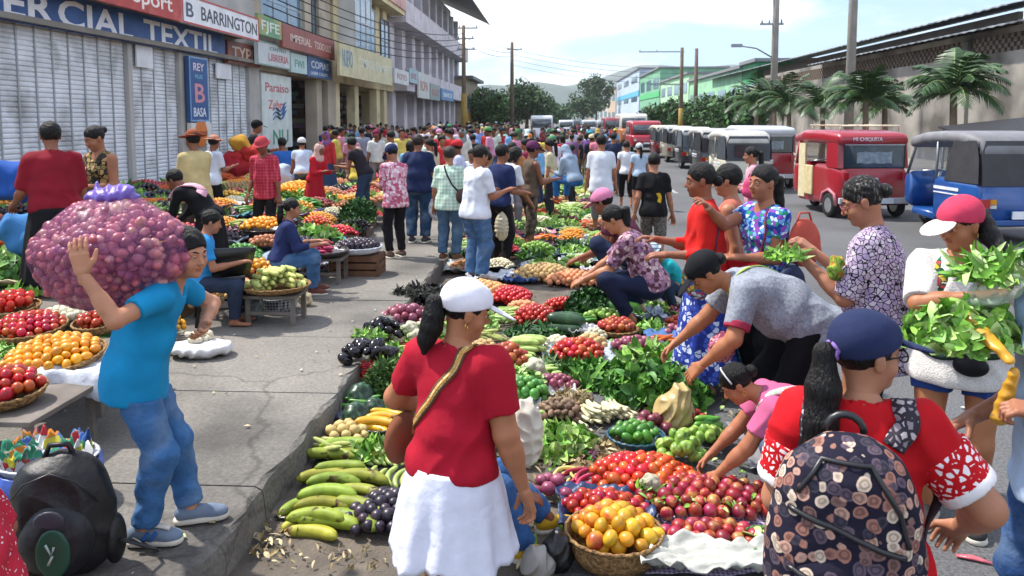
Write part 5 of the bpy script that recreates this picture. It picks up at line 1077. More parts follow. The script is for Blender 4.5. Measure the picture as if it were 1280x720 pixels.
# --- middle of the road
bt = person('boy with thick black hair in a black T-shirt with a yellow mark, walking away', 818, 191, Y=11, yaw=-8, skin='#94634a', top='tee', sleeve=.7, topm=cloth('#121214'), bottom='shorts', botm=pattern('grey_weave', '#5a544e', ['#7a736a', '#48423e'], 'cells', 60, .1), hair='short', hem=-.1, loose=.02, armL=(.10, -.05, -.5), armR=(.1, .08, -.5), **K_(WALK))
strap(bt, 'yellow_mark', [(.08, -.2, 1.10), (.12, -.2, 1.03), (.09, -.2, .99)], .05, cloth('#c9a22a'), bt['t'])
person('man in a loose white T-shirt and grey shorts walking away along the stalls', 752, 168, Y=14.3, yaw=-5, skin='#8a5a42', top='tee', sleeve=.75, topm=cloth('#cdd2dc'), bottom='capri', botm=cloth('#6f6f74'), hair='short', hem=-.16, loose=.035, shoem=cloth('#333333'), **K_(WALK))
person('woman in a white V back top and black knee shorts walking away', 783, 176, Y=19, yaw=5, skin='#94634a', top='tee', sleeve=.4, topm=cloth('#d4d6dc'), bottom='capri', botm=cloth('#15151a'), hair='short', **K_(WALK))
person('woman in a pale blue top and grey cap beside the one in white', 799, 178, Y=18.5, yaw=10, skin='#94634a', top='tee', sleeve=.5, topm=cloth('#a6b8cc'), bottom='shorts', botm=cloth('#17171c'), hair='pony', hat='cap', hatm=cloth('#b8bcc0'))
person('man in dark navy shirt and trousers walking ahead of the white T-shirt', 767, 166, Y=22, yaw=-10, skin='#7a4c36', top='tee', topm=cloth('#232c46'), botm=cloth('#1d2436'), hair='short', **K_(WALK))
# --- pavement people
wm = person('man in a white T-shirt and faded jeans looking at something in his hands', 604, 182, Y=10.2, yaw=-48, skin='#8a5a40', top='tee', sleeve=.8, topm=cloth('#d3d8e2'), botm=denim('#46688f'), hair='short', hem=-.10, loose=.03, trl=.03, hpitch=22, armR=(.02, .30, -.20), armL=(0, .28, -.22), w=1.1, shoem=cloth('#333333'))
person('man in a navy T-shirt and black trousers just behind the white T-shirt', 629, 180, Y=11.2, yaw=-40, skin='#7d4e38', top='tee', sleeve=.8, topm=cloth('#202c54'), botm=cloth('#131317'), hair='short', armR=(.05, .25, -.3), shoem=cloth('#222222'))
gp = person('woman in a pale green checked blouse and jeans with a brown bag', 561, 183, Y=10.7, base=SW, yaw=-12, skin='#8f5f46', top='tee', sleeve=.95, topm=pattern('green_check', '#8fb09c', ['#cfe0d0'], 'check', 22, .5), botm=denim('#47627a'), hair='short', hairm=hair_br, hyaw=35, hem=-.14, loose=.03, armL=(.08, .02, -.5), trl=.02, w=1.05, shoem=cloth('#6a4a34'))
t = localroot(gp, 'shoulder_bag', 'brown leather bag with a dark strap on the green checked blouse', 'bag'); B = SDF(); B.ell((.19, -.04, .92), (.06, .11, .10), None); sdfpart('bag_body', B, .012, cloth('#4a3430', .5), t, gp['s']); strap(gp, 'strap', [(-.06, -.02, 1.36), (.0, -.12, 1.25), (.1, -.13, 1.08), (.19, -.06, .98)], .02, cloth('#2c211d'), t)
nm = person('stout man in a dark navy T-shirt and jeans seen from behind', 523, 168, Y=12.2, base=SW, yaw=-4, skin='#7a4c38', top='tee', sleeve=.8, topm=cloth('#1c274a'), botm=denim('#27405c'), hair='short', hairm=hair_br, w=1.3, belly=1.2, hem=-.1, loose=.03, trl=.03, armR=(.12, .06, -.5), shoem=cloth('#3a3a40'))
pm = person('man in a pink flowered shirt and navy cap looking down at his hands', 487, 180, Y=10.9, base=SW, yaw=42, skin='#8a5c46', top='tee', sleeve=.95, topm=pattern('pink_floral', '#b9788a', ['#e2ccd4', '#b0506c', '#d0a0b0'], 'cells', 24, .06), botm=cloth('#15151a'), hair='short', hat='cap', hatm=cloth('#222f52'), hpitch=30, hem=-.14, loose=.035, trl=.01, shoem=cloth('#5a4a42'), **K_(HOLD))
sw = person('seated woman in a navy cardigan and jeans with a dark ponytail', 366, 248, Y=8.45, base=SW, yaw=-72, skin='#94634a', top='long', sleeve=1.6, topm=cloth('#25305c'), botm=denim('#3d5f86'), hair='pony', hairlen=.22, shoem=cloth('#6a4038'), hem=-.02, trl=.02, armR=(0, .34, -.22), armL=(0, .36, -.22), **{k: v for k, v in SIT.items()})
sb = person('boy in a blue T-shirt seated on a stool with a purple plastic bag', 268, 263, Y=7.1, base=SW, yaw=-70, skin='#94624a', top='tee', sleeve=.7, topm=cloth('#2f86c4'), botm=cloth('#2a3448'), hair='short', hpitch=18, **K_(SIT, HOLD, hz=.5))
bk = person('woman in black with a pink towel over her shoulders bending over the stall', 213, 213, Y=8.8, base=SW, yaw=78, skin='#6f4430', top='long', sleeve=1.8, topm=cloth('#121216'), bottom='skirt', botm=cloth('#131317'), hair='short', hemz=.2, lean=42, hunch=14, hpitch=30, hz=.84, armL=(0, .3, -.4), armR=(0, .3, -.4))
t = localroot(bk, 'towel', 'pink towel lying over the shoulders of the woman in black', 'towel'); C = bk['J']['C']; N_ = bk['J']['N']; S = bk['J']['SL']
strap(bk, 'towel_cloth', [tuple(S + V3(.02, .1, -.1)), tuple(S + V3(.05, .0, .08)), tuple(C + bk['J']['M2'] @ V3(-.02, -.14, .13)), tuple(C + bk['J']['M2'] @ V3(-.0, -.14, .0)), tuple(C + bk['J']['M2'] @ V3(-.12, -.14, -.08))], .12, pattern('towel_stripe', '#c9899c', ['#d8b0bc'], 'stripe', 60, .5), t, off=.012)
rd = person('woman in a dark red blouse over a black skirt with her back to the camera', 62, 152, Y=7.0, base=.42, yaw=38, skin='#7d4e38', top='tee', sleeve=.98, topm=cloth('#7e1424'), bottom='skirt', botm=cloth('#0f0f12'), hair='short', hemz=.2, w=1.25, armL=(.12, .22, -.38), lean=10, hem=-.04, loose=.03)
tk = person('woman with pinned hair in a brown and black flowered sleeveless top', 112, 158, Y=7.6, base=.42, yaw=160, skin='#8f5f45', top='tank', topm=pattern('brown_floral', '#17140f', ['#7a6a44', '#a88a5c', '#3c3a34'], 'cells', 22, .08), bottom='skirt', botm=cloth('#2a2620'), hair='bun', hyaw=-10, hpitch=24, w=1.15, bust=1, scoop=.9, armR=(.03, .2, -.3), armL=(0, .25, -.25), bunz=.04)
o = MB().box((-.9, -.5, 0), (.9, .5, .22)).build('wooden_pallet', mat('pallet_wood', '#7a6248', rough=.9, var=.3, scale=6), bevel=.01); o.location = (-4.45, 7.3, SW); tag(o, 'low wooden platform the two women behind the sack stand on', 'platform')
person('man in a yellow shirt and brown brimmed hat handing something over', 240, 161, Y=10.6, base=SW, yaw=50, skin='#7a4c38', top='long', sleeve=1.6, topm=cloth('#bfae7c'), botm=cloth('#3a3630'), hair='short', hat='straw', hatm=cloth('#8a4a30'), loose=.03, hem=-.14, **K_(HOLD))
person('person in a white T-shirt, black trousers and pinkish hat behind the yellow shirt', 268, 168, Y=13.6, base=SW, yaw=-30, skin='#7a4c38', top='tee', sleeve=.8, topm=cloth('#c6d0de'), botm=cloth('#141418'), hair='short', hat='straw', hatm=cloth('#b9806a'), hem=-.1, armR=(0, .3, -.2))
person('man in a red checked shirt and red hat facing the street', 325, 170, Y=11.4, base=SW, yaw=172, skin='#6f4432', top='long', sleeve=1.2, topm=pattern('red_check', '#a3243c', ['#c9606c'], 'check', 22, .75), botm=cloth('#16161c'), hair='short', hat='bucket', hatm=cloth('#b04048'), hpitch=25, hem=-.14, loose=.03, armR=(.08, .05, -.48))
person('dark jacketed man in a black cap sitting high behind the red sacks', 322, 149, Y=17, base=.7, yaw=-70, skin='#7a4c38', top='jacket', sleeve=1.8, topm=cloth('#2c2a30'), botm=cloth('#222222'), hair='short', hat='cap', hatm=cloth('#121216'), **K_(SIT, HOLD))
person('seated person in a white shirt and white cap beside the red hooded one', 377, 171, Y=16, base=SW, yaw=20, skin='#7a4c38', top='tee', topm=cloth('#b9c6da'), botm=denim('#27405c'), hair='short', hat='cap', hatm=cloth('#c8c8cc'), lean=20)
person('person wrapped in a bright red hooded coat bending over greens', 400, 178, Y=14.5, base=SW, yaw=-120, skin='#6f4432', top='jacket', sleeve=1.8, topm=cloth('#b41c2c'), bottom='skirt', botm=cloth('#a01828'), hair='short', hat='scarf', hatm=cloth('#c9a49c'), hemz=.3, lean=14, **K_(HOLD))
person('person in a bright blue jacket seated near the white wall panel', 352, 172, Y=19, base=SW, yaw=40, skin='#7a4c38', top='jacket', sleeve=1.8, topm=cloth('#2a62ae'), botm=cloth('#22304c'), hair='short', **K_(SIT))
# --- people in the stall row
cm = person('person in a purple cap and brown camouflage clothes standing among the piles', 668, 175, Y=12.6, yaw=-60, skin='#6f4634', top='tank', topm=cloth('#5c4c40'), bottom='capri', botm=pattern('camo', '#3a332c', ['#2c2622', '#4c4238', '#63564a'], 'camo', 14), hair='short', hat='cap', hatm=cloth('#5c2c50'), hpitch=12, **K_(HOLD, footL=(.14, .12, .075), footR=(.16, -.12, .075)))
person('woman in a white top with a dark strap reaching down to the left', 648, 184, Y=12.0, yaw=-50, skin='#8a5a42', top='tee', sleeve=.8, topm=cloth('#ccd0d6'), botm=cloth('#4a2c34'), hair='bob', hpitch=26, lean=20, armR=(.05, .2, -.46), hem=-.1)
gh = person('person under a pale grey blue head cloth sitting on the stalls in blue trousers', 704, 180, Y=15, base=.55, yaw=40, skin='#7a4c38', top='jacket', sleeve=1.8, topm=cloth('#8ea0b2'), botm=cloth('#2a62a0'), hair='short', hat='scarf', hatm=cloth('#93a2b4'), **K_(SIT, HOLD, lean=25, hpitch=30))
person('seated vendor in a pink cap and maroon shirt reaching over the piles', 748, 235, Y=10.2, base=.0, yaw=65, skin='#7a4a36', top='tee', topm=cloth('#5c2a3c'), botm=cloth('#232c44'), hair='short', hat='cap', hatm=cloth('#c8789a'), hpitch=25, **K_(SQUAT, armL=(.05, .30, -.36), armR=(.05, .32, -.38)))
person('crouching woman in a mauve patterned blouse and navy trousers sorting greens', 757, 259, Y=8.3, yaw=78, skin='#a06a4c', top='tee', sleeve=.9, topm=pattern('mauve_print', '#7c5060', ['#a88090', '#50303c', '#c0a8a8', '#8a6a88'], 'cells', 24, .06), botm=cloth('#18203a'), hair='pony', hairlen=.16, hem=-.08, hpitch=36, w=1.1, **K_(SQUAT, armL=(-.02, .36, -.34), armR=(-.02, .38, -.36), lean=26, hz=.34))
tb = person('child in a teal shirt and striped grey cap crouching behind the tomato basket', 812, 305, s=.82, yaw=105, skin='#8a5a42', top='tee', sleeve=.9, topm=cloth('#1d9aa0'), botm=cloth('#27364c'), hair='short', hat='bucket', hatm=pattern('stripe_cap', '#a9bcc4', ['#4c5c66'], 'stripe', 26, .75), hpitch=38, **K_(SQUAT, armL=(.0, .38, -.26), armR=(0, .40, -.22)))
gv = person('woman in a black cap and grey marled top bending low over the greens', 866, 317, Y=5.0, yaw=88, skin='#9a6444', top='tee', sleeve=.72, topm=mat('marled_grey', '#8d929c', rough=.9, var=.25, scale=60, bump=.3, bscale=40), botm=cloth('#0f1014'), hair='bun', hat='cap', hatm=cloth('#16181c'), lean=64, hunch=6, hz=.80, w=1.25, belly=1.15, bust=1, hpitch=44, hem=-.16, armL=(.03, .24, -.42), armR=(.03, .36, -.42), poleL=(.6, -.4, -.2), armw=1.25, loose=.04, footL=(.14, -.05, .075), footR=(.14, .1, .075), shoem=cloth('#222222'))
B = SDF(); 
for nn_ in 'LR':
    S_, E_ = gv['J']['S' + nn_], gv['J']['E' + nn_]; d = nrm(E_ - S_); B.cap(S_ + (E_ - S_) * .5, S_ + (E_ - S_) * .76, .071 * 1.17, .070 * 1.17, .005, True); 
S_, E_ = gv['J']['SL'], gv['J']['EL']; B = SDF(); B.cap(S_ + (E_ - S_) * .55, S_ + (E_ - S_) * .78, .064 * 1.17, .062 * 1.17, .005, True); B.post.append(plane(S_ + (E_ - S_) * .62, -nrm(E_ - S_))); sdfpart('sleeve_cuff', B, .008, cloth('#a03048'), gv['t'], gv['s'])
t = localroot(gv, 'shoulder_bag', 'cream bag strap edged in lime over the back of the bending woman', 'bag'); M2, C = gv['J']['M2'], gv['J']['C']
strap(gv, 'strap', [tuple(C + M2 @ V3(*p)) for p in ((-.08, .14, .1), (-.09, .05, .24), (-.06, -.1, .2), (.02, -.16, .08), (.12, -.14, -.06))], .03, cloth('#a8c060'), t, off=.01)
pk = person('crouching woman in a pink T-shirt with a white headband picking fruit', 905, 459, s=.93, yaw=84, skin='#9a6246', top='tee', sleeve=.62, topm=cloth('#bf5f86'), botm=denim('#23395c'), hair='bun', lean=58, hunch=8, hz=.36, w=1.2, bust=1, hpitch=42, hem=-.10, armw=1.2, armL=(-.02, .34, -.46), armR=(-.04, .38, -.48), poleL=(.5, -1, .1), poleR=(.5, -1, .1), curl=35, footL=(.15, .16, .075), footR=(.13, .10, .075), knee=(.45, 1, .9), shoem=cloth('#333333'))
t = localroot(pk, 'headband', 'thin white headband in the black hair of the crouching woman in pink', 'headband'); J = pk['J']; mb = MB()
mb.tube([(J['HC'] + J['MH'] @ V3(math.cos(a) * .088, .012, .035 + math.sin(a) * .095)) * pk['s'] for a in np.linspace(.1, 3.04, 17)], .005, 6); mb.build('band', cloth('#c9c9d0'), t)
t = localroot(pk, 'apron', 'pale flowered apron strap on the crouching woman in pink', 'apron'); M2, C = J['M2'], J['C']
strap(pk, 'apron_strap', [tuple(C + M2 @ V3(*p)) for p in ((-.10, .14, .08), (-.11, .05, .22), (-.10, -.1, .16), (-.02, -.15, .02), (.08, -.14, -.12))], .05, pattern('apron_print', '#b9bdb0', ['#8aa488', '#c9a0a4', '#d8d8cc'], 'cells', 40, .08), t, off=.01)
earring(pk, -1, '#d0d0d0')
# --- vendor hidden behind the white skirt (jeans and yellow shoe show)
hv = person('vendor in jeans and yellow shoes sitting behind the woman in the white skirt', 618, 478, s=.9, yaw=-78, skin='#7a4a34', top='tee', sleeve=.6, topm=cloth('#cfc7b4'), botm=denim('#33588a'), hair='short', shoem=mat('yellow_shoe', '#c39a1c', rough=.6, var=.15), hz=.22, lean=20, hpitch=30, footL=(.08, .62, .075), footR=(.2, .44, .075), knee=(.4, .5, 1), armR=(.02, .25, -.28), armL=(.1, .1, -.3), trl=.02)
rl = person('person in a red dotted blouse at the lower left edge by the black backpack', -112, 515, s=.9, base=SW, yaw=95, skin='#8a5640', top='tee', sleeve=.95, topm=pattern('red_dots', '#b9283c', ['#d8c8c8', '#b9283c'], 'cells', 60, .28), bottom='skirt', hemz=.03, botm=pattern('red_dots', '#b9283c', ['#d8c8c8'], 'cells', 60, .28), hair='pony', hz=.30, lean=15, footL=(.12, .36, .075), footR=(.12, .30, .075), knee=(.3, .8, 1), armR=(.1, .1, -.36), armL=(.12, .02, -.44), loose=.05, w=1.15)
# ------------------------------------------------------------------ crowd further off: variants copied with their own colours
tint = mat('tinted_cloth', '#888888', rough=.9, var=.15, scale=7, bump=.2, bscale=30, objcol=True, spec=.15)
protos = []
skins = ['#7a4c38', '#8a5c44', '#6a4030', '#94664c']
specs = [dict(yaw=0, hair='short'), dict(hair='pony', sleeve=.8), dict(hair='short', hat='cap', sleeve=.8), dict(hair='bob', bottom='skirt', hemz=.35, w=1.1), dict(hair='bun', w=1.2, belly=1.2), dict(hair='short', hat='straw'), dict(hair='short', top='jacket', sleeve=1.8), dict(hair='pony', hairlen=.35, bottom='skirt', hemz=.3), dict(hair='short', hat='scarf', top='jacket', sleeve=1.8, bottom='skirt', hemz=.2), dict(hair='short', w=1.2, belly=1.25), dict(hair='short', bottom='capri', **WALK), dict(hair='bun', bottom='capri', **HOLD), dict(hair='short', lean=28, **HOLD), dict(hair='bob', **K_(SIT)), dict(hair='short', hat='cap', **K_(SIT, HOLD))]
for i, sp in enumerate(specs):
    k = dict(top='tee', topm=tint, botm=tint, skin=skins[i % 4], hatm=tint); k.update(sp); k.pop('yaw', None)
    protos.append(person('proto', 700, 160, Y=40 + i, yaw=0, lod=2, **k))
cols = [('white', (.62, .65, .7)), ('black', (.02, .02, .025)), ('red', (.45, .03, .04)), ('navy', (.03, .05, .14)), ('grey', (.25, .26, .28)), ('pink', (.6, .25, .33)), ('sky blue', (.2, .4, .62)), ('maroon', (.2, .03, .06)), ('cream', (.55, .48, .35)), ('green', (.08, .25, .12)), ('brown', (.15, .09, .06)), ('purple', (.2, .1, .28)), ('orange', (.55, .2, .06)), ('teal', (.04, .28, .3)), ('yellow', (.6, .45, .1)), ('beige', (.42, .35, .28))]
bots = [('black', (.02, .02, .025)), ('navy', (.03, .05, .12)), ('blue', (.08, .15, .3)), ('grey', (.2, .2, .21)), ('brown', (.12, .08, .06)), ('khaki', (.3, .25, .17))]
kinds = ['bareheaded person', 'ponytailed woman', 'capped person', 'bobbed woman', 'stout bun haired woman', 'brim hatted person', 'long sleeved person', 'long haired woman', 'scarf wrapped person', 'stout bareheaded man', 'striding person', 'bun haired woman', 'leaning person', 'sitting bobbed woman', 'sitting capped person']
garm = ['trousers', 'trousers', 'trousers', 'skirt', 'trousers', 'trousers', 'trousers', 'skirt', 'skirt', 'trousers', 'breeches', 'breeches', 'trousers', 'trousers', 'trousers']
wts = [16, 9, 14, 5, 6, 4, 8, 5, 5, 6, 6, 5, 6, 3, 3]; used = set(); rc = random.Random(21)
placed = [(p['loc'][0], p['loc'][1]) for k, p in PEOPLE.items() if k != 'proto']
def crowd(px, Y, base=0.0, hgt=None, zone='far down the street', col_=None, kd=None, yaw=None):
    b_ = D(px, 150, Y)
    if any((b_.x - x) ** 2 + (Y - y) ** 2 < .28 for x, y in placed): return
    placed.append((b_.x, Y)); 
    for _ in range(40):
        i = rc.choices(range(len(kinds)), wts)[0] if kd is None else kd; c = rc.choices(cols, [10, 7, 6, 6, 6, 5, 6, 4, 5, 3, 3, 3, 2, 2, 2, 3])[0] if col_ is None else col_; bt_ = rc.choice(bots)
        lb = '%s, %s top, %s %s, %s' % (kinds[i], c[0], bt_[0], garm[i], zone)
        if lb not in used: break
    used.add(lb); P = protos[i]; r = P['t'].copy(); col.objects.link(r); r.location = (b_.x, Y, base); yw_ = rc.choice([0, 0, 10, -20, 30, 180, 160, 200, 90, -90, 70]) + rc.uniform(-15, 15) if yaw is None else yaw
    r.rotation_euler = (0, 0, R(yw_)); h_ = (hgt or rc.uniform(1.5, 1.72)) / 1.64; h_ = h_ / P['s']; r.scale = (h_ * rc.uniform(.95, 1.1), h_, h_); r['label'] = lb; r['group'] = 'shoppers in the distant crowd'
    for ch in P['t'].children:
        n = ch.copy(); col.objects.link(n); n.parent = r; nm_ = ch.name.split('.')[0]
        cc = c[1] if nm_ in ('shirt', 'jacket') else bt_[1] if nm_ in ('trousers', 'skirt', 'shorts') else rc.choice(cols)[1]; n.color = (*[min(1, x * rc.uniform(.85, 1.15)) for x in cc], 1)
# hand placed mid distance heads, then the mass
C_ = dict((c[0], c) for c in cols)
for a in ((408, 19, 'left by the open shop', 'red', 8, .19), (424, 22, 'left by the open shop', 'pink', 0, .19), (440, 24, 'left by the open shop', 'teal', 1, .19), (452, 21, 'left by the open shop', 'grey', 6, .19), (475, 22, 'left by the open shop', 'beige', 1, .19), (491, 17.5, 'centre left behind the piles', 'white', 0, .19), (455, 15, 'behind the red bucket', 'black', 12, .19),
          (505, 18, 'centre left behind the piles', 'purple', 4, .19), (513, 15.5, 'behind the navy T-shirt man', 'sky blue', 3, .19), (540, 15, 'behind the navy T-shirt man', 'cream', 1, .19), (551, 17, 'behind the navy T-shirt man', 'red', 9, .19), (575, 13.5, 'behind the green checked blouse', 'white', 2, .19), (590, 16, 'behind the man in white', 'white', 0, 0), (640, 15, 'behind the camouflage clothes', 'orange', 4, 0), (660, 17, 'behind the camouflage clothes', 'maroon', 9, 0), (676, 19, 'by the white minibus', 'sky blue', 2, 0), (690, 16.5, 'beside the grey head cloth', 'cream', 1, 0), (717, 19, 'beyond the grey head cloth', 'sky blue', 6, 0), (728, 15, 'next to the white T-shirt walker', 'pink', 3, 0), (740, 24, 'beyond the white T-shirt walker', 'black', 2, 0), (756, 27, 'beyond the white T-shirt walker', 'grey', 2, 0), (612, 14, 'behind the man in white', 'brown', 9, 0)):
    crowd(a[0], a[1], a[5], None, a[2], C_[a[3]], a[4])
for k in range(330):
    z = rc.random()
    if z < .30: px, Y, b_, zn = rc.uniform(400, 575), rc.uniform(19, 45), SW, 'on the left pavement'
    elif z < .72: px, Y, b_, zn = rc.uniform(545, 700), rc.triangular(17, 85, 26), 0, 'middle of the crowd'
    else: px, Y, b_, zn = rc.uniform(690, 772), rc.triangular(21, 90, 30), 0, 'roadway side of the crowd'
    X = D(px, 150, Y).x
    if X < KX: b_ = SW
    else: b_ = 0
    if X < -10.5 or (X > 3.6 and Y < 40) or (abs(X + 1) < 1.3 and 66 < Y < 75): continue
    if -.6 < X < .9 and Y < 20: continue
    zn += ', near' if Y < 26 else (', midway' if Y < 42 else ', far off')
    crowd(px, Y, b_, None, zn)
for p in protos:
    for ch in list(p['t'].children): bpy.data.objects.remove(ch)
    bpy.data.objects.remove(p['t'])
PEOPLE.pop('proto', None)
# ================================================================== VEHICLES
car_glass = mat('car_glass', '#39444c', rough=.08, var=.3, scale=1.5, spec=.9, coat=.5)
tyre = mat('tyre_rubber', '#1b1b1c', rough=.85); chrome = mat('bright_metal', '#b9bcc0', rough=.3, metal=.8, var=.05)
def paintm(c): return mat('car_paint_' + c, c, rough=.32, var=.08, scale=2.5, coat=.5, spec=.5, c2='#5c4c44', c2pos=(.7, .9), c2scale=3)
def wheel(parent, x, y, r=.24, w=.13):
    mb = MB(); mb.lathe([(r * .62, -w/2), (r * .92, -w/2), (r, -w * .3), (r, w * .3), (r * .92, w/2), (r * .62, w/2)], 24, tilt=Matrix.Rotation(R(90), 3, 'Y'), c=(x, y, r)); o = mb.build('wheel', tyre, parent)
    mb = MB(); mb.lathe([(0, -w * .25), (r * .3, -w * .3), (r * .6, -w * .45), (r * .63, -w * .45), (r * .63, w * .45), (r * .3, w * .3), (0, w * .25)], 20, tilt=Matrix.Rotation(R(90), 3, 'Y'), c=(x, y, r)); mb.build('rim', chrome, o); return o
def loft(parent, name, secs, m, bevel=0.0, smooth=True):
    """secs: list of closed rings (same count) of points"""
    mb = MB(); n = len(secs[0]); vs = [p for s in secs for p in s]
    mb.add(vs, [(i*n+k, i*n+(k+1)%n, (i+1)*n+(k+1)%n, (i+1)*n+k) for i in range(len(secs)-1) for k in range(n)] + [tuple(range(n))[::-1], tuple((len(secs)-1)*n+k for k in range(n))], 0, smooth)
    o = mb.build(name, m, parent)
    return o
def rrect(w, z0, z1, r, y, n=4, x=0):
    out = []
    for cx, cz, a0 in ((w/2 - r, z1 - r, 0), (-w/2 + r, z1 - r, 90), (-w/2 + r, z0 + r, 180), (w/2 - r, z0 + r, 270)):
        for k in range(n + 1): a = R(a0 + 90 * k / n); out.append((x + cx + r * math.cos(a), y, cz + r * math.sin(a)))
    return out
def soft_taxi(label, px, py, rz_, bodyc, hoodc, rearc=None, group='mototaxis parked along the far kerb', window_=True, plate=True, zoom=1.0):
    """three-wheeled taxi with a soft canvas hood; origin rear left wheel on the ground, +Y forward"""
    p = G(px, py, .0); t = empty('mototaxi', (p.x, p.y, 0), R(rz_)); tag(t, label, 'mototaxi', group); W_ = 1.32; L_ = 2.75; pm_ = paintm(bodyc); hm = mat('canvas_' + hoodc, hoodc, rough=.55, var=.15, scale=4, bump=.4, bscale=8, spec=.3)
    x0 = 0
    # rear body tub
    cx = W_ / 2
    def ring(w, z0, z1, y, r=.1): return [(cx + a - 0, b, c) for a, b, c in rrect(w, z0, z1, r, y)]
    loft(t, 'rear_body', [ring(W_ - .12, .34, .92, -.22), ring(W_, .26, .96, -.12), ring(W_, .24, .97, .5), ring(W_, .24, .97, 1.0)], pm_)
    loft(t, 'floor', [ring(W_ - .04, .22, .36, 1.003, .04), ring(W_ * .8, .24, .36, 1.9, .04), ring(.6, .28, .36, 2.3, .04)], pm_)
    # front cowl with windscreen posts
    loft(t, 'front_cowl', [ring(W_ * .80, .36, 1.0, 2.05, .1), ring(W_ * .66, .38, .96, 2.35, .12), ring(.5, .42, .84, 2.6, .12), ring(.2, .5, .7, 2.72, .08)], pm_)
    for x, xf, xm in ((.04, .14, .10), (W_ - .04, W_ - .14, W_ - .10)):
        MB().tube([(xf, 2.12, .95), (xm, 1.72, 1.62)], .028, 6).build('frame_post', steel, t); MB().tube([(x, 1.02, .9), (x, 1.0, 1.60)], .022, 6).build('frame_post', steel, t)
    MB().add([(.16, 2.10, 1.0), (W_ - .16, 2.10, 1.0), (W_ - .12, 1.74, 1.58), (.12, 1.74, 1.58), (.16, 2.085, 1.0), (W_ - .16, 2.085, 1.0), (W_ - .12, 1.725, 1.58), (.12, 1.725, 1.58)], [(0,1,2,3), (7,6,5,4), (0,4,5,1), (2,6,7,3), (1,5,6,2), (0,3,7,4)]).build('windscreen', mat('clear_glass', '#9fb0b8', rough=.05, alpha=.35, spec=.9), t)
    # canvas hood
    secs = []
    for y, zt, w in ((-.20, 1.48, W_ - .16), (-.10, 1.66, W_ - .02), (.35, 1.735, W_ + .02), (.9, 1.74, W_ + .02), (1.4, 1.71, W_), (1.86, 1.63, W_ - .06)):
        secs.append([(cx + a, y, c) for a, _, c in rrect(w, zt - .20, zt, .09, 0)])
    loft(t, 'canvas_roof', secs, hm)
    rm = mat('canvas_' + (rearc or hoodc), rearc or hoodc, rough=.5, var=.15, scale=4, bump=.4, bscale=8)
    mb = MB(); zs_ = [(.93, -.205), (1.2, -.20), (1.46, -.17)]
    mb.add([(.05, -.23, .90), (W_ - .05, -.23, .90), (W_ - .04, -.20, 1.40), (W_ - .12, -.16, 1.60), (.12, -.16, 1.60), (.04, -.20, 1.40), (.05, -.18, .90), (W_ - .05, -.18, .90), (W_ - .04, -.15, 1.40), (W_ - .12, -.11, 1.60), (.12, -.11, 1.60), (.04, -.15, 1.40)], [(0,1,2,5), (5,2,3,4), (6,11,8,7), (11,10,9,8), (0,5,11,6), (1,7,8,2), (5,4,10,11), (2,8,9,3), (0,6,7,1)])
    for x in (0, W_): mb.add([(x + (.0 if x == 0 else -.0), -.20, .93), (x, .72, .93), (x, .62, 1.3), (x, .48, 1.6), (x, -.12, 1.6), (x, -.19, 1.3), (x + (.03 if x == 0 else -.03), -.20, .93), (x + (.03 if x == 0 else -.03), .72, .93), (x + (.03 if x == 0 else -.03), .62, 1.3), (x + (.03 if x == 0 else -.03), .48, 1.6), (x + (.03 if x == 0 else -.03), -.12, 1.6), (x + (.03 if x == 0 else -.03), -.19, 1.3)], [(0,1,2,3,4,5), (11,10,9,8,7,6), (1,7,8,2), (2,8,9,3), (0,6,7,1)])
    mb.build('canvas_back', rm, t)
    if window_: MB().box((.25, -.262, 1.02), (W_ - .25, -.212, 1.36)).build('rear_window', mat('cloudy_plastic', '#2d3338', rough=.2, var=.4, scale=3, spec=.7), t)
    # bench, driver seat, bars
    MB().box((.1, .25, .96 - .4), (W_ - .1, .95, .98 - .35)).build('bench_seat', cloth('#1c1c20'), t, bevel=.02); MB().box((.1, .18, .6), (W_ - .1, .26, 1.25)).build('bench_back', cloth('#1c1c20'), t, bevel=.02); MB().box((.4, 1.25, .6), (.9, 1.6, .75)).build('driver_seat', cloth('#1b3a6c'), t, bevel=.03)
    mb = MB(); mb.tube([(.35, 2.0, 1.0), (cx, 1.95, 1.02), (W_ - .35, 2.0, 1.0)], .02, 6); mb.tube([(cx, 1.95, 1.0), (cx, 2.3, .4)], .03, 6); mb.build('handlebar', chrome, t)
    for x in (.04, W_ - .04):
        o = MB().box((x - .035 + (.12 if x < .5 else -.12) - .1, -.262, .56), (x + .035 + (.12 if x < .5 else -.12) + .0, -.20, .70)).build('tail_light', mat('red_lens', '#a3161a', rough=.25, spec=.6), t)
        MB().box((x + (.13 if x < .5 else -.36), -.262, .62), (x + (.23 if x < .5 else -.25), -.20, .70)).build('indicator', mat('amber_lens', '#d08a1c', rough=.25), t); 
        MB().box((x + (.13 if x < .5 else -.36), -.262, .56), (x + (.23 if x < .5 else -.25), -.20, .61)).build('reverse_light', mat('pale_lens', '#c9c9c4', rough=.25), t)
    MB().box((-.02, -.30, .30), (W_ + .02, -.23, .38)).build('bumper', pm_ if not rearc else paintm(bodyc), t, bevel=.01)
    if plate: MB().box((cx - .16, -.31, .40), (cx + .16, -.285, .52)).build('number_plate', white_paint, t)
    for x in (.09, W_ - .09): wheel(t, x, .12)
    wheel(t, cx, 2.35, .23, .11); MB().add([(cx - .1, 2.1, .5), (cx + .1, 2.1, .5), (cx + .1, 2.45, .52), (cx - .1, 2.45, .52), (cx - .1, 2.65, .36), (cx + .1, 2.65, .36)], [(0,1,2,3), (3,2,5,4)]).build('mudguard', pm_, t)
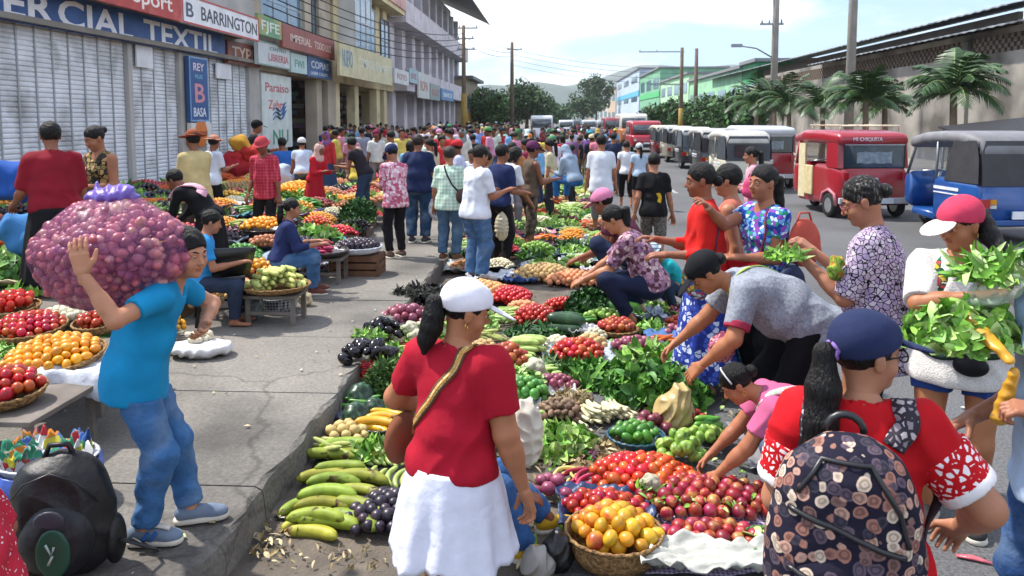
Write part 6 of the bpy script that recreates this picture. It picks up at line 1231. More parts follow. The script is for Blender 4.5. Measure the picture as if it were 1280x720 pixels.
    mb = MB(); mb.bar((0 - .005, .3, .80), (-.005, 1.0, .80), .012, .05); mb.bar((-.005, .3, .72), (-.005, 1.0, .72), .012, .02); mb.build('side_stripe', cloth('#d0d4d8', .5), t)
    t.scale = (zoom,) * 3; return t
soft_taxi('bright blue mototaxi with a grey and black canvas hood, nearest on the right', 1209, 303, 5, '#174c90', '#77777a', '#3a3a3d', window_=False, zoom=1.08)
tops = ['#b4b2ac', '#a9a8a4', '#bcbcb8', '#a4a6a8', '#b4afa0', '#b9b9b9']
bds = ['#c9c4b0', '#3a3a3c', '#2a2a2e', '#8a8474', '#5a1c24', '#28282a']
ords = ['nearest of the white hooded row', 'second of the white hooded row', 'third of the white hooded row', 'fourth of the white hooded row', 'fifth of the white hooded row', 'farthest of the white hooded row']
soft_taxi('mototaxi with a white canvas top and cream lower panels, nearest of the white hooded row', 903, 240, 4, '#c9c4b0', '#b9b7b0', '#43484f')
for i, (px, py) in enumerate(((873, 221), (850, 211), (832, 203), (818, 197.5))):
    soft_taxi(['mototaxi with a white hood and dark open side, second of the white hooded row', 'mototaxi with a white hood and yellow sign, third of the white hooded row', 'mototaxi with a pale top, fourth of the white hooded row', 'mototaxi with a pale top, farthest of the white hooded row'][i], px, py, 4, bds[i + 1], tops[i + 1], ['#2c2d30', '#5a6068', '#26272a', '#3c4046'][i])
def hard_taxi(label, px, py, rz_, bodyc, roofc=None, face='rear', group='red hard topped mototaxis', zoom=1.0, rack=True, txt='MI CHIQUITA'):
    p = G(px, py, .0); t = empty('mototaxi', (p.x, p.y, 0), R(rz_)); tag(t, label, 'mototaxi', group); W_ = 1.42; cx = W_ / 2; pm_ = paintm(bodyc); rf_ = paintm(roofc or bodyc)
    def ring(w, z0, z1, y, r=.1): return [(cx + a, b, c) for a, b, c in rrect(w, z0, z1, r, y)]
    loft(t, 'body', [ring(W_ - .16, .34, .98, -.16, .14), ring(W_ - .02, .26, 1.03, -.06, .14), ring(W_, .24, 1.04, .2), ring(W_, .24, 1.04, .95)], pm_)
    # pillars around the rear glass
    mb = MB()
    for x in (.0, W_ - .13): mb.add([(x, -.06, 1.0), (x + .13, -.12, 1.0), (x + .13, -.04, 1.5), (x, .0, 1.5), (x, .42, 1.0), (x + .13, .42, 1.0), (x + .13, .42, 1.5), (x, .42, 1.5)], [(0,1,2,3), (4,7,6,5), (0,3,7,4), (1,5,6,2), (3,2,6,7)])
    mb.build('corner_pillars', pm_, t)
    loft(t, 'roof', [ring(W_ - .06, 1.47, 1.62, -.12, .06), ring(W_ + .03, 1.46, 1.69, -.02, .09), ring(W_ + .02, 1.47, 1.74, .6, .1), ring(W_, 1.47, 1.74, 1.5, .1), ring(W_ - .08, 1.45, 1.64, 1.98, .08)], rf_)
    MB().box((.10, -.125, 1.02), (W_ - .10, -.06, 1.47)).build('rear_window', car_glass, t)
    mb = MB(); [mb.box((x0_, -.132, z0_), (x1_, -.126, z1_)) for x0_, x1_, z0_, z1_ in ((.10, W_ - .10, 1.0, 1.02), (.08, .10, 1.0, 1.46), (W_ - .10, W_ - .08, 1.0, 1.46))]; mb.build('window_seal', tyre, t)
    sheet_ = MB(); vs_ = [(.35 + .09 * i, -.1275 - .0 * j, 1.10 + .055 * j + .012 * math.sin(i * 2 + j)) for j in range(5) for i in range(9)]; sheet_.add(vs_, [(j*9+i, j*9+i+1, (j+1)*9+i+1, (j+1)*9+i) for j in range(4) for i in range(8)]); sheet_.build('glass_reflection', mat('silver_reflection', '#8a949c', rough=.35, var=.3, scale=9, bump=1, bscale=14), t)  # silver patch added on the rear glass to stand for its reflection
    MB().box((.10, -.14, 1.455), (W_ - .10, -.126, 1.475)).build('window_trim', chrome, t)
    loft(t, 'front_cowl', [ring(W_ * .92, .30, 1.04, 1.75, .1), ring(W_ * .8, .32, 1.0, 2.2, .12), ring(W_ * .6, .36, .9, 2.55, .12), ring(.4, .45, .75, 2.68, .1)], pm_)
    MB().box((.06, .951, .24), (W_ - .06, 1.749, .36)).build('floor', pm_, t)
    for x in (.04, W_ - .04): MB().tube([(x, 1.85, 1.0), (x, 1.72, 1.48)], .035, 6).build('windscreen_post', pm_, t)
    MB().box((.1, 1.80, 1.02), (W_ - .1, 1.82, 1.46)).build('windscreen', mat('clear_glass', '#9fb0b8', rough=.05, alpha=.35, spec=.9), t)
    dm = mat('cream_door', '#c9b98c', rough=.5, var=.15); MB().box((-.03, .98, .38), (.02, 1.36, 1.0)).build('door', dm, t, bevel=.02); MB().box((.02, 1.42, .30), (.06, 1.72, 1.45)).build('side_curtain', mat('cream_vinyl', '#d0c4a0', rough=.4, bump=.4, bscale=9), t)
    MB().box((.12, .45, .5), (W_ - .12, .95, .66)).build('bench_seat', cloth('#1c1c20'), t)
    mb = MB(); mb.tube([(cx - .28, 2.0, 1.03), (cx, 1.9, 1.08), (cx + .28, 2.0, 1.03)], .016, 6); mb.build('handlebar', chrome, t)
    MB().box((-.01, -.20, .30), (W_ + .01, -.13, .42)).build('bumper', mat('silver_paint', '#b9b9bb', rough=.4), t, bevel=.012)
    MB().box((cx + .05, -.225, .31), (cx + .38, -.205, .41)).build('number_plate', white_paint, t)
    mb = MB(); mb.box((cx - .07, -.20, .68), (cx + .07, -.13, .82)); mb.build('badge', chrome, t, bevel=.02)
    for x in (.06, W_ - .16): MB().box((x, -.205, .78), (x + .10, -.15, .92)).build('tail_light', mat('red_lens', '#a3161a', rough=.25), t)
    o = text(txt, .10, mat('lettering_white', '#e6dfe0', rough=.5), t); o.rotation_euler = (R(90), 0, 0); o.location = (.26, -.128, 1.54)
    if rack:
        mb = MB()
        for y in (.1, .7, 1.3): mb.tube([(.1, y, 1.72), (.1, y, 1.83), (W_ - .1, y, 1.83), (W_ - .1, y, 1.72)], .012, 5)
        for x in (.1, .45, .95, W_ - .1): mb.tube([(x, .05, 1.84), (x, 1.4, 1.84)], .011, 5)
        mb.build('roof_rack', mat('rack_cream', '#c9bfa4', rough=.5), t)
    for x in (.02, W_ - .02): wheel(t, x, .22, .25)
    wheel(t, cx, 2.32, .24, .11)
    mb = MB()
    for x in (-.03, W_ + .03): mb.tube([(x, -.08, .26), (x, -.02, .48), (x, .22, .56), (x, .46, .48), (x, .52, .26)], .035, 6)
    mb.build('wheel_arch', mat('arch_pink', '#b9707a', rough=.5), t)
    t.scale = (zoom,) * 3; return t
hard_taxi('red mototaxi with a roof rack and cream door, parked left of the blue one', 1043, 273, 8, '#981526', zoom=1.06)
hard_taxi('dark red mototaxi with a pale grey roof, behind the one with the roof rack', 928, 236, 5, '#8c1424', '#b9bcc0', rack=False, zoom=1.08, txt='NINA')
def van(label, px, Y, w, h, L_, c, lowc=None, rz_=0, name='van', group=None, facing=True, rackc=None):
    p = D(px, 150, Y); t = empty(name, (p.x, Y, 0), R(rz_)); tag(t, label, 'van' if name == 'van' else name.replace('_', ' '), group); pm_ = paintm(c)
    def ring(w_, z0, z1, y, r=.15): return rrect(w_, z0, z1, r, y)
    loft(t, 'body', [ring(w * .9, .35, h * .5, -.12, .12), ring(w, .3, h * .55, .05), ring(w, .28, h * .55, L_)], paintm(lowc or c))
    loft(t, 'cabin', [ring(w * .94, h * .5, h * .93, .35, .12), ring(w * .97, h * .5, h, .75, .15), ring(w * .97, h * .5, h, L_ - .02, .15)], pm_)
    loft(t, 'windscreen', [ring(w * .82, h * .56, h * .86, .26, .06), ring(w * .84, h * .56, h * .88, .45, .06)], car_glass)
    MB().box((-w * .5 - .004, 1.2, h * .6), (-w * .48, L_ - .5, h * .86)).build('side_window', car_glass, t)
    for x in (-w * .38, w * .38): MB().lathe([(0, 0), (.09, 0), (.09, .04)], 12, c=(x, -.13, h * .40), tilt=Matrix.Rotation(R(90), 3, 'X')).build('headlight', mat('headlamp', '#d8d8d0', rough=.15), t)
    MB().box((-w * .45, -.2, .3), (w * .45, -.1, .5)).build('bumper', mat('dark_bumper', '#2a2a2c', rough=.6), t); MB().box((-.22, -.215, .52), (.22, -.14, .62)).build('number_plate', white_paint, t)
    for x in (-w * .44, w * .44): wheel(t, x, .7, .3, .18); wheel(t, x, L_ - .7, .3, .18)
    return t
van('white minibus coming through the crowd', 677, 68, 1.95, 2.35, 4.5, '#d9dcde')
van('red van with a big windscreen facing the camera on the road', 809, 50, 1.95, 1.95, 4.0, '#a01c2c')
van('orange and white truck cab behind the red van', 793, 60, 2.1, 2.45, 5, '#d9d6cc', '#b9703c', name='truck')
van('dark red truck left of the orange and white one', 770, 66, 1.9, 2.2, 5, '#8a3440', '#6a2a34', name='truck')
for i, (px, Y, c, l_) in enumerate(((757, 84, '#9aa0a4', 'grey car in the far traffic'), (708, 95, '#c9ccd0', 'white car far down the street'), (718, 110, '#58636e', 'dark car at the end of the street'), (737, 98, '#b0b4b8', 'silver car in front of the far houses'))): van(l_, px, Y, 1.8, 1.9, 4, c, name='car')
# dark shade sail frame behind the blue mototaxi
t = empty('canopy', (10.6, 19, 0)); tag(t, 'black tarpaulin canopy on posts behind the blue mototaxi', 'canopy')
child(MB().add([(9.2, 17.4, 1.62), (13.4, 17.2, 2.0), (13.6, 20.4, 2.35), (9.6, 20.6, 1.9), (9.2, 17.4, 1.58), (13.4, 17.2, 1.96), (13.6, 20.4, 2.31), (9.6, 20.6, 1.86)], [(0,1,2,3), (7,6,5,4), (0,4,5,1), (1,5,6,2), (2,6,7,3), (3,7,4,0)]).build('tarpaulin', mat('black_tarp', '#26262a', rough=.7, var=.2, bump=.4, bscale=3), ), t)
mb = MB(); [mb.tube([(x, y, 0), (x, y, z)], .03, 6) for x, y, z in ((9.3, 17.5, 1.6), (13.3, 17.3, 1.95), (13.5, 20.3, 2.3), (9.7, 20.5, 1.85))]; child(mb.build('posts', steel), t)
# ================================================================== PRODUCE
def M_f(n, c, **k): d = dict(rough=.38, var=.18, scale=16, rand=.22, huer=.012, spec=.5); d.update(k); return mat(n, c, **d)
fm = dict(
 tomato=M_f('tomato_skin', '#b42818', huer=.02, rand=.3, rough=.3, c2='#c4542c', c2pos=(.55, .75), c2scale=14), tomato_o=M_f('ripening_tomato', '#c4441c', huer=.02, c2='#d07a3c', c2pos=(.55, .75), c2scale=12, rough=.25), tomato_b=M_f('brownish_tomato', '#a84428', huer=.02), mango=M_f('mango_skin', '#d59a22', c2='#b04a22', c2pos=(.55, .7), c2scale=9, huer=.02),
 orange=M_f('orange_fruit_skin', '#e09514', huer=.01), plum=M_f('plum_skin', '#1f1626', c2='#4a3442', c2pos=(.5, .7), c2scale=20), apple=M_f('red_fruit_skin', '#9a1f2c', c2='#b98a4c', c2pos=(.5, .68), c2scale=16, huer=.025, rand=.35, rough=.4), avocado=M_f('green_fruit_skin', '#3f7a26', c2='#6a9a3c', c2pos=(.5, .7), c2scale=9),
 onion=M_f('purple_onion_skin', '#7c3348', c2='#a86674', c2pos=(.5, .7), c2scale=8, stretch=(1, 1, .3)), potato=M_f('potato_skin', '#c2a46c', c2='#8d6c44', c2pos=(.55, .7), c2scale=14, rough=.7), peach=M_f('peach_potato', '#c98a5c', c2='#a86a44', c2pos=(.5, .7), c2scale=9, rough=.6), eggplant=M_f('eggplant_skin', '#140f18', rough=.2, rand=.4), chayote=M_f('chayote_skin', '#8fb04c', c2='#5c8a34', c2pos=(.45, .7), c2scale=30),
 root=M_f('brown_root', '#8a7058', c2='#5a4636', c2pos=(.45, .65), c2scale=20, rough=.8), plantain=M_f('plantain_skin', '#8f9a34', c2='#4a2f18', c2pos=(.6, .67), c2scale=11, rand=.3, huer=.035, rough=.55, spec=.3), plantain_y=M_f('ripe_plantain_skin', '#dca21c', c2='#2a1a0c', c2pos=(.6, .68), c2scale=10), banana=M_f('young_banana_skin', '#a3b45c', rand=.15), zucchini=M_f('dark_zucchini', '#1f3f22', c2='#35602f', c2pos=(.5, .7), c2scale=20), cuke=M_f('cucumber_skin', '#4c8a2c', c2='#7aa848', c2pos=(.5, .7), c2scale=12),
 pale=M_f('pale_squash', '#a9c46c', c2='#86ab4c', c2pos=(.5, .7), c2scale=12), white=M_f('white_vegetable', '#d8d2b4', c2='#b4b080', c2pos=(.5, .75), c2scale=25, rough=.7), radish=M_f('radish_skin', '#b43058', c2='#d8b8b8', c2pos=(.6, .8), c2scale=10), carrot=M_f('carrot_skin', '#d46a1c'), corn=M_f('corn_husk', '#b9bf6c', c2='#8a9a4a', c2pos=(.5, .7), c2scale=30, stretch=(1, 1, .2), rough=.7), chili=M_f('chili_red', '#b01a1c'), husk=M_f('dry_husk', '#b3a076', rough=.85), scallion=M_f('scallion_white', '#d4cca4', c2='#9aa85c', c2pos=(.55, .75), c2scale=6),
 tomatillo=M_f('green_tomato_skin', '#4c8a34'))
def leafm(n, c, c2=None): return mat(n, c, rough=.5, var=.3, scale=25, spec=.35, c2=c2, c2pos=(.45, .7), c2scale=30)
lm = dict(dark=[leafm('leaf_dark', '#2f5c22', '#4a7a34'), leafm('leaf_mid', '#447a2c', '#5c9438'), leafm('leaf_light', '#6a9c40')], lett=[leafm('lettuce_light', '#8ab04c', '#b4cc7c'), leafm('lettuce_mid', '#6a9a3c'), leafm('lettuce_pale', '#a8c478')], herb=[leafm('herb_a', '#4c6a34'), leafm('herb_b', '#6a8a4c'), leafm('herb_c', '#3a5428')], deep=[leafm('deep_green', '#1f4420'), leafm('deep_green_b', '#2c5a28'), leafm('leaf_dark', '#2f5c22', '#4a7a34')], dry=[leafm('dry_leaf', '#a8966c'), leafm('dry_leaf_b', '#8a7650'), leafm('dry_leaf_c', '#c4b48c')], purple=[leafm('purple_leaf', '#5a2c44'), leafm('purple_leaf_b', '#7a4458'), leafm('leaf_mid', '#447a2c', '#5c9438')], blacklf=[leafm('black_pod', '#1c1c18'), leafm('black_pod_b', '#2c2e22')], bright=[leafm('bright_leaf', '#7cb43c', '#a0c85c'), leafm('leaf_light', '#6a9c40'), leafm('lettuce_pale', '#a8c478')])
def rnd_mesh(name, r, m, n=8, mm=12, **k):
    v, f = spheroid(n, mm, r, **k); return mesh_of(name, v, np.array(f), m)
def bent(name, L_, r, m, bend=.25, n=12, sec=8, taper=(.35, .35), tip=None):
    mb = MB(); pts, rs = [], []
    for i in range(n + 1):
        u = i / n * 2 - 1; pts.append((L_ / 2 * u, -bend * L_ * .5 * (u * u), 0)); e = math.sqrt(max(0, 1 - abs(u) ** 3.2)); t = taper[0] if u < 0 else taper[1]
        rs.append(max(r * (t * (1 - e) + e) if abs(u) < .97 else r * t * .7, r * .08))
    mb.tube(pts, rs, sec); me = bpy.data.meshes.new(name); me.from_pydata(mb.v, [], mb.f); me.materials.append(m); me.polygons.foreach_set('use_smooth', [len(p.vertices) == 4 for p in me.polygons]); me.update(); return me
ITEMS = dict(
 tomato=([rnd_mesh('tomato', (.034, .034, .029), fm['tomato'], dimple=.08), rnd_mesh('tomato', (.030, .030, .031), fm['tomato'])], .032),
 tomato_o=([rnd_mesh('tomato', (.031, .031, .036), fm['tomato_o']), rnd_mesh('tomato', (.031, .031, .028), fm['tomato_o'], dimple=.06)], .032), tomato_b=([rnd_mesh('tomato', (.032, .032, .035), fm['tomato_b'])], .033),
 mango=([rnd_mesh('mango', (.036, .039, .046), fm['mango']), rnd_mesh('mango', (.036, .036, .040), fm['mango'], tip=.1)], .040), orange=([rnd_mesh('orange_fruit', (.026, .026, .032), fm['orange'])], .028),
 plum=([rnd_mesh('plum', (.034, .034, .034), fm['plum'], dimple=.06)], .035), apple=([rnd_mesh('red_fruit', (.034, .034, .036), fm['apple'], tip=.15)], .035), avocado=([rnd_mesh('green_fruit', (.030, .030, .042), fm['avocado'], tip=.2)], .034), onion=([rnd_mesh('onion', (.043, .043, .042), fm['onion'], tip=.35)], .044),
 potato=([rnd_mesh('potato', (.03, .035, .042), fm['potato'])], .036), peach=([rnd_mesh('pale_potato', (.03, .034, .038), fm['peach'])], .035), eggplant=([rnd_mesh('eggplant', (.042, .042, .062), fm['eggplant'])], .046), chayote=([rnd_mesh('chayote', (.033, .037, .045), fm['chayote'])], .037), root=([rnd_mesh('root', (.02, .024, .032), fm['root'], tip=.5)], .024), tomatillo=([rnd_mesh('green_tomato', (.036, .036, .032), fm['tomatillo'])], .035),
 shallot=([shal[0]], .024), garlic=([rnd_mesh('garlic', (.025, .025, .025), fm['white'], tip=.6)], .026))
def sheet(name, label, cat, cx, cy, z, wx, wy, m, amp=.02, seed=0, drape=0.0, n=26, edge=None, rot=0, group=None, kind=None):
    r = random.Random(seed); p = [r.uniform(0, 6) for _ in range(6)]; vs = []
    for j in range(n + 1):
        for i in range(n + 1):
            u, v = i / n * 2 - 1, j / n * 2 - 1; k = 1 + .06 * math.sin(3 * math.atan2(v, u) + p[0]) + .04 * math.sin(7 * math.atan2(v, u) + p[1])
            x, y = u * wx * k, v * wy * k; h = amp * (abs(math.sin(3 * u + 2 * v + p[2] + math.sin(4 * v + p[5]))) * .6 + abs(math.sin(7 * v - 4 * u + p[3] + 1.3 * math.sin(5 * u))) * .5 + abs(math.sin(13 * u + 6 * v + p[4] + math.sin(9 * v))) * .3)
            e = max(abs(u), abs(v)); zz = h * (.4 + e) + (edge * max(0, e - .7) / .3 if edge else 0)
            if drape and e > .75: zz -= drape * (e - .75) / .25
            vs.append((x, y, zz))
    fs = [(j*(n+1)+i, j*(n+1)+i+1, (j+1)*(n+1)+i+1, (j+1)*(n+1)+i) for j in range(n) for i in range(n)]
    o = link(name, npmesh(name, np.array(vs), np.array(fs), [m])); o.location = (cx, cy, z); o.rotation_euler.z = R(rot); md = o.modifiers.new('th', 'SOLIDIFY'); md.thickness = .004; tag(o, label, cat, group, kind); return o
wick = mat('wicker', '#b08a58', rough=.8, var=.3, scale=60, bump=.9, bscale=90, c2='#7c5c38', c2pos=(.4, .6), c2scale=50)
FE = []; HP = []
def basket(label, c, r, h=.07, tilt=(0, 0), m=None, n=40, name='basket', group=None, cat='basket', legs=0):
    t = empty(name, c); tag(t, label, cat, group); m = m or wick; FE.append((c[0], c[1]))
    mb = MB(); prof = [(0, .012), (r * .80, .014), (r * .93, h * .45), (r * .97, h * .9), (r, h * .9), (r * 1.02, h * .95), (r, h), (r * .99, h * .9), (r * .95, h * .4), (r * .82, 0), (0, 0)]
    mb.lathe(prof, n); o = mb.build('bowl', m, t); 
    mb = MB(); mb.tube([(r * 1.0 * math.cos(a), r * 1.0 * math.sin(a), h + .003 * math.sin(a * 24)) for a in np.linspace(0, 6.2832, n * 2 + 1)], .009, 6); mb.build('rim', m, t)
    t.rotation_euler = (R(tilt[0]), R(tilt[1]), 0); return t
def scatter(kind, c, rx, ry, h, label, group, cat=None, n=None, tilt=(0, 0), size=1.0, seed=0, under=True, stuff=False, gap=1.0, flat=False):
    """a heap of separate pieces on a dome"""
    HP.append((c[0], c[1], max(rx, ry))); meshes, r = ITEMS[kind]; r = r * size; g = random.Random(seed + 17); c = Vector(c); T = Matrix.Rotation(R(tilt[1]), 3, 'Y') @ Matrix.Rotation(R(tilt[0]), 3, 'X'); sp = 1.82 * r * gap; pts = []
    for layer in ((0,) if not under else (0, 1)):
        y = -ry; row = 0
        while y <= ry:
            x = -rx + (row % 2) * sp / 2 + layer * sp * .5
            while x <= rx:
                q = (x / rx) ** 2 + (y / ry) ** 2
                if q <= 1.0:
                    dz = h * (1 - q) ** .75 if not flat else h * g.random(); z = dz + r * .85 - layer * r * 1.25
                    if layer == 0 or (z > r * .8 and dz > r * .9): pts.append((x + g.uniform(-.16, .16) * r, y + g.uniform(-.16, .16) * r + layer * sp * .3, z + g.uniform(-.12, .18) * r) + ((1,) if layer and not stuff else ()))
                x += sp
            y += sp * .87; row += 1
    if n and len(pts) > n: g.shuffle(pts); pts = pts[:n]
    if stuff:
        V, F, k = [], [], 0; vv, ff = spheroid(5, 7, (1, 1, 1.1))
        for p in pts: V.append((vv * r * g.uniform(.85, 1.1)) @ np.array(Matrix.Rotation(g.uniform(0, 3), 3, 'X')).T + np.array(T @ Vector(p[:3]))); F.append(np.array(ff) + k); k += len(vv)
        o = link(cat.replace(' ', '_') + '_heap', npmesh('heap', np.concatenate(V), np.concatenate(F), [meshes[0].materials[0]])); o.location = c; tag(o, label, cat, group, 'stuff'); return o
    low = [p for p in pts if len(p) == 4]; pts = [p for p in pts if len(p) == 3]
    if low:
        vv, ff = spheroid(6, 9, (1, 1, 1)); V = np.concatenate([vv * r + np.array(T @ Vector(p[:3])) for p in low]); F = np.concatenate([np.array(ff) + i * len(vv) for i in range(len(low))]); o = link(meshes[0].name.split('.')[0] + '_under_layer', npmesh('u', V, F, [meshes[0].materials[0]])); o.location = c; tag(o, 'lower layer of the ' + group, (cat or 'fruit') + ' layer', None, 'stuff')
    for p in pts:
        o = link(meshes[0].name.split('.')[0], g.choice(meshes)); o.location = c + T @ Vector(p); s = size * g.uniform(.8, 1.18); o.scale = (s, s * g.uniform(.92, 1.06), s); o.rotation_euler = (g.uniform(0, 6.28) if kind not in ('tomato', 'plum') else g.gauss(0, .7), g.gauss(0, .7) if kind in ('tomato', 'plum') else g.uniform(0, 6.28), g.uniform(0, 6.28)); tag(o, label, cat or meshes[0].name.split('.')[0].replace('_', ' '), group)
    return pts
def longs(me, c, n, w, dpt, hgt, ang, label, group, cat, jit=8, seed=0, size=1.0, layers=2):
    """long vegetables laid side by side: ang = direction of their length"""
    HP.append((c[0], c[1], dpt)); g = random.Random(seed); c = Vector(c); per = max(1, math.ceil(n / layers)); k = 0; u = Vector((math.cos(R(ang)), math.sin(R(ang)), 0)); v = Vector((-u.y, u.x, 0))
    for l in range(layers):
        m_ = per - l
        for i in range(m_):
            if k >= n: break
            f = (i + .5) / m_ * 2 - 1; p = c + v * f * dpt * (1 - .15 * l) + u * g.uniform(-1, 1) * w + Vector((0, 0, hgt * (l + .5) + g.uniform(-.1, .1) * hgt)); o = link(me.name.split('.')[0], me); o.location = p; s = size * g.uniform(.85, 1.12); o.scale = (s, s, s)
            o.rotation_euler = (g.uniform(-.5, .5), R(g.uniform(-4, 4)), R(ang + g.uniform(-jit, jit))); tag(o, label, cat, group); k += 1
def leafheap(label, c, rx, ry, h, leaf, wid, n, pal, name='leafy_heap', cat='leafy greens', seed=0, up=.55, stem=None, kind=None, group=None, curl=.5, droop=.0):
    HP.append((c[0], c[1], max(rx, ry))); g = np.random.RandomState(seed + 3); th = g.uniform(0, 2 * np.pi, n); q = np.sqrt(g.uniform(0, 1, n)); k = g.uniform(.35, 1.0, n); x, y = np.cos(th) * q * rx, np.sin(th) * q * ry; z = h * np.sqrt(np.maximum(0, 1 - q ** 2)) * k
    nrm_ = np.stack([x / rx ** 2, y / ry ** 2, (z + .02) / max(h, .05) ** 2 * .6], 1); nrm_ /= np.linalg.norm(nrm_, axis=1)[:, None]; d = g.normal(size=(n, 3)); d = d * (1 - up) + nrm_ * up * 1.2; d[:, 2] += .15 - droop; d /= np.linalg.norm(d, axis=1)[:, None]
    s = np.cross(d, nrm_ + g.normal(size=(n, 3)) * .35); s /= np.linalg.norm(s, axis=1)[:, None]; up_ = np.cross(s, d); L_ = leaf * g.uniform(.6, 1.25, (n, 1)); W_ = wid * g.uniform(.7, 1.2, (n, 1)); P = np.stack([x, y, np.maximum(z, .02)], 1) - d * L_ * .4
    cu = curl * g.uniform(.3, 1.2, (n, 1)); rows = []
    for t_, ww, bz in ((0, .12, 0), (.3, .85, .1), (.62, 1.0, -.05), (.88, .55, -.35), (1.0, .05, -.5)):
        cen = P + d * L_ * t_ + up_ * L_ * bz * cu; rows += [cen - s * W_ * ww * .5 + up_ * W_ * .22 * ww, cen, cen + s * W_ * ww * .5 + up_ * W_ * .22 * ww]
    V = np.stack(rows, 1); V[:, :, 2] = np.maximum(V[:, :, 2], .006); m = V.shape[1]; V = V.reshape(-1, 3); base = np.arange(n)[:, None] * m; Q = []
    for r_ in range(4):
        for a in (0, 1): Q.append(base + np.array([[r_*3+a, r_*3+a+1, (r_+1)*3+a+1, (r_+1)*3+a]]))
    Q = np.stack(Q, 1).reshape(-1, 4); mi = np.repeat(g.randint(0, len(lm[pal]), n), 8); t = link(name, npmesh(name, V, Q, lm[pal], True, mi)); t.location = c; tag(t, label, cat, group, kind)
    mb = MB(); mb.lathe([(0, h * .62), (.35, h * .58), (.62, h * .4), (.80, h * .12), (.86, -.0)], 16, sx=rx, sy=ry)
    return t
def wpx(px, py, z, dx): return abs(G(px + dx, py, z).x - G(px - dx, py, z).x) / 2
Z0 = .012
def near(px, py, z=Z0): return G(px, py, z)
cnt = [0]
def plastic(c, a=1.0, name=None): return mat(name or 'plastic_' + c, c, rough=.32, var=.12, scale=12, bump=.5, bscale=14, spec=.5, alpha=a)
# ---- ground cloths
feats = []
def cloth_px(px, py, dx, wy, c, lab, z=.008, amp=.02, name='tarp', cat='tarp', edge=None, rot=0, m=None, seed=None):
    p = near(px, py, z); cnt[0] += 1; return sheet(name, lab, cat, p.x, p.y, z, wpx(px, py, z, dx), wy, m or plastic(c), amp, seed or cnt[0], edge=edge, rot=rot)
cloth_px(455, 605, 78, .42, '#17181c', 'black plastic sheet under the plantains and plums', amp=.012)
cloth_px(452, 515, 62, .30, '#1c2230', 'dark crumpled sheet along the kerb by the herb bundle', amp=.05)
cloth_px(755, 650, 58, .22, '#26385c', 'dark blue crumpled tarp with tomatoes beside the mango basket', amp=.03, edge=.05)
cloth_px(893, 672, 92, .34, '#8a7a96', 'purple and white checked cloth under the red fruit', amp=.012, name='checked_cloth', cat='cloth', m=pattern('purple_check', '#b9b0c0', ['#6a5478'], 'floorcheck', 45, .5))
cloth_px(800, 600, 75, .25, '#8d8a86', 'grey plastic sheet under the orange tomatoes', amp=.012)
cloth_px(722, 440, 45, .32, '#a9b4ba', 'pale blue grey sheet under the bright tomatoes', amp=.02)
cloth_px(900, 705, 95, .12, '#b9b9b0', 'white folded paper sheet at the bottom edge', z=.07, amp=.05, name='paper_sheet', cat='paper')
cloth_px(985, 560, 60, .35, '#8f8d90', 'grey plastic sheet in front of the crouching woman in pink', amp=.02)
cloth_px(880, 440, 70, .5, '#4a6a9c', 'blue tarp between the child and the bending woman', amp=.05)
cloth_px(900, 415, 26, .2, '#c9ccd0', 'crumpled white plastic under the hand of the bending woman', z=.05, amp=.12, name='plastic_sheet', cat='plastic sheet')
# ---- street row, front to back
bp_ = bent('plantain', .36, .042, fm['plantain'], .32, sec=6, taper=(.35, .25)); by_ = bent('ripe_plantain', .26, .031, fm['plantain_y'], .35, sec=6); bs_ = bent('young_banana', .17, .017, fm['banana'], .5, sec=6)
g = random.Random(4)
pls = [(392, 664, -14, 0), (412, 650, -12, 1), (396, 642, -4, 2), (446, 648, -30, 1), (404, 628, 2, 2), (455, 632, -28, 2), (410, 613, -4, 3), (448, 612, -12, 2), (418, 598, 4, 2), (450, 594, -6, 2), (405, 592, 10, 1), (425, 582, 2, 2), (414, 567, -2, 1), (447, 566, -6, 1), (430, 553, 2, 2), (470, 560, 0, 0), (385, 648, 24, 0), (378, 628, 40, 0)]
for px, py, a, l in pls:
    o = link('plantain', bp_); p = near(px + 2, py, .03 + .028 * l); o.location = p; o.rotation_euler = (g.uniform(-.3, .3), g.uniform(-.08, .08), R(a) + g.uniform(-.06, .06)); s = g.uniform(.8, .98); o.scale = (s, s, s); tag(o, 'green to yellow plantain in the nearest bunch beside the kerb', 'plantain', 'plantains beside the kerb')
longs(by_, near(478, 532, .03), 8, .02, .14, .045, -8, 'blackened yellow ripe plantain in the dark tray behind the green ones', 'ripe plantains in the tray', 'plantain', seed=3)
for row in range(2):
    p0 = near(490, 602 - row * 26, .03)
    for k in range(8):
        o = link('young_banana', bs_); o.location = p0 + Vector((-.17 + k * .048, .0 + .01 * g.uniform(-1, 1), .02 + .01 * (k % 2))); o.rotation_euler = (0, R(-14), R(80 - (k - 4) * 9)); tag(o, 'slim pale green banana in the fan behind the plums', 'banana', 'pale green bananas')
scatter('plum', near(488, 652), .235, .23, .075, 'round black plum in the heap between plantains and white skirt', 'black plums', 'plum', seed=2)
mb_ = basket('dark round tray holding the ripe plantains', near(478, 535, .01), .2, .05, m=plastic('#22242c'), name='tray', cat='tray')
def ribbed(name, r, z, m, ribs=9):
    n, mm = 14, ribs * 4; vs = []
    for i in range(n + 1):
        th = math.pi * i / n
        for k in range(mm): a = 2 * math.pi * k / mm; q = r * math.sin(th) * (1 + .08 * abs(math.cos(a * ribs / 2)) - .04); vs.append((q * math.cos(a), q * math.sin(a), z * math.cos(th) * (1 - .25 * math.exp(-(th * 3) ** 2))))
    return npmesh(name, np.array(vs), np.array([(i*mm+k, i*mm+(k+1)%mm, (i+1)*mm+(k+1)%mm, (i+1)*mm+k) for i in range(n) for k in range(mm)]), [m])
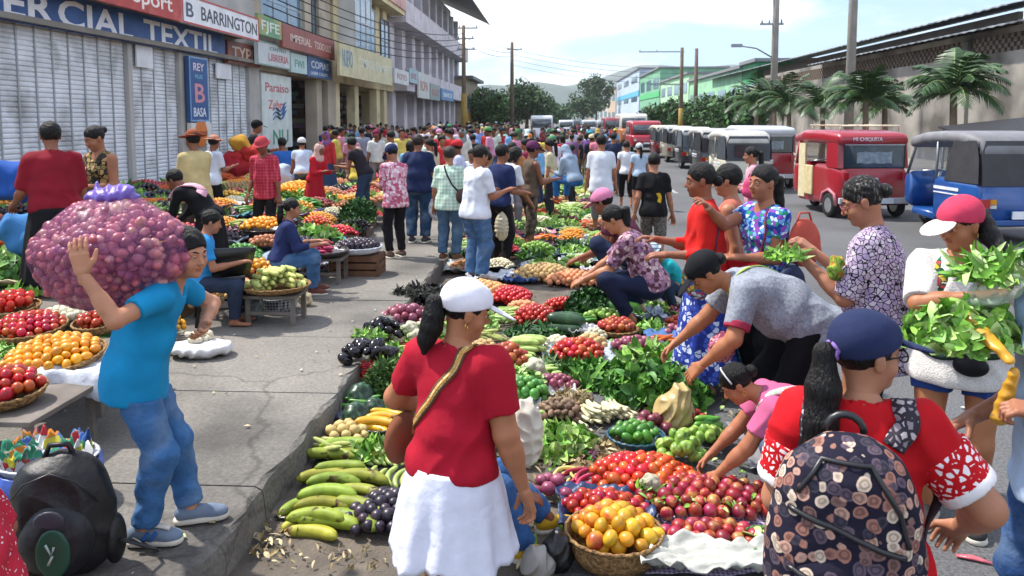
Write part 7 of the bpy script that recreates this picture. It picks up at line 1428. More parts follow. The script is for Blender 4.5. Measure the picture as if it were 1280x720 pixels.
sqm = ribbed('squash', .10, .085, mat('squash_skin', '#1f3526', rough=.35, var=.3, scale=20, c2='#3c5c3c', c2pos=(.5, .6), c2scale=25))
for px, py, z, s, l in ((446, 520, .08, 1, 'dark green ribbed squash at the kerb, nearest of three'), (452, 496, .10, 1.05, 'dark green ribbed squash at the kerb, middle of three'), (468, 510, .08, .8, 'small dark green ribbed squash against the herb bundle')):
    o = link('squash', sqm); o.location = near(px, py, z); o.scale = (s,) * 3; o.rotation_euler = (R(50), 0, g.uniform(0, 3)); tag(o, l, 'squash')
t = bent('chili', .13, .012, fm['chili'], .4, sec=6, taper=(.5, .15)); p0 = near(459, 462, .16)
for k in range(26):
    o = link('chili', t); a = g.uniform(-.6, 2.6); e = g.uniform(-.3, .9); o.location = p0 + Vector((math.cos(a) * .05, math.sin(a) * .03 - .02, g.uniform(-.04, .05))); o.rotation_euler = (g.uniform(-.5, .5), -e, a + 3.1); tag(o, 'red chili in the tied bundle above the ribbed squash', 'chili', 'red chilies in the bundle')
leafheap('bundle of thin grey green herbs standing against the woman in dark red', near(484, 500), .16, .14, .30, .10, .016, 1500, 'herb', 'herb_bundle', 'herbs', 1, up=.75)
leafheap('bunch of broad green leaves behind the herb bundle', near(487, 452, .1), .14, .12, .14, .10, .05, 170, 'bright', 'leaf_bunch', seed=2); leafheap('bunch of pointed green leaves on the black eggplants', near(462, 425, .16), .15, .08, .07, .13, .04, 110, 'bright', 'leaf_bunch', seed=3, up=.3)
scatter('eggplant', near(460, 452, SW + .0), .20, .18, .10, 'shiny black round eggplant in the heap at the pavement edge', 'black eggplants at the pavement edge', 'eggplant', seed=3, under=False); scatter('eggplant', near(480, 425, .1), .22, .16, .12, 'shiny black eggplant under the pointed green leaves', 'black eggplants under green leaves', 'eggplant', seed=4, under=False)
scatter('onion', near(508, 408, .06), .27, .2, .15, 'large purple onion heaped left of the white cap', 'large purple onions', 'onion', seed=5)
def lumpy(name, r, m, seed=0, k=.12, n=18):
    v, f = spheroid(n, n * 2, (r, r, r * .8)); gg = np.random.RandomState(seed); P = gg.normal(size=(40, 3)); P /= np.linalg.norm(P, axis=1)[:, None]; u = v / np.linalg.norm(v, axis=1)[:, None]; d = (u @ P.T).max(1); v = v * (1 + (d[:, None] - .93) * 2.2 * (v[:, 2:3] > -r * .3)); return mesh_of(name, v, np.array(f), m)
cfl = lumpy('cauliflower', .085, mat('cauliflower_curd', '#cfcab0', rough=.8, var=.12, scale=60, bump=1, bscale=110))
ITEMS['chayote'][0][:] = [lumpy('chayote', .036, fm['chayote'], 3, n=12)]
def cauli(px, py, z, s, lab):
    t = empty('cauliflower', near(px, py, z)); tag(t, lab, 'cauliflower', 'white cauliflowers'); o = link('curd', cfl, t); o.location.z = .07 * s; o.scale = (s,) * 3
    b = leafheap(None, (0, 0, 0), .10 * s, .10 * s, .06 * s, .12 * s, .07 * s, 26, 'bright', 'leaves', up=.5); b.parent = t; [b.__delitem__(k) for k in list(b.keys()) if k in ('category', 'label')]
for i, (px, py, z) in enumerate(((500, 430, .08), (520, 428, .12), (536, 428, .1), (512, 418, .17), (530, 414, .17), (545, 418, .12))): cauli(px, py, z, .85, 'white cauliflower in the heap left of the ponytail')
cauli(667, 470, .08, 1.0, 'single white cauliflower above the green tomatoes')
scatter('eggplant', near(527, 385, .02), .26, .16, .08, 'dark eggplant in the flat heap beyond the purple onions', 'dark eggplants beyond the onions', 'eggplant', seed=7, under=False, size=.85)
leafheap('pile of black dried pods on the pavement edge', near(530, 368, SW), .35, .16, .10, .12, .035, 200, 'blacklf', 'dried_pod_pile', 'dried pods', 4, up=.3, kind='stuff'); leafheap('green bean pods beside the blue plastic', near(545, 395, .05), .22, .14, .1, .13, .02, 260, 'bright', 'bean_heap', 'beans', 5, up=.2, kind='stuff')
# right of the woman in the white skirt
leafheap('heap of pale lettuce left of the wilted husks', near(702, 563), .20, .19, .13, .13, .06, 330, 'lett', 'lettuce_heap', 'lettuce', 6)
rad = bent('radish', .19, .012, fm['radish'], .3, sec=6, taper=(.6, .2)); pod = bent('yellow_pod', .18, .011, M_f('yellow_pod_skin', '#c4b46a'), .5, sec=6)
longs(rad, near(722, 600, .03), 7, .03, .10, .025, 35, 'slim pink root lying by the yellow shoe', 'slim pink roots', 'radish', 30, 3); longs(pod, near(705, 595, .03), 5, .03, .08, .02, 60, 'pale yellow bean pod lying by the yellow shoe', 'pale yellow pods', 'bean pod', 30, 4)
scatter('tomato', near(752, 642, .03), .21, .145, .06, 'red tomato on the dark blue tarp behind the mangoes', 'tomatoes on the dark blue tarp', 'tomato', seed=8)
scatter('tomato_o', near(803, 603, .02), .30, .25, .085, 'orange red tomato in the wide heap above the red fruit', 'tomatoes in the wide orange red heap', 'tomato', seed=9, size=1.1)
pm0 = near(767, 700, .0); basket('round woven basket of yellow mangoes at the bottom edge', (pm0.x, pm0.y, .02), wpx(767, 690, .1, 62), .13); scatter('mango', (pm0.x, pm0.y, .09), wpx(767, 690, .1, 56), wpx(767, 690, .1, 56), .10, 'yellow and red mango in the round basket at the bottom edge', 'mangoes in the front basket', 'mango', seed=10)
scatter('apple', near(880, 632, .02), .40, .25, .075, 'shiny dark red fruit in the wide heap before the crouching woman', 'red fruit in the wide heap', 'red fruit', seed=11, gap=1.12, size=1.0)
leafheap('leaf scraps and stems strewn over the red fruit', near(872, 622, .09), .3, .18, .03, .06, .02, 70, 'bright', 'leaf_scraps', 'leaf scraps', 61, up=.1, kind='stuff'); cauli(812, 612, .10, .6, 'pale cut cabbage half on the orange red tomatoes'); scatter('apple', near(893, 682, .02), .26, .12, .06, 'dark red fruit in the small front heap on the checked cloth', 'red fruit on the checked cloth', 'red fruit', seed=12, under=False)
p = near(795, 557, .02); basket('wide dark teal bowl of green avocados', p, wpx(795, 555, .05, 36), .07, m=plastic('#1f4a5c'), name='bowl', cat='bowl'); scatter('avocado', (p.x, p.y, .05), wpx(795, 555, .05, 31), wpx(795, 555, .05, 31), .07, 'green avocado in the wide teal bowl', 'avocados in the bowl', 'avocado', seed=13)
scatter('chayote', near(850, 578, .02), .14, .14, .14, 'knobbly pale green chayote right of the orange tomatoes', 'pale green chayotes', 'chayote', seed=14); scatter('chayote', near(880, 560, .02), .14, .12, .09, 'pale chayote behind the hands of the woman in pink', 'chayotes behind the hands', 'chayote', seed=15, under=False)
p = near(958, 690, .04); basket('small green basin of cucumber slices near the backpack', p, .12, .06, m=plastic('#4a7a3c'), name='basin', cat='basin')
me = rnd_mesh('cucumber_slice', (.03, .03, .005), M_f('cucumber_flesh', '#a8c46c')); 
for k in range(26): o = link('cucumber_slice', me); a = g.uniform(0, 6.28); q = .09 * math.sqrt(g.random()); o.location = (p.x + q * math.cos(a), p.y + q * math.sin(a), p.z + .045 + .03 * g.random()); o.rotation_euler = (g.uniform(-.6, .6), g.uniform(-.6, .6), 0); tag(o, 'pale green cucumber slice in the small basin', 'cucumber slice', 'cucumber slices')
leafheap('carpet of dry curled husks between lettuce and tomatoes', near(745, 572), .24, .24, .045, .09, .045, 420, 'dry', 'dry_husks', 'dry husks', 7, up=.1, kind='stuff'); leafheap('dark wilted leaves beside the dry husks', near(738, 577), .08, .08, .06, .07, .03, 80, 'purple', 'wilted_leaves', 'wilted leaves', 8)
sc_m = bent('scallion', .20, .013, fm['scallion'], .15, sec=6, taper=(1.3, .35)); longs(sc_m, near(752, 520, .03), 46, .05, .22, .022, 115, 'white root of the scallions heaped before the tan bag', 'white scallion roots', 'scallion', 14, 5, 1, 4)
scatter('root', near(700, 522, .02), .17, .14, .10, 'small brown root in the heap left of the scallions', 'small brown roots', 'root', seed=16); leafheap('brown fibrous root tangle behind the small brown roots', near(715, 507), .16, .12, .12, .08, .012, 420, 'dry', 'root_tangle', 'roots', 9, up=.4, kind='stuff')
leafheap('large heap of dark green broad leaves behind the tan bag', near(822, 500), .36, .28, .26, .13, .075, 620, 'dark', 'leaf_heap', 'leafy greens', 10, up=.55); leafheap('heap of long bright green leaves left of the dark leaf heap', near(745, 478), .27, .20, .13, .20, .055, 330, 'dark', 'leaf_heap', 'leafy greens', 11, up=.3); leafheap('tall light leaf tips rising over the dark leaf heap', near(815, 462, .05), .3, .15, .22, .14, .06, 170, 'bright', 'leaf_heap', 'leafy greens', 12, up=.6)
p = near(842, 532, .0); B = SDF(); B.ell((0, 0, .11), (.135, .11, .12), None); B.ell((.0, 0, .05), (.13, .11, .06), None, .05); B.cap((.02, 0, .17), (.05, .01, .25), .05, .06, .05); B.post.append(plane((.05, 0, .275), (.2, -.2, 1))); B.post.append(folds(.011, 4, 2.2)); o = sdfpart('produce_bag', B, .007, plastic('#b9a06a'), None); o.location = p; tag(o, 'knotted tan plastic bag standing in front of the leaf heap', 'bag')
cu = bent('cucumber', .15, .022, fm['cuke'], .1, sec=8); longs(cu, near(885, 545, .03), 16, .04, .14, .036, 20, 'green cucumber in the heap right of the tan bag', 'cucumbers beside the tan bag', 'cucumber', 25, 6, 1, 3)
scatter('tomato', near(722, 448, .02), wpx(722, 446, 0, 33), .24, .12, 'bright red tomato heaped on the pale blue grey sheet', 'tomatoes on the pale sheet', 'tomato', seed=18, size=1.15)
zu = bent('zucchini', .34, .055, fm['zucchini'], .12, sec=10); longs(zu, near(708, 412, .04), 5, .02, .16, .08, -6, 'large dark green zucchini above the bright tomatoes', 'large dark zucchini', 'zucchini', 6, 7, 1, 2)
scatter('tomato', near(668, 402, .02), wpx(668, 396, 0, 26), .25, .12, 'heap of red tomatoes left of the dark zucchini', None, 'tomato', seed=19, size=1.05, stuff=True); scatter('tomato', near(703, 386, .02), .2, .15, .08, 'heap of small red tomatoes behind the dark zucchini', None, 'tomato', seed=20, stuff=True)
p = near(771, 417, .03); basket('shallow woven basket of brownish tomatoes in front of the child', p, wpx(771, 412, .03, 26), .05); scatter('tomato_b', (p.x, p.y, p.z + .035), wpx(771, 412, .03, 23), wpx(771, 412, .03, 23), .07, 'brownish orange tomato in the basket in front of the child', 'tomatoes in the shallow basket', 'tomato', seed=21)
scatter('onion', near(797, 440, .02), .24, .16, .08, 'purple onion in the heap under the bending woman', 'purple onions under the bending woman', 'onion', seed=22, size=.85)
pa = bent('pale_squash', .30, .033, fm['pale'], .1, sec=8); longs(pa, near(660, 437, .03), 8, .03, .14, .06, -8, 'long pale green squash right of the dark red shoulder', 'long pale squashes', 'squash', 7, 8); longs(pa, near(656, 455, .03), 6, .02, .12, .05, -4, 'shorter pale green squash above the cauliflower', 'short pale squashes', 'squash', 7, 9, .7)
scatter('tomatillo', near(658, 502, .05), .16, .17, .13, 'green tomato heaped beside the red sleeve', 'green tomatoes', 'green tomato', seed=23); leafheap('green leaves above the green tomatoes', near(655, 478, .1), .16, .1, .08, .08, .04, 90, 'bright', 'leaf_bunch', seed=13)
scatter('onion', near(694, 488, .02), .17, .13, .08, 'small red onion behind the brown roots', 'small red onions', 'onion', seed=24, size=.75); scatter('tomato_b', near(632, 455, .05), .18, .18, .12, 'dull red tomato right of the white cap', 'dull red tomatoes by the cap', 'tomato', seed=25, size=1.1)
leafheap('dark beans and leaves right of the white cap', near(672, 418), .32, .18, .09, .15, .03, 260, 'deep', 'bean_heap', 'green beans', 14, up=.15, kind='stuff'); leafheap('grey green leaf stalks beside the small red onions', near(690, 462), .16, .15, .1, .15, .03, 130, 'herb', 'stalk_heap', 'leaf stalks', 15, up=.3)
leafheap('upright bush of dark green herbs in the middle of the stalls', near(738, 392), .27, .24, .27, .10, .045, 700, 'deep', 'herb_bush', 'herbs', 16, up=.6); o = link('papaya', bent('papaya', .45, .085, M_f('papaya_skin', '#5c8a34', c2='#3a6a2c', c2pos=(.4, .6), c2scale=6), .15, sec=12)); o.location = near(776, 385, .1); o.rotation_euler.z = R(-12); tag(o, 'big green papaya right of the dark herb bush', 'papaya')
scatter('chayote', near(755, 402, .02), .2, .14, .08, 'pale chayote between zucchini and tomato basket', 'chayotes before the papaya', 'chayote', seed=26, under=False); leafheap('green bean pile behind the tomato basket', near(785, 398), .26, .14, .07, .14, .03, 180, 'dark', 'bean_heap', 'green beans', 17, up=.1, kind='stuff')
scatter('peach', near(722, 355, .02), .42, .25, .12, 'heap of pinkish potatoes left of the patterned beet leaves', None, 'potato', seed=27, size=1.1, stuff=True); scatter('potato', near(680, 349, .02), .42, .3, .14, 'heap of yellow potatoes beside the pinkish ones', None, 'potato', seed=28, size=1.1, stuff=True)
leafheap('heap of purple leaved beets by the crouching woman', near(795, 365), .38, .28, .20, .2, .05, 330, 'purple', 'beet_heap', 'beets', 18, up=.4); scatter('onion', near(780, 372, .02), .3, .2, .14, 'heap of dark beet roots under the purple leaves', None, 'beet', seed=29, stuff=True)
scatter('peach', near(598, 372, .05), .4, .3, .14, 'heap of orange fruit behind the white cap', None, 'orange fruit', seed=30, size=1.1, stuff=True); scatter('tomato', near(632, 375, .04), .3, .3, .1, 'heap of tomatoes behind the white cap', None, 'tomato', seed=31, size=1.1, stuff=True)
longs(bent('yellow_squash', .4, .045, fm['pale'], .3, sec=8), near(590, 395, .05), 5, .02, .16, .09, -20, 'long greenish squash behind the white cap', 'squashes behind the white cap', 'squash', 8, 10)
# litter on the gutter: leaves and husks
leafheap('litter of dry leaves and husk scraps along the foot of the kerb', near(345, 668, .006), .14, .24, .012, .06, .022, 60, 'dry', 'leaf_litter', 'litter', 19, up=.0, kind='stuff', curl=.2); leafheap('scattered dry leaf scraps at the bottom of the gutter', near(410, 700, .006), .35, .12, .01, .04, .014, 60, 'dry', 'leaf_litter', 'litter', 20, up=.0, kind='stuff', curl=.2)
# ------------------------------------------------------------------ pavement stalls, near
def table(label, cx, cy, wx, wy, h, m=None, cloth_=None):
    t = empty('low_table', (cx, cy, SW)); tag(t, label, 'table'); wd = m or mat('grey_table_wood', '#6f675f', rough=.85, var=.25, scale=5)
    MB().box((-wx, -wy, h - .03), (wx, wy, h)).build('table_top', wd, t, bevel=.005)
    for a in (-1, 1):
        for b in (-1, 1): MB().bar((a * (wx - .04), b * (wy - .04), 0), (a * (wx - .04), b * (wy - .04), h - .031), .04, .04).build('leg', wd, t)
    MB().bar((-wx + .05, -wy + .04, h * .4), (wx - .05, -wy + .04, h * .4), .03, .03).build('stretcher', wd, t)
    return t
TZ = SW + .36
def onT(px, py, z=TZ): return G(px, py, z)
a0 = onT(40, 500); table('low grey table under the nearest tomato basket', a0.x - .25, a0.y + .05, .42, .32, .34); a1 = onT(95, 440); table('low grey table under the basket of orange fruit', a1.x - .25, a1.y + .1, .55, .33, .34); a2 = onT(40, 395); table('low grey table under the farther tomato baskets', a2.x - .1, a2.y + .3, .9, .4, .34)
def bask_px(label, px, py, dx, kind, ilabel, grp, cat, hh=.08, h=.06, z=TZ, tilt=(6, 0), seed=0, m=None, size=1.0, **k):
    p = G(px, py, z); r = wpx(px, py, z, dx); basket(label, p, r, h, tilt, m); scatter(kind, (p.x, p.y, p.z + .03), r * .9, r * .9, hh, ilabel, grp, cat, tilt=tilt, seed=seed, size=size, **k); return p, r
p = onT(112, 470, SW + .33); sheet('plastic_sheet', 'white plastic sheet hanging over the table edge by the boy', 'plastic sheet', p.x, p.y, SW + .37, .30, .22, plastic('#c2c6cc', name='white_plastic'), .04, 5, drape=.16)
bask_px('round basket of large tomatoes at the left edge, nearest to the camera', 8, 500, 46, 'tomato', 'large red tomato in the nearest basket at the left edge', 'tomatoes in the nearest left basket', 'tomato', .10, seed=41, size=1.05, tilt=(5, 0))
bask_px('wide round basket heaped with orange fruit', 68, 456, 60, 'orange', 'small orange fruit in the wide round basket', 'orange fruit in the wide basket', 'orange fruit', .10, seed=42, size=1.15, tilt=(7, -3))
bask_px('round basket of tomatoes behind the orange fruit', 36, 418, 44, 'tomato', 'tomato in the basket behind the orange fruit', 'tomatoes behind the orange fruit', 'tomato', .08, seed=43, size=.95)
bask_px('basket of tomatoes at the far end of the first tables', 18, 392, 30, 'tomato_o', 'orange red tomatoes in the farthest basket of the first tables', None, 'tomato', .10, seed=44, size=1.15, stuff=True)
bask_px('basket of tomatoes half hidden by the boy', 122, 412, 28, 'tomato', 'tomatoes in the basket half hidden by the boy', None, 'tomato', .07, seed=45, stuff=True)
scatter('garlic', onT(80, 400), .2, .14, .06, 'pale garlic bulb behind the tomato basket', 'garlic bulbs', 'garlic', seed=46, size=1.2); leafheap('green leaves at the left edge under the tomato baskets', G(10, 450, SW + .33), .2, .15, .08, .14, .02, 120, 'bright', 'leaf_bunch', seed=21, up=.2); leafheap('pale green leaves behind the farthest tomato basket', onT(42, 368), .2, .15, .1, .14, .06, 90, 'bright', 'leaf_bunch', seed=22)
# white bread sack, blue bin with wrappers, black backpack
p = G(248, 445, SW); t = empty('white_sack', p); tag(t, 'flat white sack of pale rolls lying on the pavement behind the boy', 'sack'); B = SDF(); B.ell((0, 0, .07), (.24, .17, .075), None); B.ell((.1, .05, .06), (.18, .13, .06), None, .05); B.post.append(folds(.008, 7, 1.3)); B.post.append(plane((0, 0, .1), (0, 0, 1))); sdfpart('sack_body', B, .009, plastic('#d0cfcf', name='woven_white'), t)
p = G(250, 425, SW + .1)
bn = bent('bread_roll', .12, .025, mat('roll_crust', '#cfc4ac', rough=.8, var=.15), .1, sec=8); longs(bn, p, 9, .04, .10, .035, 150, 'pale bread roll on the flat white sack', 'bread rolls', 'bread roll', 20, 12)
p = G(62, 625, SW); t = empty('plastic_bin', p); tag(t, 'white plastic basin with a blue rim holding crumpled wrappers', 'basin')
mb = MB(); mb.lathe([(0, .01), (.15, .01), (.20, .22), (.215, .23), (.205, .235), (.19, .22), (.145, .0), (0, 0)], 28, sx=1.15); mb.build('basin_wall', plastic('#c9cdd6'), t); MB().lathe([(.205, .20), (.225, .20), (.225, .05), (.18, .03), (.175, .06)], 28, sx=1.15).build('blue_outer', plastic('#27489a'), t)
o = sheet('wrappers', 'crumpled colourful food wrappers in the white basin', 'wrappers', p.x, p.y, p.z + .17, .17, .14, pattern('wrapper_print', '#7a8a84', ['#2f7a5c', '#b4702c', '#c9ccd0', '#a8343c', '#3c5c9a', '#b0a83c'], 'cells', 16, .02), .09, 9, kind='stuff')
p = G(82, 712, SW); t = empty('backpack', p, R(14)); t.scale = (1.22,) * 3; tag(t, 'black backpack with a green emblem standing on the pavement', 'backpack')
blk = mat('black_nylon', '#0f0f12', rough=.5, var=.3, scale=8, bump=.4, bscale=22, spec=.45); s_ = .92
B = SDF(); [B.cap((x, 0, .10), (x * .75, .0, .32), .095, .075, .08) for x in (-.075, .075)]; B.ell((0, .0, .2), (.165, .10, .22), None, .05); B.post.append(folds(.006, 11, 1.2)); B.post.append(plane((0, 0, .005), (0, 0, -1))); sdfpart('bag_body', B, .007, blk, t)
B = SDF(); B.ell((0.01, -.09, .15), (.12, .05, .13), None, .03); B.post.append(folds(.003, 12)); sdfpart('front_pocket', B, .007, mat('grey_black_nylon', '#1a1b20', rough=.45, var=.25, scale=8, bump=.3, bscale=22), t)
for x in (-.165, .165): B = SDF(); B.ell((x, 0, .10), (.035, .06, .09), None, .03); sdfpart('side_pocket', B, .007, blk, t)
mb = MB(); mb.tube([(-.05, .0, .40), (-.03, .0, .45), (.03, .0, .45), (.05, .0, .40)], .010, 6); mb.build('grab_handle', blk, t)
mb = MB(); mb.tube([(-.13, -.08, .30), (-.08, -.105, .36), (.0, -.10, .39), (.08, -.105, .36), (.14, -.075, .27)], .003, 6); mb.build('zip', mat('zip_black', '#15151a'), t); mb = MB(); mb.tube([(.16, -.03, .12), (.24, -.05, .10), (.30, .0, .04), (.28, .06, .01), (.2, .08, .05)], .013, 6, flat=.4); mb.build('shoulder_strap', blk, t)
mb = MB(); poly = [(-.05, .26), (-.02, .225), (.055, .215), (.075, .17), (.045, .07), (.0, .02), (-.04, .08), (-.065, .18)]
B = SDF(); B.ell((.012, -.136, .13), (.055, .011, .085), None, .01); sdfpart('green_panel', B, .005, mat('green_panel', '#1d4a3a', rough=.4, var=.15), t); B = SDF(); B.ell((.0, -.124, .235), (.05, .009, .038), None, .01); sdfpart('grey_panel', B, .005, mat('grey_panel', '#3a3b44', rough=.45, var=.15), t)
mb = MB(); mb.tube([(-.005, -.148, .17), (.012, -.15, .13), (.02, -.149, .16)], .004, 5); mb.tube([(.0, -.148, .10), (.015, -.15, .13)], .004, 5); mb.build('emblem_mark', mat('emblem_pale', '#a8b8b0'), t)
# black stool-chair
p = G(278, 400, SW); t = empty('plastic_chair', p, R(25)); tag(t, 'black plastic chair in front of the seated boy', 'chair'); bl_ = mat('black_plastic', '#131315', rough=.35, var=.1, spec=.5)
MB().box((-.21, -.19, .40), (.21, .19, .44)).build('seat', bl_, t, bevel=.015)
for a in (-1, 1):
    for b in (-1, 1): MB().tube([(a * .23, b * .21, 0), (a * .18, b * .16, .40)], [.018, .024], 8).build('leg', bl_, t)
mb = MB(); vs = []
for j in range(5):
    for i in range(9): u = i / 8 * 2 - 1; vs.append((.25 * u * (1 + .06 * j), -.20 - .02 * j + .07 * (1 - u * u) * -1 + .05, .45 + .065 * j + .02 * (1 - u * u) * (j == 4)))
mb.add(vs, [(j*9+i, j*9+i+1, (j+1)*9+i+1, (j+1)*9+i) for j in range(4) for i in range(8)], 0, True); o = mb.build('backrest', bl_, t); md = o.modifiers.new('s', 'SOLIDIFY'); md.thickness = .015
mb = MB(); mb.bar((-.2, -.19, .15), (.2, -.19, .15), .02, .02); mb.bar((-.2, .19, .15), (.2, .19, .15), .02, .02); mb.build('stretcher', bl_, t)
# white boxes and cloths around the chair
o = MB().box((-.5, -.25, 0), (.5, .25, .16)).build('foam_box', mat('foam', '#c9c9cb', rough=.8, var=.08), bevel=.02); o.location = G(300, 385, SW) + Vector((0, .35, 0)); o.rotation_euler.z = R(30); tag(o, 'long white foam box behind the black chair', 'box')
B = SDF(); B.ell((0, 0, .09), (.09, .07, .11), None); B.post.append(folds(.012, 5, 2)); o = sdfpart('grey_bag', B, .009, plastic('#6f7c7a')); o.location = G(318, 398, SW); tag(o, 'crumpled grey plastic bag beside the checked basket', 'bag')
p = G(348, 388, SW); basket('round basket lined with black and white checked cloth', p, wpx(348, 385, SW, 24), .14, m=pattern('black_check', '#b9bcc0', ['#23252c'], 'check', 34, .5)); scatter('tomato', (p.x - .08, p.y, p.z + .12), .10, .13, .05, 'tomato in the checked cloth basket', 'tomatoes in the checked basket', 'tomato', seed=50); scatter('potato', (p.x + .10, p.y, p.z + .12), .08, .11, .05, 'pale fruit in the checked cloth basket', 'pale fruit in the checked basket', 'fruit', seed=51)
B = SDF(); B.ell((0, 0, .07), (.07, .06, .08), None); B.post.append(folds(.01, 6, 2)); o = sdfpart('clear_bag', B, .009, plastic('#c2b08a')); o.location = G(382, 382, SW); tag(o, 'small tan plastic bag beside the checked basket', 'bag')
p = G(345, 362, SW + .3); cn = bent('corn_ear', .22, .026, fm['corn'], .1, sec=8, taper=(.3, .6)); basket('wide basket of corn ears beside the seated woman', p, wpx(345, 362, SW + .3, 42), .05); longs(cn, (p.x, p.y, p.z + .03), 44, .12, .27, .045, 120, 'ear of corn in green husk in the wide basket', 'corn ears', 'corn', 25, 13, 1, 4); table('low table under the corn basket', p.x, p.y, .25, .2, .28)
p = G(430, 340, SW); B = SDF(); B.ell((0, 0, .13), (.20, .13, .14), None); B.ell((-.02, 0, .05), (.21, .15, .07), None, .05); B.cap((.05, 0, .22), (.12, 0, .33), .06, .03, .05); B.post.append(folds(.008, 8, 1.3)); o = sdfpart('white_sack', B, .011, plastic('#cfcfd0', name='woven_white')); o.location = p; tag(o, 'full white woven sack leaning by the seated woman', 'sack')
p = G(400, 318, SW + .32); basket('dark basket of pink radishes in front of the seated woman', p, .33, .05, m=plastic('#3a3230')); rs_ = bent('radish', .12, .018, fm['radish'], .2, sec=7, taper=(.7, .15)); longs(rs_, (p.x, p.y, p.z + .02), 40, .1, .25, .03, 20, 'pink radish in front of the seated woman', 'pink radishes', 'radish', 30, 14, 1, 4); table('low table under the radishes', p.x, p.y, .3, .2, .30)
p = G(447, 318, SW + .24); o = MB(); [o.box((-.3, -.2, .001 + .09 * k), (.3, .2, .07 + .09 * k)) for k in range(3)]; [o.bar((a * .29, b * .19, 0), (a * .29, b * .19, .25), .03, .03) for a in (-1, 1) for b in (-1, 1)]; o = o.build('wooden_crate', mat('crate_wood', '#6a4a34', rough=.85, var=.3, scale=7)); o.location = (p.x, p.y, SW); tag(o, 'brown wooden crate under the dark plums', 'crate'); basket('white enamel basin of dark plums on the wooden crate', (p.x, p.y, SW + .27), .30, .07, m=plastic('#c4c9d2'), name='basin', cat='basin'); scatter('plum', (p.x, p.y, SW + .31), .26, .26, .07, 'heap of dark plums in the white basin', None, 'plum', seed=54, size=1.1, stuff=True)
p = G(375, 248, SW + .35); basket('wide dark basket heaped with golden yellow fruit', p, .62, .10, m=plastic('#2a2a26')); scatter('orange', (p.x, p.y, p.z + .05), .55, .5, .22, 'heap of golden yellow fruit in the wide dark basket', None, 'yellow fruit', seed=55, size=1.7, stuff=True); table('table under the wide dark basket', p.x, p.y, .5, .4, .34)
p = G(330, 292, SW + .32); basket('dark basket of oval orange fruit left of the seated woman', p, .33, .07, m=plastic('#2a2420')); scatter('orange', (p.x, p.y, p.z + .05), .30, .28, .13, 'oval orange fruit in the dark basket by the seated woman', 'oval orange fruit', 'orange fruit', seed=56, size=1.35, under=False); table('table under the oval orange fruit', p.x, p.y, .3, .25, .30)
p = G(335, 308, SW + .28); scatter('peach', p, .25, .16, .1, 'heap of orange and red peppers below the orange fruit', None, 'pepper', seed=57, stuff=True)
p = G(345, 265, SW + .35); rs2 = bent('carrot', .16, .022, fm['radish'], .1, sec=7, taper=(.8, .15)); longs(rs2, p, 30, .08, .4, .04, 95, 'red carrot lined up behind the orange fruit', 'red carrots', 'carrot', 8, 15, 1.2, 3)
leafheap('heap of dark leafy herbs in the middle of the pavement stalls', G(448, 275, SW + .3), .30, .25, .35, .12, .04, 500, 'deep', 'herb_bush', 'herbs', 30, up=.6); leafheap('green lettuce heads before the dark leafy herbs', G(395, 296, SW + .3), .28, .2, .13, .14, .08, 160, 'bright', 'lettuce_heap', 'lettuce', 31)
# hand bags and held goods
def hang_bag(label, x, y, z, w, d, h, c, name='plastic_bag', a=1.0, seed=1, neck=.12, hgt=.011, m=None):
    B = SDF(); B.ell((0, 0, -h * .55), (w, d, h * .5), None); B.cap((0, 0, -h * .25), (0, 0, neck * 0), w * .45, .02, .06); B.post.append(folds(.009, seed, 2.2)); o = sdfpart(name, B, hgt, m or plastic(c, a)); o.location = (x, y, z); tag(o, label, 'bag'); return o
w_ = nm['W'](nm['J']['WR']); hang_bag('white carrier bag hanging from the hand of the stout navy T-shirt man', w_.x + .02, w_.y - .05, w_.z - .02, .17, .13, .42, '#cfd2dc', seed=2)
p = D(627, 318, 11.0); hang_bag('cream shopping bag between the man in white and the next one', p.x, 11.0, .80, .10, .09, .38, '#b9b094', seed=3)
p = D(658, 545, 3.3); hang_bag('translucent cream plastic bag behind the arm of the woman in dark red', p.x, p.y, p.z + .15, .07, .06, .27, '#cfc8b6', seed=4, hgt=.007)
p = G(672, 712, .0); hang_bag('crumpled white bag on the ground under the vendor', p.x, p.y - .05, .13, .08, .08, .14, '#8f8b84', seed=5, hgt=.006)
p = G(692, 718, .0); hang_bag('black plastic bag next to the mango basket', p.x + .02, p.y + .05, .17, .08, .07, .18, '#131315', seed=6, hgt=.008)
p = D(902, 428, 5.1); hang_bag('pink mesh bag of shallots below the bending woman', p.x, 5.1, p.z + .05, .085, .08, .17, '#a85468', seed=7, hgt=.007, m=pattern('mesh_bag_print', '#8a4458', ['#b9808c', '#7a3048', '#a85c70', '#c99aa0'], 'cells', 55, .07))
w_ = fl['W'](fl['J']['WL']); leafheap('small bunch of pale green stalks in the hands of the greying woman', (w_.x - .12, w_.y - .02, w_.z + .01), .11, .08, .06, .11, .022, 120, 'bright', 'vegetable_bunch', 'greens', 32, up=.2)
p = D(1045, 338, 4.3); hang_bag('small yellow and green bag of chilies on the arm of the greying woman', p.x, 4.3, p.z + .06, .04, .035, .11, '#b08a2c', seed=8, hgt=.006, m=pattern('chili_bag_print', '#6a7a34', ['#c9a03a', '#7c9a3c', '#b06a2c', '#4c6a2c'], 'cells', 45, .06))
w_ = ep['W'](ep['J']['WL']); w2 = D(1205, 405, 2.95)
leafheap('big bunch of round green leaves held out at the right edge', (w2.x, w2.y, w2.z - .09), .20, .15, .17, .075, .05, 620, 'bright', 'leafy_bunch', 'leafy greens', 34, up=.5)
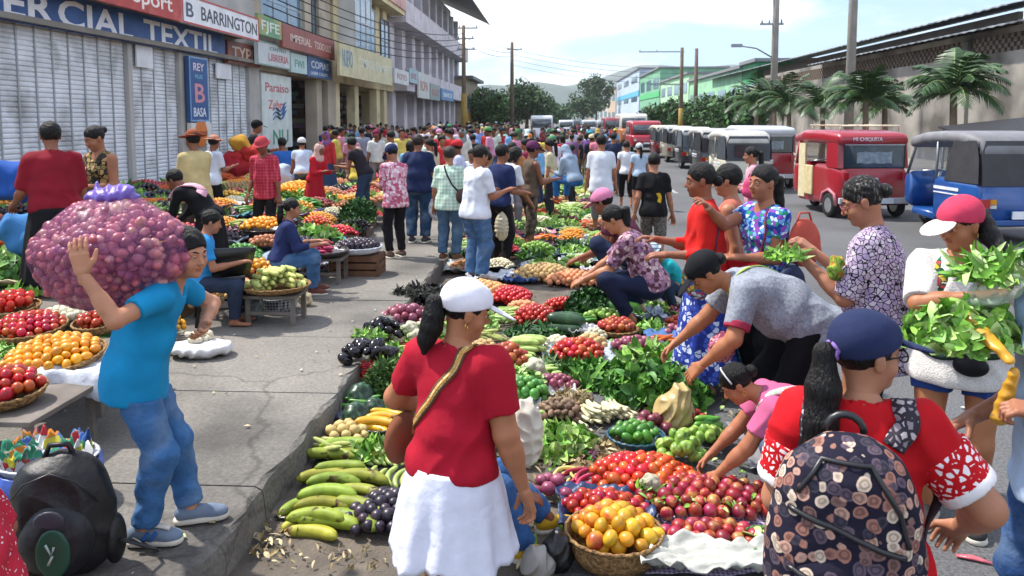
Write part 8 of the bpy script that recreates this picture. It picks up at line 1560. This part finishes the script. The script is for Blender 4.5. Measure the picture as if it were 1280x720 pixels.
B = SDF(); a_ = np.array(D(1208, 400, 2.9)); b_ = np.array(D(1262, 450, 2.72)); B.cap(a_, b_, .036, .016, .02); c_ = np.array(D(1240, 480, 2.75)); d_ = np.array(D(1252, 465, 2.72)); B.cap(np.array(D(1250, 520, 2.75)), np.array(D(1268, 465, 2.72)), .032, .016, .01); B.post.append(folds(.003, 4, 3)); o = sdfpart('yellow_bag', B, .005, plastic('#c9942a', name='amber_plastic')); tag(o, 'twisted amber plastic bag round the stems at the right edge', 'bag')
B = SDF(); B.ell(np.array(D(1245, 362, 2.95)), (.11, .09, .04), np.array(Matrix.Rotation(R(-28), 3, 'Y')), .02); B.ell(np.array(D(1272, 340, 2.95)), (.1, .08, .04), np.array(Matrix.Rotation(R(-28), 3, 'Y')), .04); B.post.append(folds(.009, 14, 3)); o = sdfpart('plastic_bag', B, .006, plastic('#b4c8a8', .5)); tag(o, 'clear plastic bag of pale cabbage at the right edge', 'bag')
leafheap('green stalks sticking out of the clear plastic bag', tuple(D(1255, 352, 2.98)), .16, .10, .09, .17, .03, 170, 'bright', 'stalk_bunch', 'stalks', 35, up=.3)
o = MB(); o.tube([(0, 0, .012), (.07, .01, .014), (.15, .0, .012)], [.012, .02, .008], 8, flat=.5); o = o.build('pink_wrapper', plastic('#c4606a')); o.location = G(1195, 697, 0); o.rotation_euler.z = R(-25); tag(o, 'flat pink plastic scrap on the asphalt', 'litter')
# bucket, blue tub on the left
p = G(436, 212, SW); basket('bright red plastic bucket among the far pavement stalls', (p.x, p.y, SW), .38, .62, m=plastic('#b92a38'), name='bucket', cat='bucket'); p = G(464, 216, SW); basket('blue plastic tub beside the red bucket', (p.x, p.y, SW), .42, .5, m=plastic('#2f6ea8'), name='tub', cat='tub')
# red sacks behind the red hat man
for i, (px, py, s, c, l) in enumerate(((296, 196, .22, '#a8282c', 'red heap of blankets left of the red hat'), (312, 188, .22, '#b0302c', 'round red sack behind the red hat'), (300, 178, .22, '#b98a30', 'mustard sack on the red blankets'), (290, 202, .3, '#9c2430', 'large red bundle at the foot of the shutter'), (12, 222, .26, '#24509c', 'blue tarpaulin bundle at the left edge'), (22, 285, .22, '#3f7ab0', 'pale blue bag under the dark red blouse'), (350, 222, .4, '#a8b4c4', 'pale sack right of the red checked shirt'))):
    Y = 16 if i < 4 or i == 6 else (8.2 if i == 4 else 7.4); p = D(px, py, Y); B = SDF(); B.ell((0, 0, 0), (s, s * .7, s * .7), None); B.ell((.1, 0, -.15), (s * .9, s * .7, s * .5), None, .1); B.post.append(folds(.03, i, .5)); o = sdfpart('cloth_bundle', B, .04, cloth(c)); o.location = (p.x, Y, max(p.z, SW + s * .5)); tag(o, l, 'bundle')
# ------------------------------------------------------------------ the mass of stalls further off: heap after heap
wordn = ['first', 'second', 'third', 'fourth', 'fifth', 'sixth', 'seventh', 'eighth', 'ninth', 'tenth', 'eleventh', 'twelfth', 'thirteenth', 'fourteenth', 'fifteenth', 'sixteenth', 'seventeenth', 'eighteenth', 'nineteenth', 'twentieth'] 
rk = random.Random(99); far = {}
def heapgeom(kind, rx, ry, h, g_, lowp=True):
    """low detail heap: returns verts, quads, material"""
    V, F, k = [], [], 0
    if kind in lm:
        n = 60; gg = np.random.RandomState(g_.randrange(99999)); th = gg.uniform(0, 6.28, n); q = np.sqrt(gg.uniform(0, 1, n)); P = np.stack([np.cos(th) * q * rx, np.sin(th) * q * ry, h * (1 - q ** 2) ** .6 * gg.uniform(.6, 1, n)], 1); d = gg.normal(size=(n, 3)); d[:, 2] = abs(d[:, 2]) * .6; d /= np.linalg.norm(d, axis=1)[:, None]; s = gg.normal(size=(n, 3)); s /= np.linalg.norm(s, axis=1)[:, None]; L_ = gg.uniform(.10, .2, (n, 1)); w = L_ * .3
        V = np.stack([P - d * L_ * .3, P + s * w + d * L_ * .3, P + d * L_, P - s * w + d * L_ * .3], 1).reshape(-1, 3); return V, np.arange(4 * n).reshape(-1, 4)
    r = ITEMS.get(kind, (0, .036))[1] * (1.25 if lowp else 1); vv, ff = spheroid(4, 6, (1, 1, 1.0)) if kind not in ('cornl', 'zuc', 'palel', 'carrotl') else spheroid(5, 5, (.6, .6, 3.2))
    sp = 2.0 * r if kind in ITEMS else .075; y = -ry; row = 0
    while y <= ry:
        x = -rx + (row % 2) * sp / 2
        while x <= rx:
            q = (x / rx) ** 2 + (y / ry) ** 2
            if q <= 1:
                M_ = np.array(Matrix.Rotation(g_.uniform(1.2, 1.9), 3, 'Y') @ Matrix.Rotation(g_.uniform(-.4, .4), 3, 'X')); V.append((vv * r * g_.uniform(.85, 1.15)) @ M_.T + np.array([x + g_.uniform(-.2, .2) * r, y, h * (1 - q) ** .7 + g_.uniform(-.2, .2) * r])); F.append(np.array(ff) + k); k += len(vv)
            x += sp
        y += sp * .9; row += 1
    return np.concatenate(V), np.concatenate(F)
kindmat = dict((k, ITEMS[k][0][0].materials[0]) for k in ITEMS); kindmat.update(cornl=fm['corn'], zuc=fm['cuke'], palel=fm['pale'], carrotl=fm['carrot']); kindmat.update({k: None for k in lm})
kname = dict(tomato='red tomatoes', tomato_b='dull red tomatoes', tomato_o='orange tomatoes', mango='yellow mangoes', orange='orange fruit', plum='dark plums', apple='dark red fruit', avocado='green avocados', onion='purple onions', potato='yellow potatoes', peach='pinkish potatoes', eggplant='black eggplants', chayote='pale chayotes', tomatillo='green tomatoes', garlic='white garlic', cornl='green corn', zuc='cucumbers', palel='pale squashes', carrotl='carrots', dark='dark leafy greens', lett='pale lettuce', herb='grey green herbs', deep='deep green herbs', dry='dried husks', purple='purple leafed beets', bright='bright leafy greens')
street_k = ['palel', 'lett', 'bright', 'lett', 'palel', 'dark', 'potato', 'peach', 'carrotl', 'tomato', 'cornl', 'chayote', 'deep', 'garlic', 'onion', 'zuc', 'bright', 'orange', 'purple', 'lett', 'palel', 'garlic']; pave_k = ['tomato', 'bright', 'orange', 'mango', 'deep', 'cornl', 'onion', 'potato', 'peach', 'lett', 'dark', 'tomato_o', 'plum', 'carrotl', 'apple', 'eggplant', 'purple', 'herb', 'garlic', 'zuc', 'avocado']
tarpc = ['#c9ccd0', '#3f62a0', '#b4b8b4', '#8a9aa8', '#b07a8a', '#2c3c5c', '#c4b48c', '#6a8aa8', '#a8a8aa', '#7a5c9c', '#4a8a8c', '#1c1e24']
def occupied(x, y, r=.28): return any((x - a) ** 2 + (y - b_) ** 2 < r * r for a, b_ in placed)
def row_heap(zone, ri, ci, x, y, z, kind, rx, ry, h, tarp):
    if y < 15:
        lab = 'heap of %s on the %s, %s row back, %s from the %s' % (kname[kind], 'street stalls' if zone == 's' else 'pavement stalls', wordn[ri % 20] + ('' if ri < 20 else ' farther'), wordn[ci], 'kerb')
        if kind in lm: o = leafheap(lab, (x, y, z), rx, ry, h, .17, .06, 130, kind, 'leaf_heap', kname[kind].split()[-1], ri * 31 + ci, kind='stuff')
        else: V, Q = heapgeom(kind, rx, ry, h, rk, False); o = link('produce_heap', npmesh('produce_heap', V + [0, 0, .02], Q, [kindmat[kind]])); o.location = (x, y, z); tag(o, lab, kname[kind].split()[-1], None, 'stuff')
        if tarp: sheet('ground_cloth', '%s cloth under the %s, %s row back, %s from the kerb' % (tarp[1], kname[kind], wordn[ri % 20] + ('' if zone == 's' else ' pavement'), wordn[ci]), 'cloth', x, y, z - .008 if zone == 's' else z - .01, rx * 1.25, ry * 1.25, plastic(tarp[0]), .05, ri * 7 + ci, n=12, edge=.03)
        if z > SW + .12 and zone == 'p':
            o = MB().box((-rx * .95, -ry * .95, 0), (rx * .95, ry * .95, z - SW - .012)).build('stall_box', mat('stall_wood', '#5f5044', rough=.9, var=.3, scale=5), bevel=.01); o.location = (x, y, SW); tag(o, 'wooden stall box under the %s, %s pavement row, %s from the kerb' % (kname[kind], wordn[ri % 20], wordn[ci]), 'box')
    else:
        V, Q = heapgeom(kind, rx * 1.1, ry * 1.1, h, rk); d = far.setdefault(kind, [[], [], 0]); d[0].append(V + [x, y, z + .02]); d[1].append(Q + d[2]); d[2] += len(V)
        if tarp:
            d = far.setdefault('cloth' + tarp[0], [[], [], 0]); th = np.linspace(0, 6.28, 9)[:-1]; P = [[x, y, z + .06]] + [[x + math.cos(a) * rx * 1.3 * rk.uniform(.8, 1.1), y + math.sin(a) * ry * 1.3 * rk.uniform(.8, 1.1), z + rk.uniform(.0, .08)] for a in th]; Q = [[0, 1 + k, 1 + (k + 1) % 8, 1 + (k + 1) % 8] for k in range(8)]; d[0].append(np.array(P)); d[1].append(np.array([[a, b_, c, 0] for a, b_, c, _ in [(q[1], q[2], q[2], 0) for q in Q]])[:, :3] + d[2]); d[2] += 9
tnames = ['white', 'blue', 'pale grey', 'slate', 'pink', 'navy', 'tan', 'light blue', 'grey', 'violet', 'teal', 'black']
# street side
ri = 0; y = near(700, 338).y
while y < 62:
    dx = .50 if y < 22 else .6; x = KX + .32; ci = 0
    while x < (1.05 if y < 14 else .95):
        xx, yy = x + rk.uniform(-.1, .1), y + rk.uniform(-.15, .15); pxx = 692 + xx / yy * 1000
        if not occupied(xx, yy, .24): ti = rk.randrange(12); row_heap('s', ri, ci, xx, yy, .015, rk.choice(street_k), dx * rk.uniform(.42, .58), dx * rk.uniform(.42, .6), rk.uniform(.08, .17), (tarpc[ti], tnames[ti]) if rk.random() < .4 else None)
        x += dx; ci += 1
    y += dx * .95; ri += 1
# gaps between the near heaps
rf = random.Random(31); k = 0
for _ in range(1500):
    y = rf.uniform(3.7, 8.6); x = rf.uniform(KX + .12, 1.0 + .1 * (y - 4)); r = rf.uniform(.11, .19)
    if (x - .1) ** 2 + (y - 3.5) ** 2 < .5 or any((x - a) ** 2 + (y - b_) ** 2 < (q * .8 + r) ** 2 for a, b_, q in HP) or occupied(x, y, .3) or (y < 4.6 and x < -.2) or k > 60: continue
    kd = rf.choice(street_k + ['tomato_b', 'onion', 'dark', 'white' if False else 'garlic']); lab = 'small heap of %s filling a gap between the near heaps, %s from the front%s' % (kname[kd], wordn[k % 20], ['', ', middle part', ', far part', ', farthest part'][k // 20]); k += 1
    if kd in lm: leafheap(lab, (x, y, .012), r, r, .1, .11, .045, 90, kd, 'leaf_heap', kname[kd].split()[-1], 500 + k, kind='stuff')
    else: V, Q = heapgeom(kd, r, r, .07, rf, False); o = link('produce_heap', npmesh('produce_heap', V + [0, 0, .02], Q, [kindmat[kd]])); o.location = (x, y, .01); tag(o, lab, kname[kd].split()[-1], None, 'stuff'); HP.append((x, y, r))
leafheap('trampled leaf and husk scraps between the street stalls', (.0, 6.0, .008), 1.45, 2.5, .012, .05, .02, 900, 'dry', 'leaf_litter', 'litter', 71, up=.0, kind='stuff', curl=.2)
leafheap('green leaf scraps between the street stalls', (.1, 6.2, .008), 1.35, 2.5, .012, .07, .03, 500, 'bright', 'leaf_litter', 'litter', 72, up=.0, kind='stuff', curl=.2)
for i, (px, py, w, h, c, l) in enumerate(((640, 520, .2, .1, '#c9ccd0', 'white crumpled bag between green tomatoes and lettuce'), (700, 500, .12, .1, '#d0d0d2', 'clear crumpled bag behind the small brown roots'), (612, 352, .3, .14, '#d0d2d6', 'white crumpled plastic behind the white cap'), (650, 355, .2, .12, '#3c5f9c', 'blue crumpled plastic right of the man in white'), (745, 345, .2, .12, '#cfcfd4', 'white crumpled bag beside the crouching woman'), (570, 378, .18, .1, '#8a9cc0', 'pale blue crumpled bag beside the dark eggplants'), (800, 400, .25, .12, '#9aa6b8', 'grey blue crumpled plastic behind the child'), (730, 420, .15, .1, '#c4c8cc', 'white plastic scrap by the zucchini'), (405, 500, .12, .1, '#b4b4b8', 'white scrap of plastic against the kerb'))):
    p = near(px, py, .0); sheet('plastic_bag', l, 'bag', p.x, p.y, .015, w, w * .7, plastic(c), h * .42, 80 + i, n=30, edge=.02)
# pavement side
ri = 0; y = 5.6
while y < 40:
    x = -3.25 - (.15 if y < 9 else 0); ci = 0; dx = .56 if y < 16 else .8
    xl = -10.3 if y > 9 else -7.5
    while x > xl:
        xx, yy = x + rk.uniform(-.12, .12), y + rk.uniform(-.15, .15); hi = min(.42, .08 + .09 * ci) if y < 15 else .2
        q = G(0, 0, 0) if False else None; pxl = 692 + xx / yy * 1000
        near_feature = any((xx - a) ** 2 + (yy - b_) ** 2 < .40 ** 2 for a, b_ in FE)
        if pxl > -60 and not occupied(xx, yy, .30) and not near_feature: ti = rk.randrange(12); row_heap('p', ri, ci, xx, yy, SW + hi + rk.uniform(-.03, .06), rk.choice(pave_k), dx * rk.uniform(.42, .56), dx * rk.uniform(.42, .56), rk.uniform(.10, .2), (tarpc[ti], tnames[ti]) if rk.random() < .45 else None)
        x -= dx; ci += 1
    y += dx * .92; ri += 1
for k, (V, Q, n) in far.items():
    if k.startswith('cloth'): o = link('far_cloths', npmesh('far_cloths', np.concatenate(V), np.concatenate(Q), [plastic(k[5:])])); tag(o, 'far off %s plastic sheets between the distant heaps' % tnames[tarpc.index(k[5:])], 'plastic sheets', None, 'stuff')
    else:
        V = np.concatenate(V); Q = np.concatenate(Q); ms = lm[k] if k in lm else [kindmat[k]]; o = link('far_produce', npmesh('far_produce', V, Q, ms, True, np.random.RandomState(1).randint(0, len(ms), len(Q)))); tag(o, 'far off heaps of %s beyond the near stalls' % kname[k], 'produce', None, 'stuff')

# ------------------------------------------------------------------ scraps on the pavement and the road
gg = np.random.RandomState(8); V, n = [], 420
for k in range(n):
    x = gg.uniform(-4.2, 4.0); y = 2.6 + 12 * gg.random() ** 1.6; z = (SW + .012 if x < KX else .012) if not (KX - .05 < x < KX + .05) else None
    if z is None: continue
    a = gg.uniform(0, 6.28); l = gg.uniform(.008, .026); w = l * gg.uniform(.3, .8); c, s_ = math.cos(a), math.sin(a); V += [(x - c*l, y - s_*l, z), (x + s_*w, y - c*w, z + .004), (x + c*l, y + s_*l, z), (x - s_*w, y + c*w, z + .006)]
Q = np.arange(len(V)).reshape(-1, 4); tag(link('ground_litter', npmesh('ground_litter', np.array(V), Q, [lm['dry'][0], lm['dry'][2], plastic('#b9b9b0'), lm['bright'][2], mat('grit', '#3a3530')], False, gg.randint(0, 5, len(Q)))), 'small leaf, husk and paper scraps strewn over pavement and road', 'litter', None, 'stuff')
# ------------------------------------------------------------------ haze
hz = bpy.data.materials.new('air_haze'); hz.use_nodes = True; N = hz.node_tree.nodes; N.clear(); o_ = N.new('ShaderNodeOutputMaterial'); v_ = N.new('ShaderNodeVolumePrincipled'); v_.inputs['Color'].default_value = (.93, .96, 1, 1); v_.inputs['Density'].default_value = .00022; v_.inputs['Anisotropy'].default_value = .2
hz.node_tree.links.new(v_.outputs[0], o_.inputs['Volume']); o = MB().box((-1800, -60, -2), (1500, 3100, 320)).build('haze', hz); tag(o, kind='stuff', label='pale air haze over the whole street and hills', cat='haze')
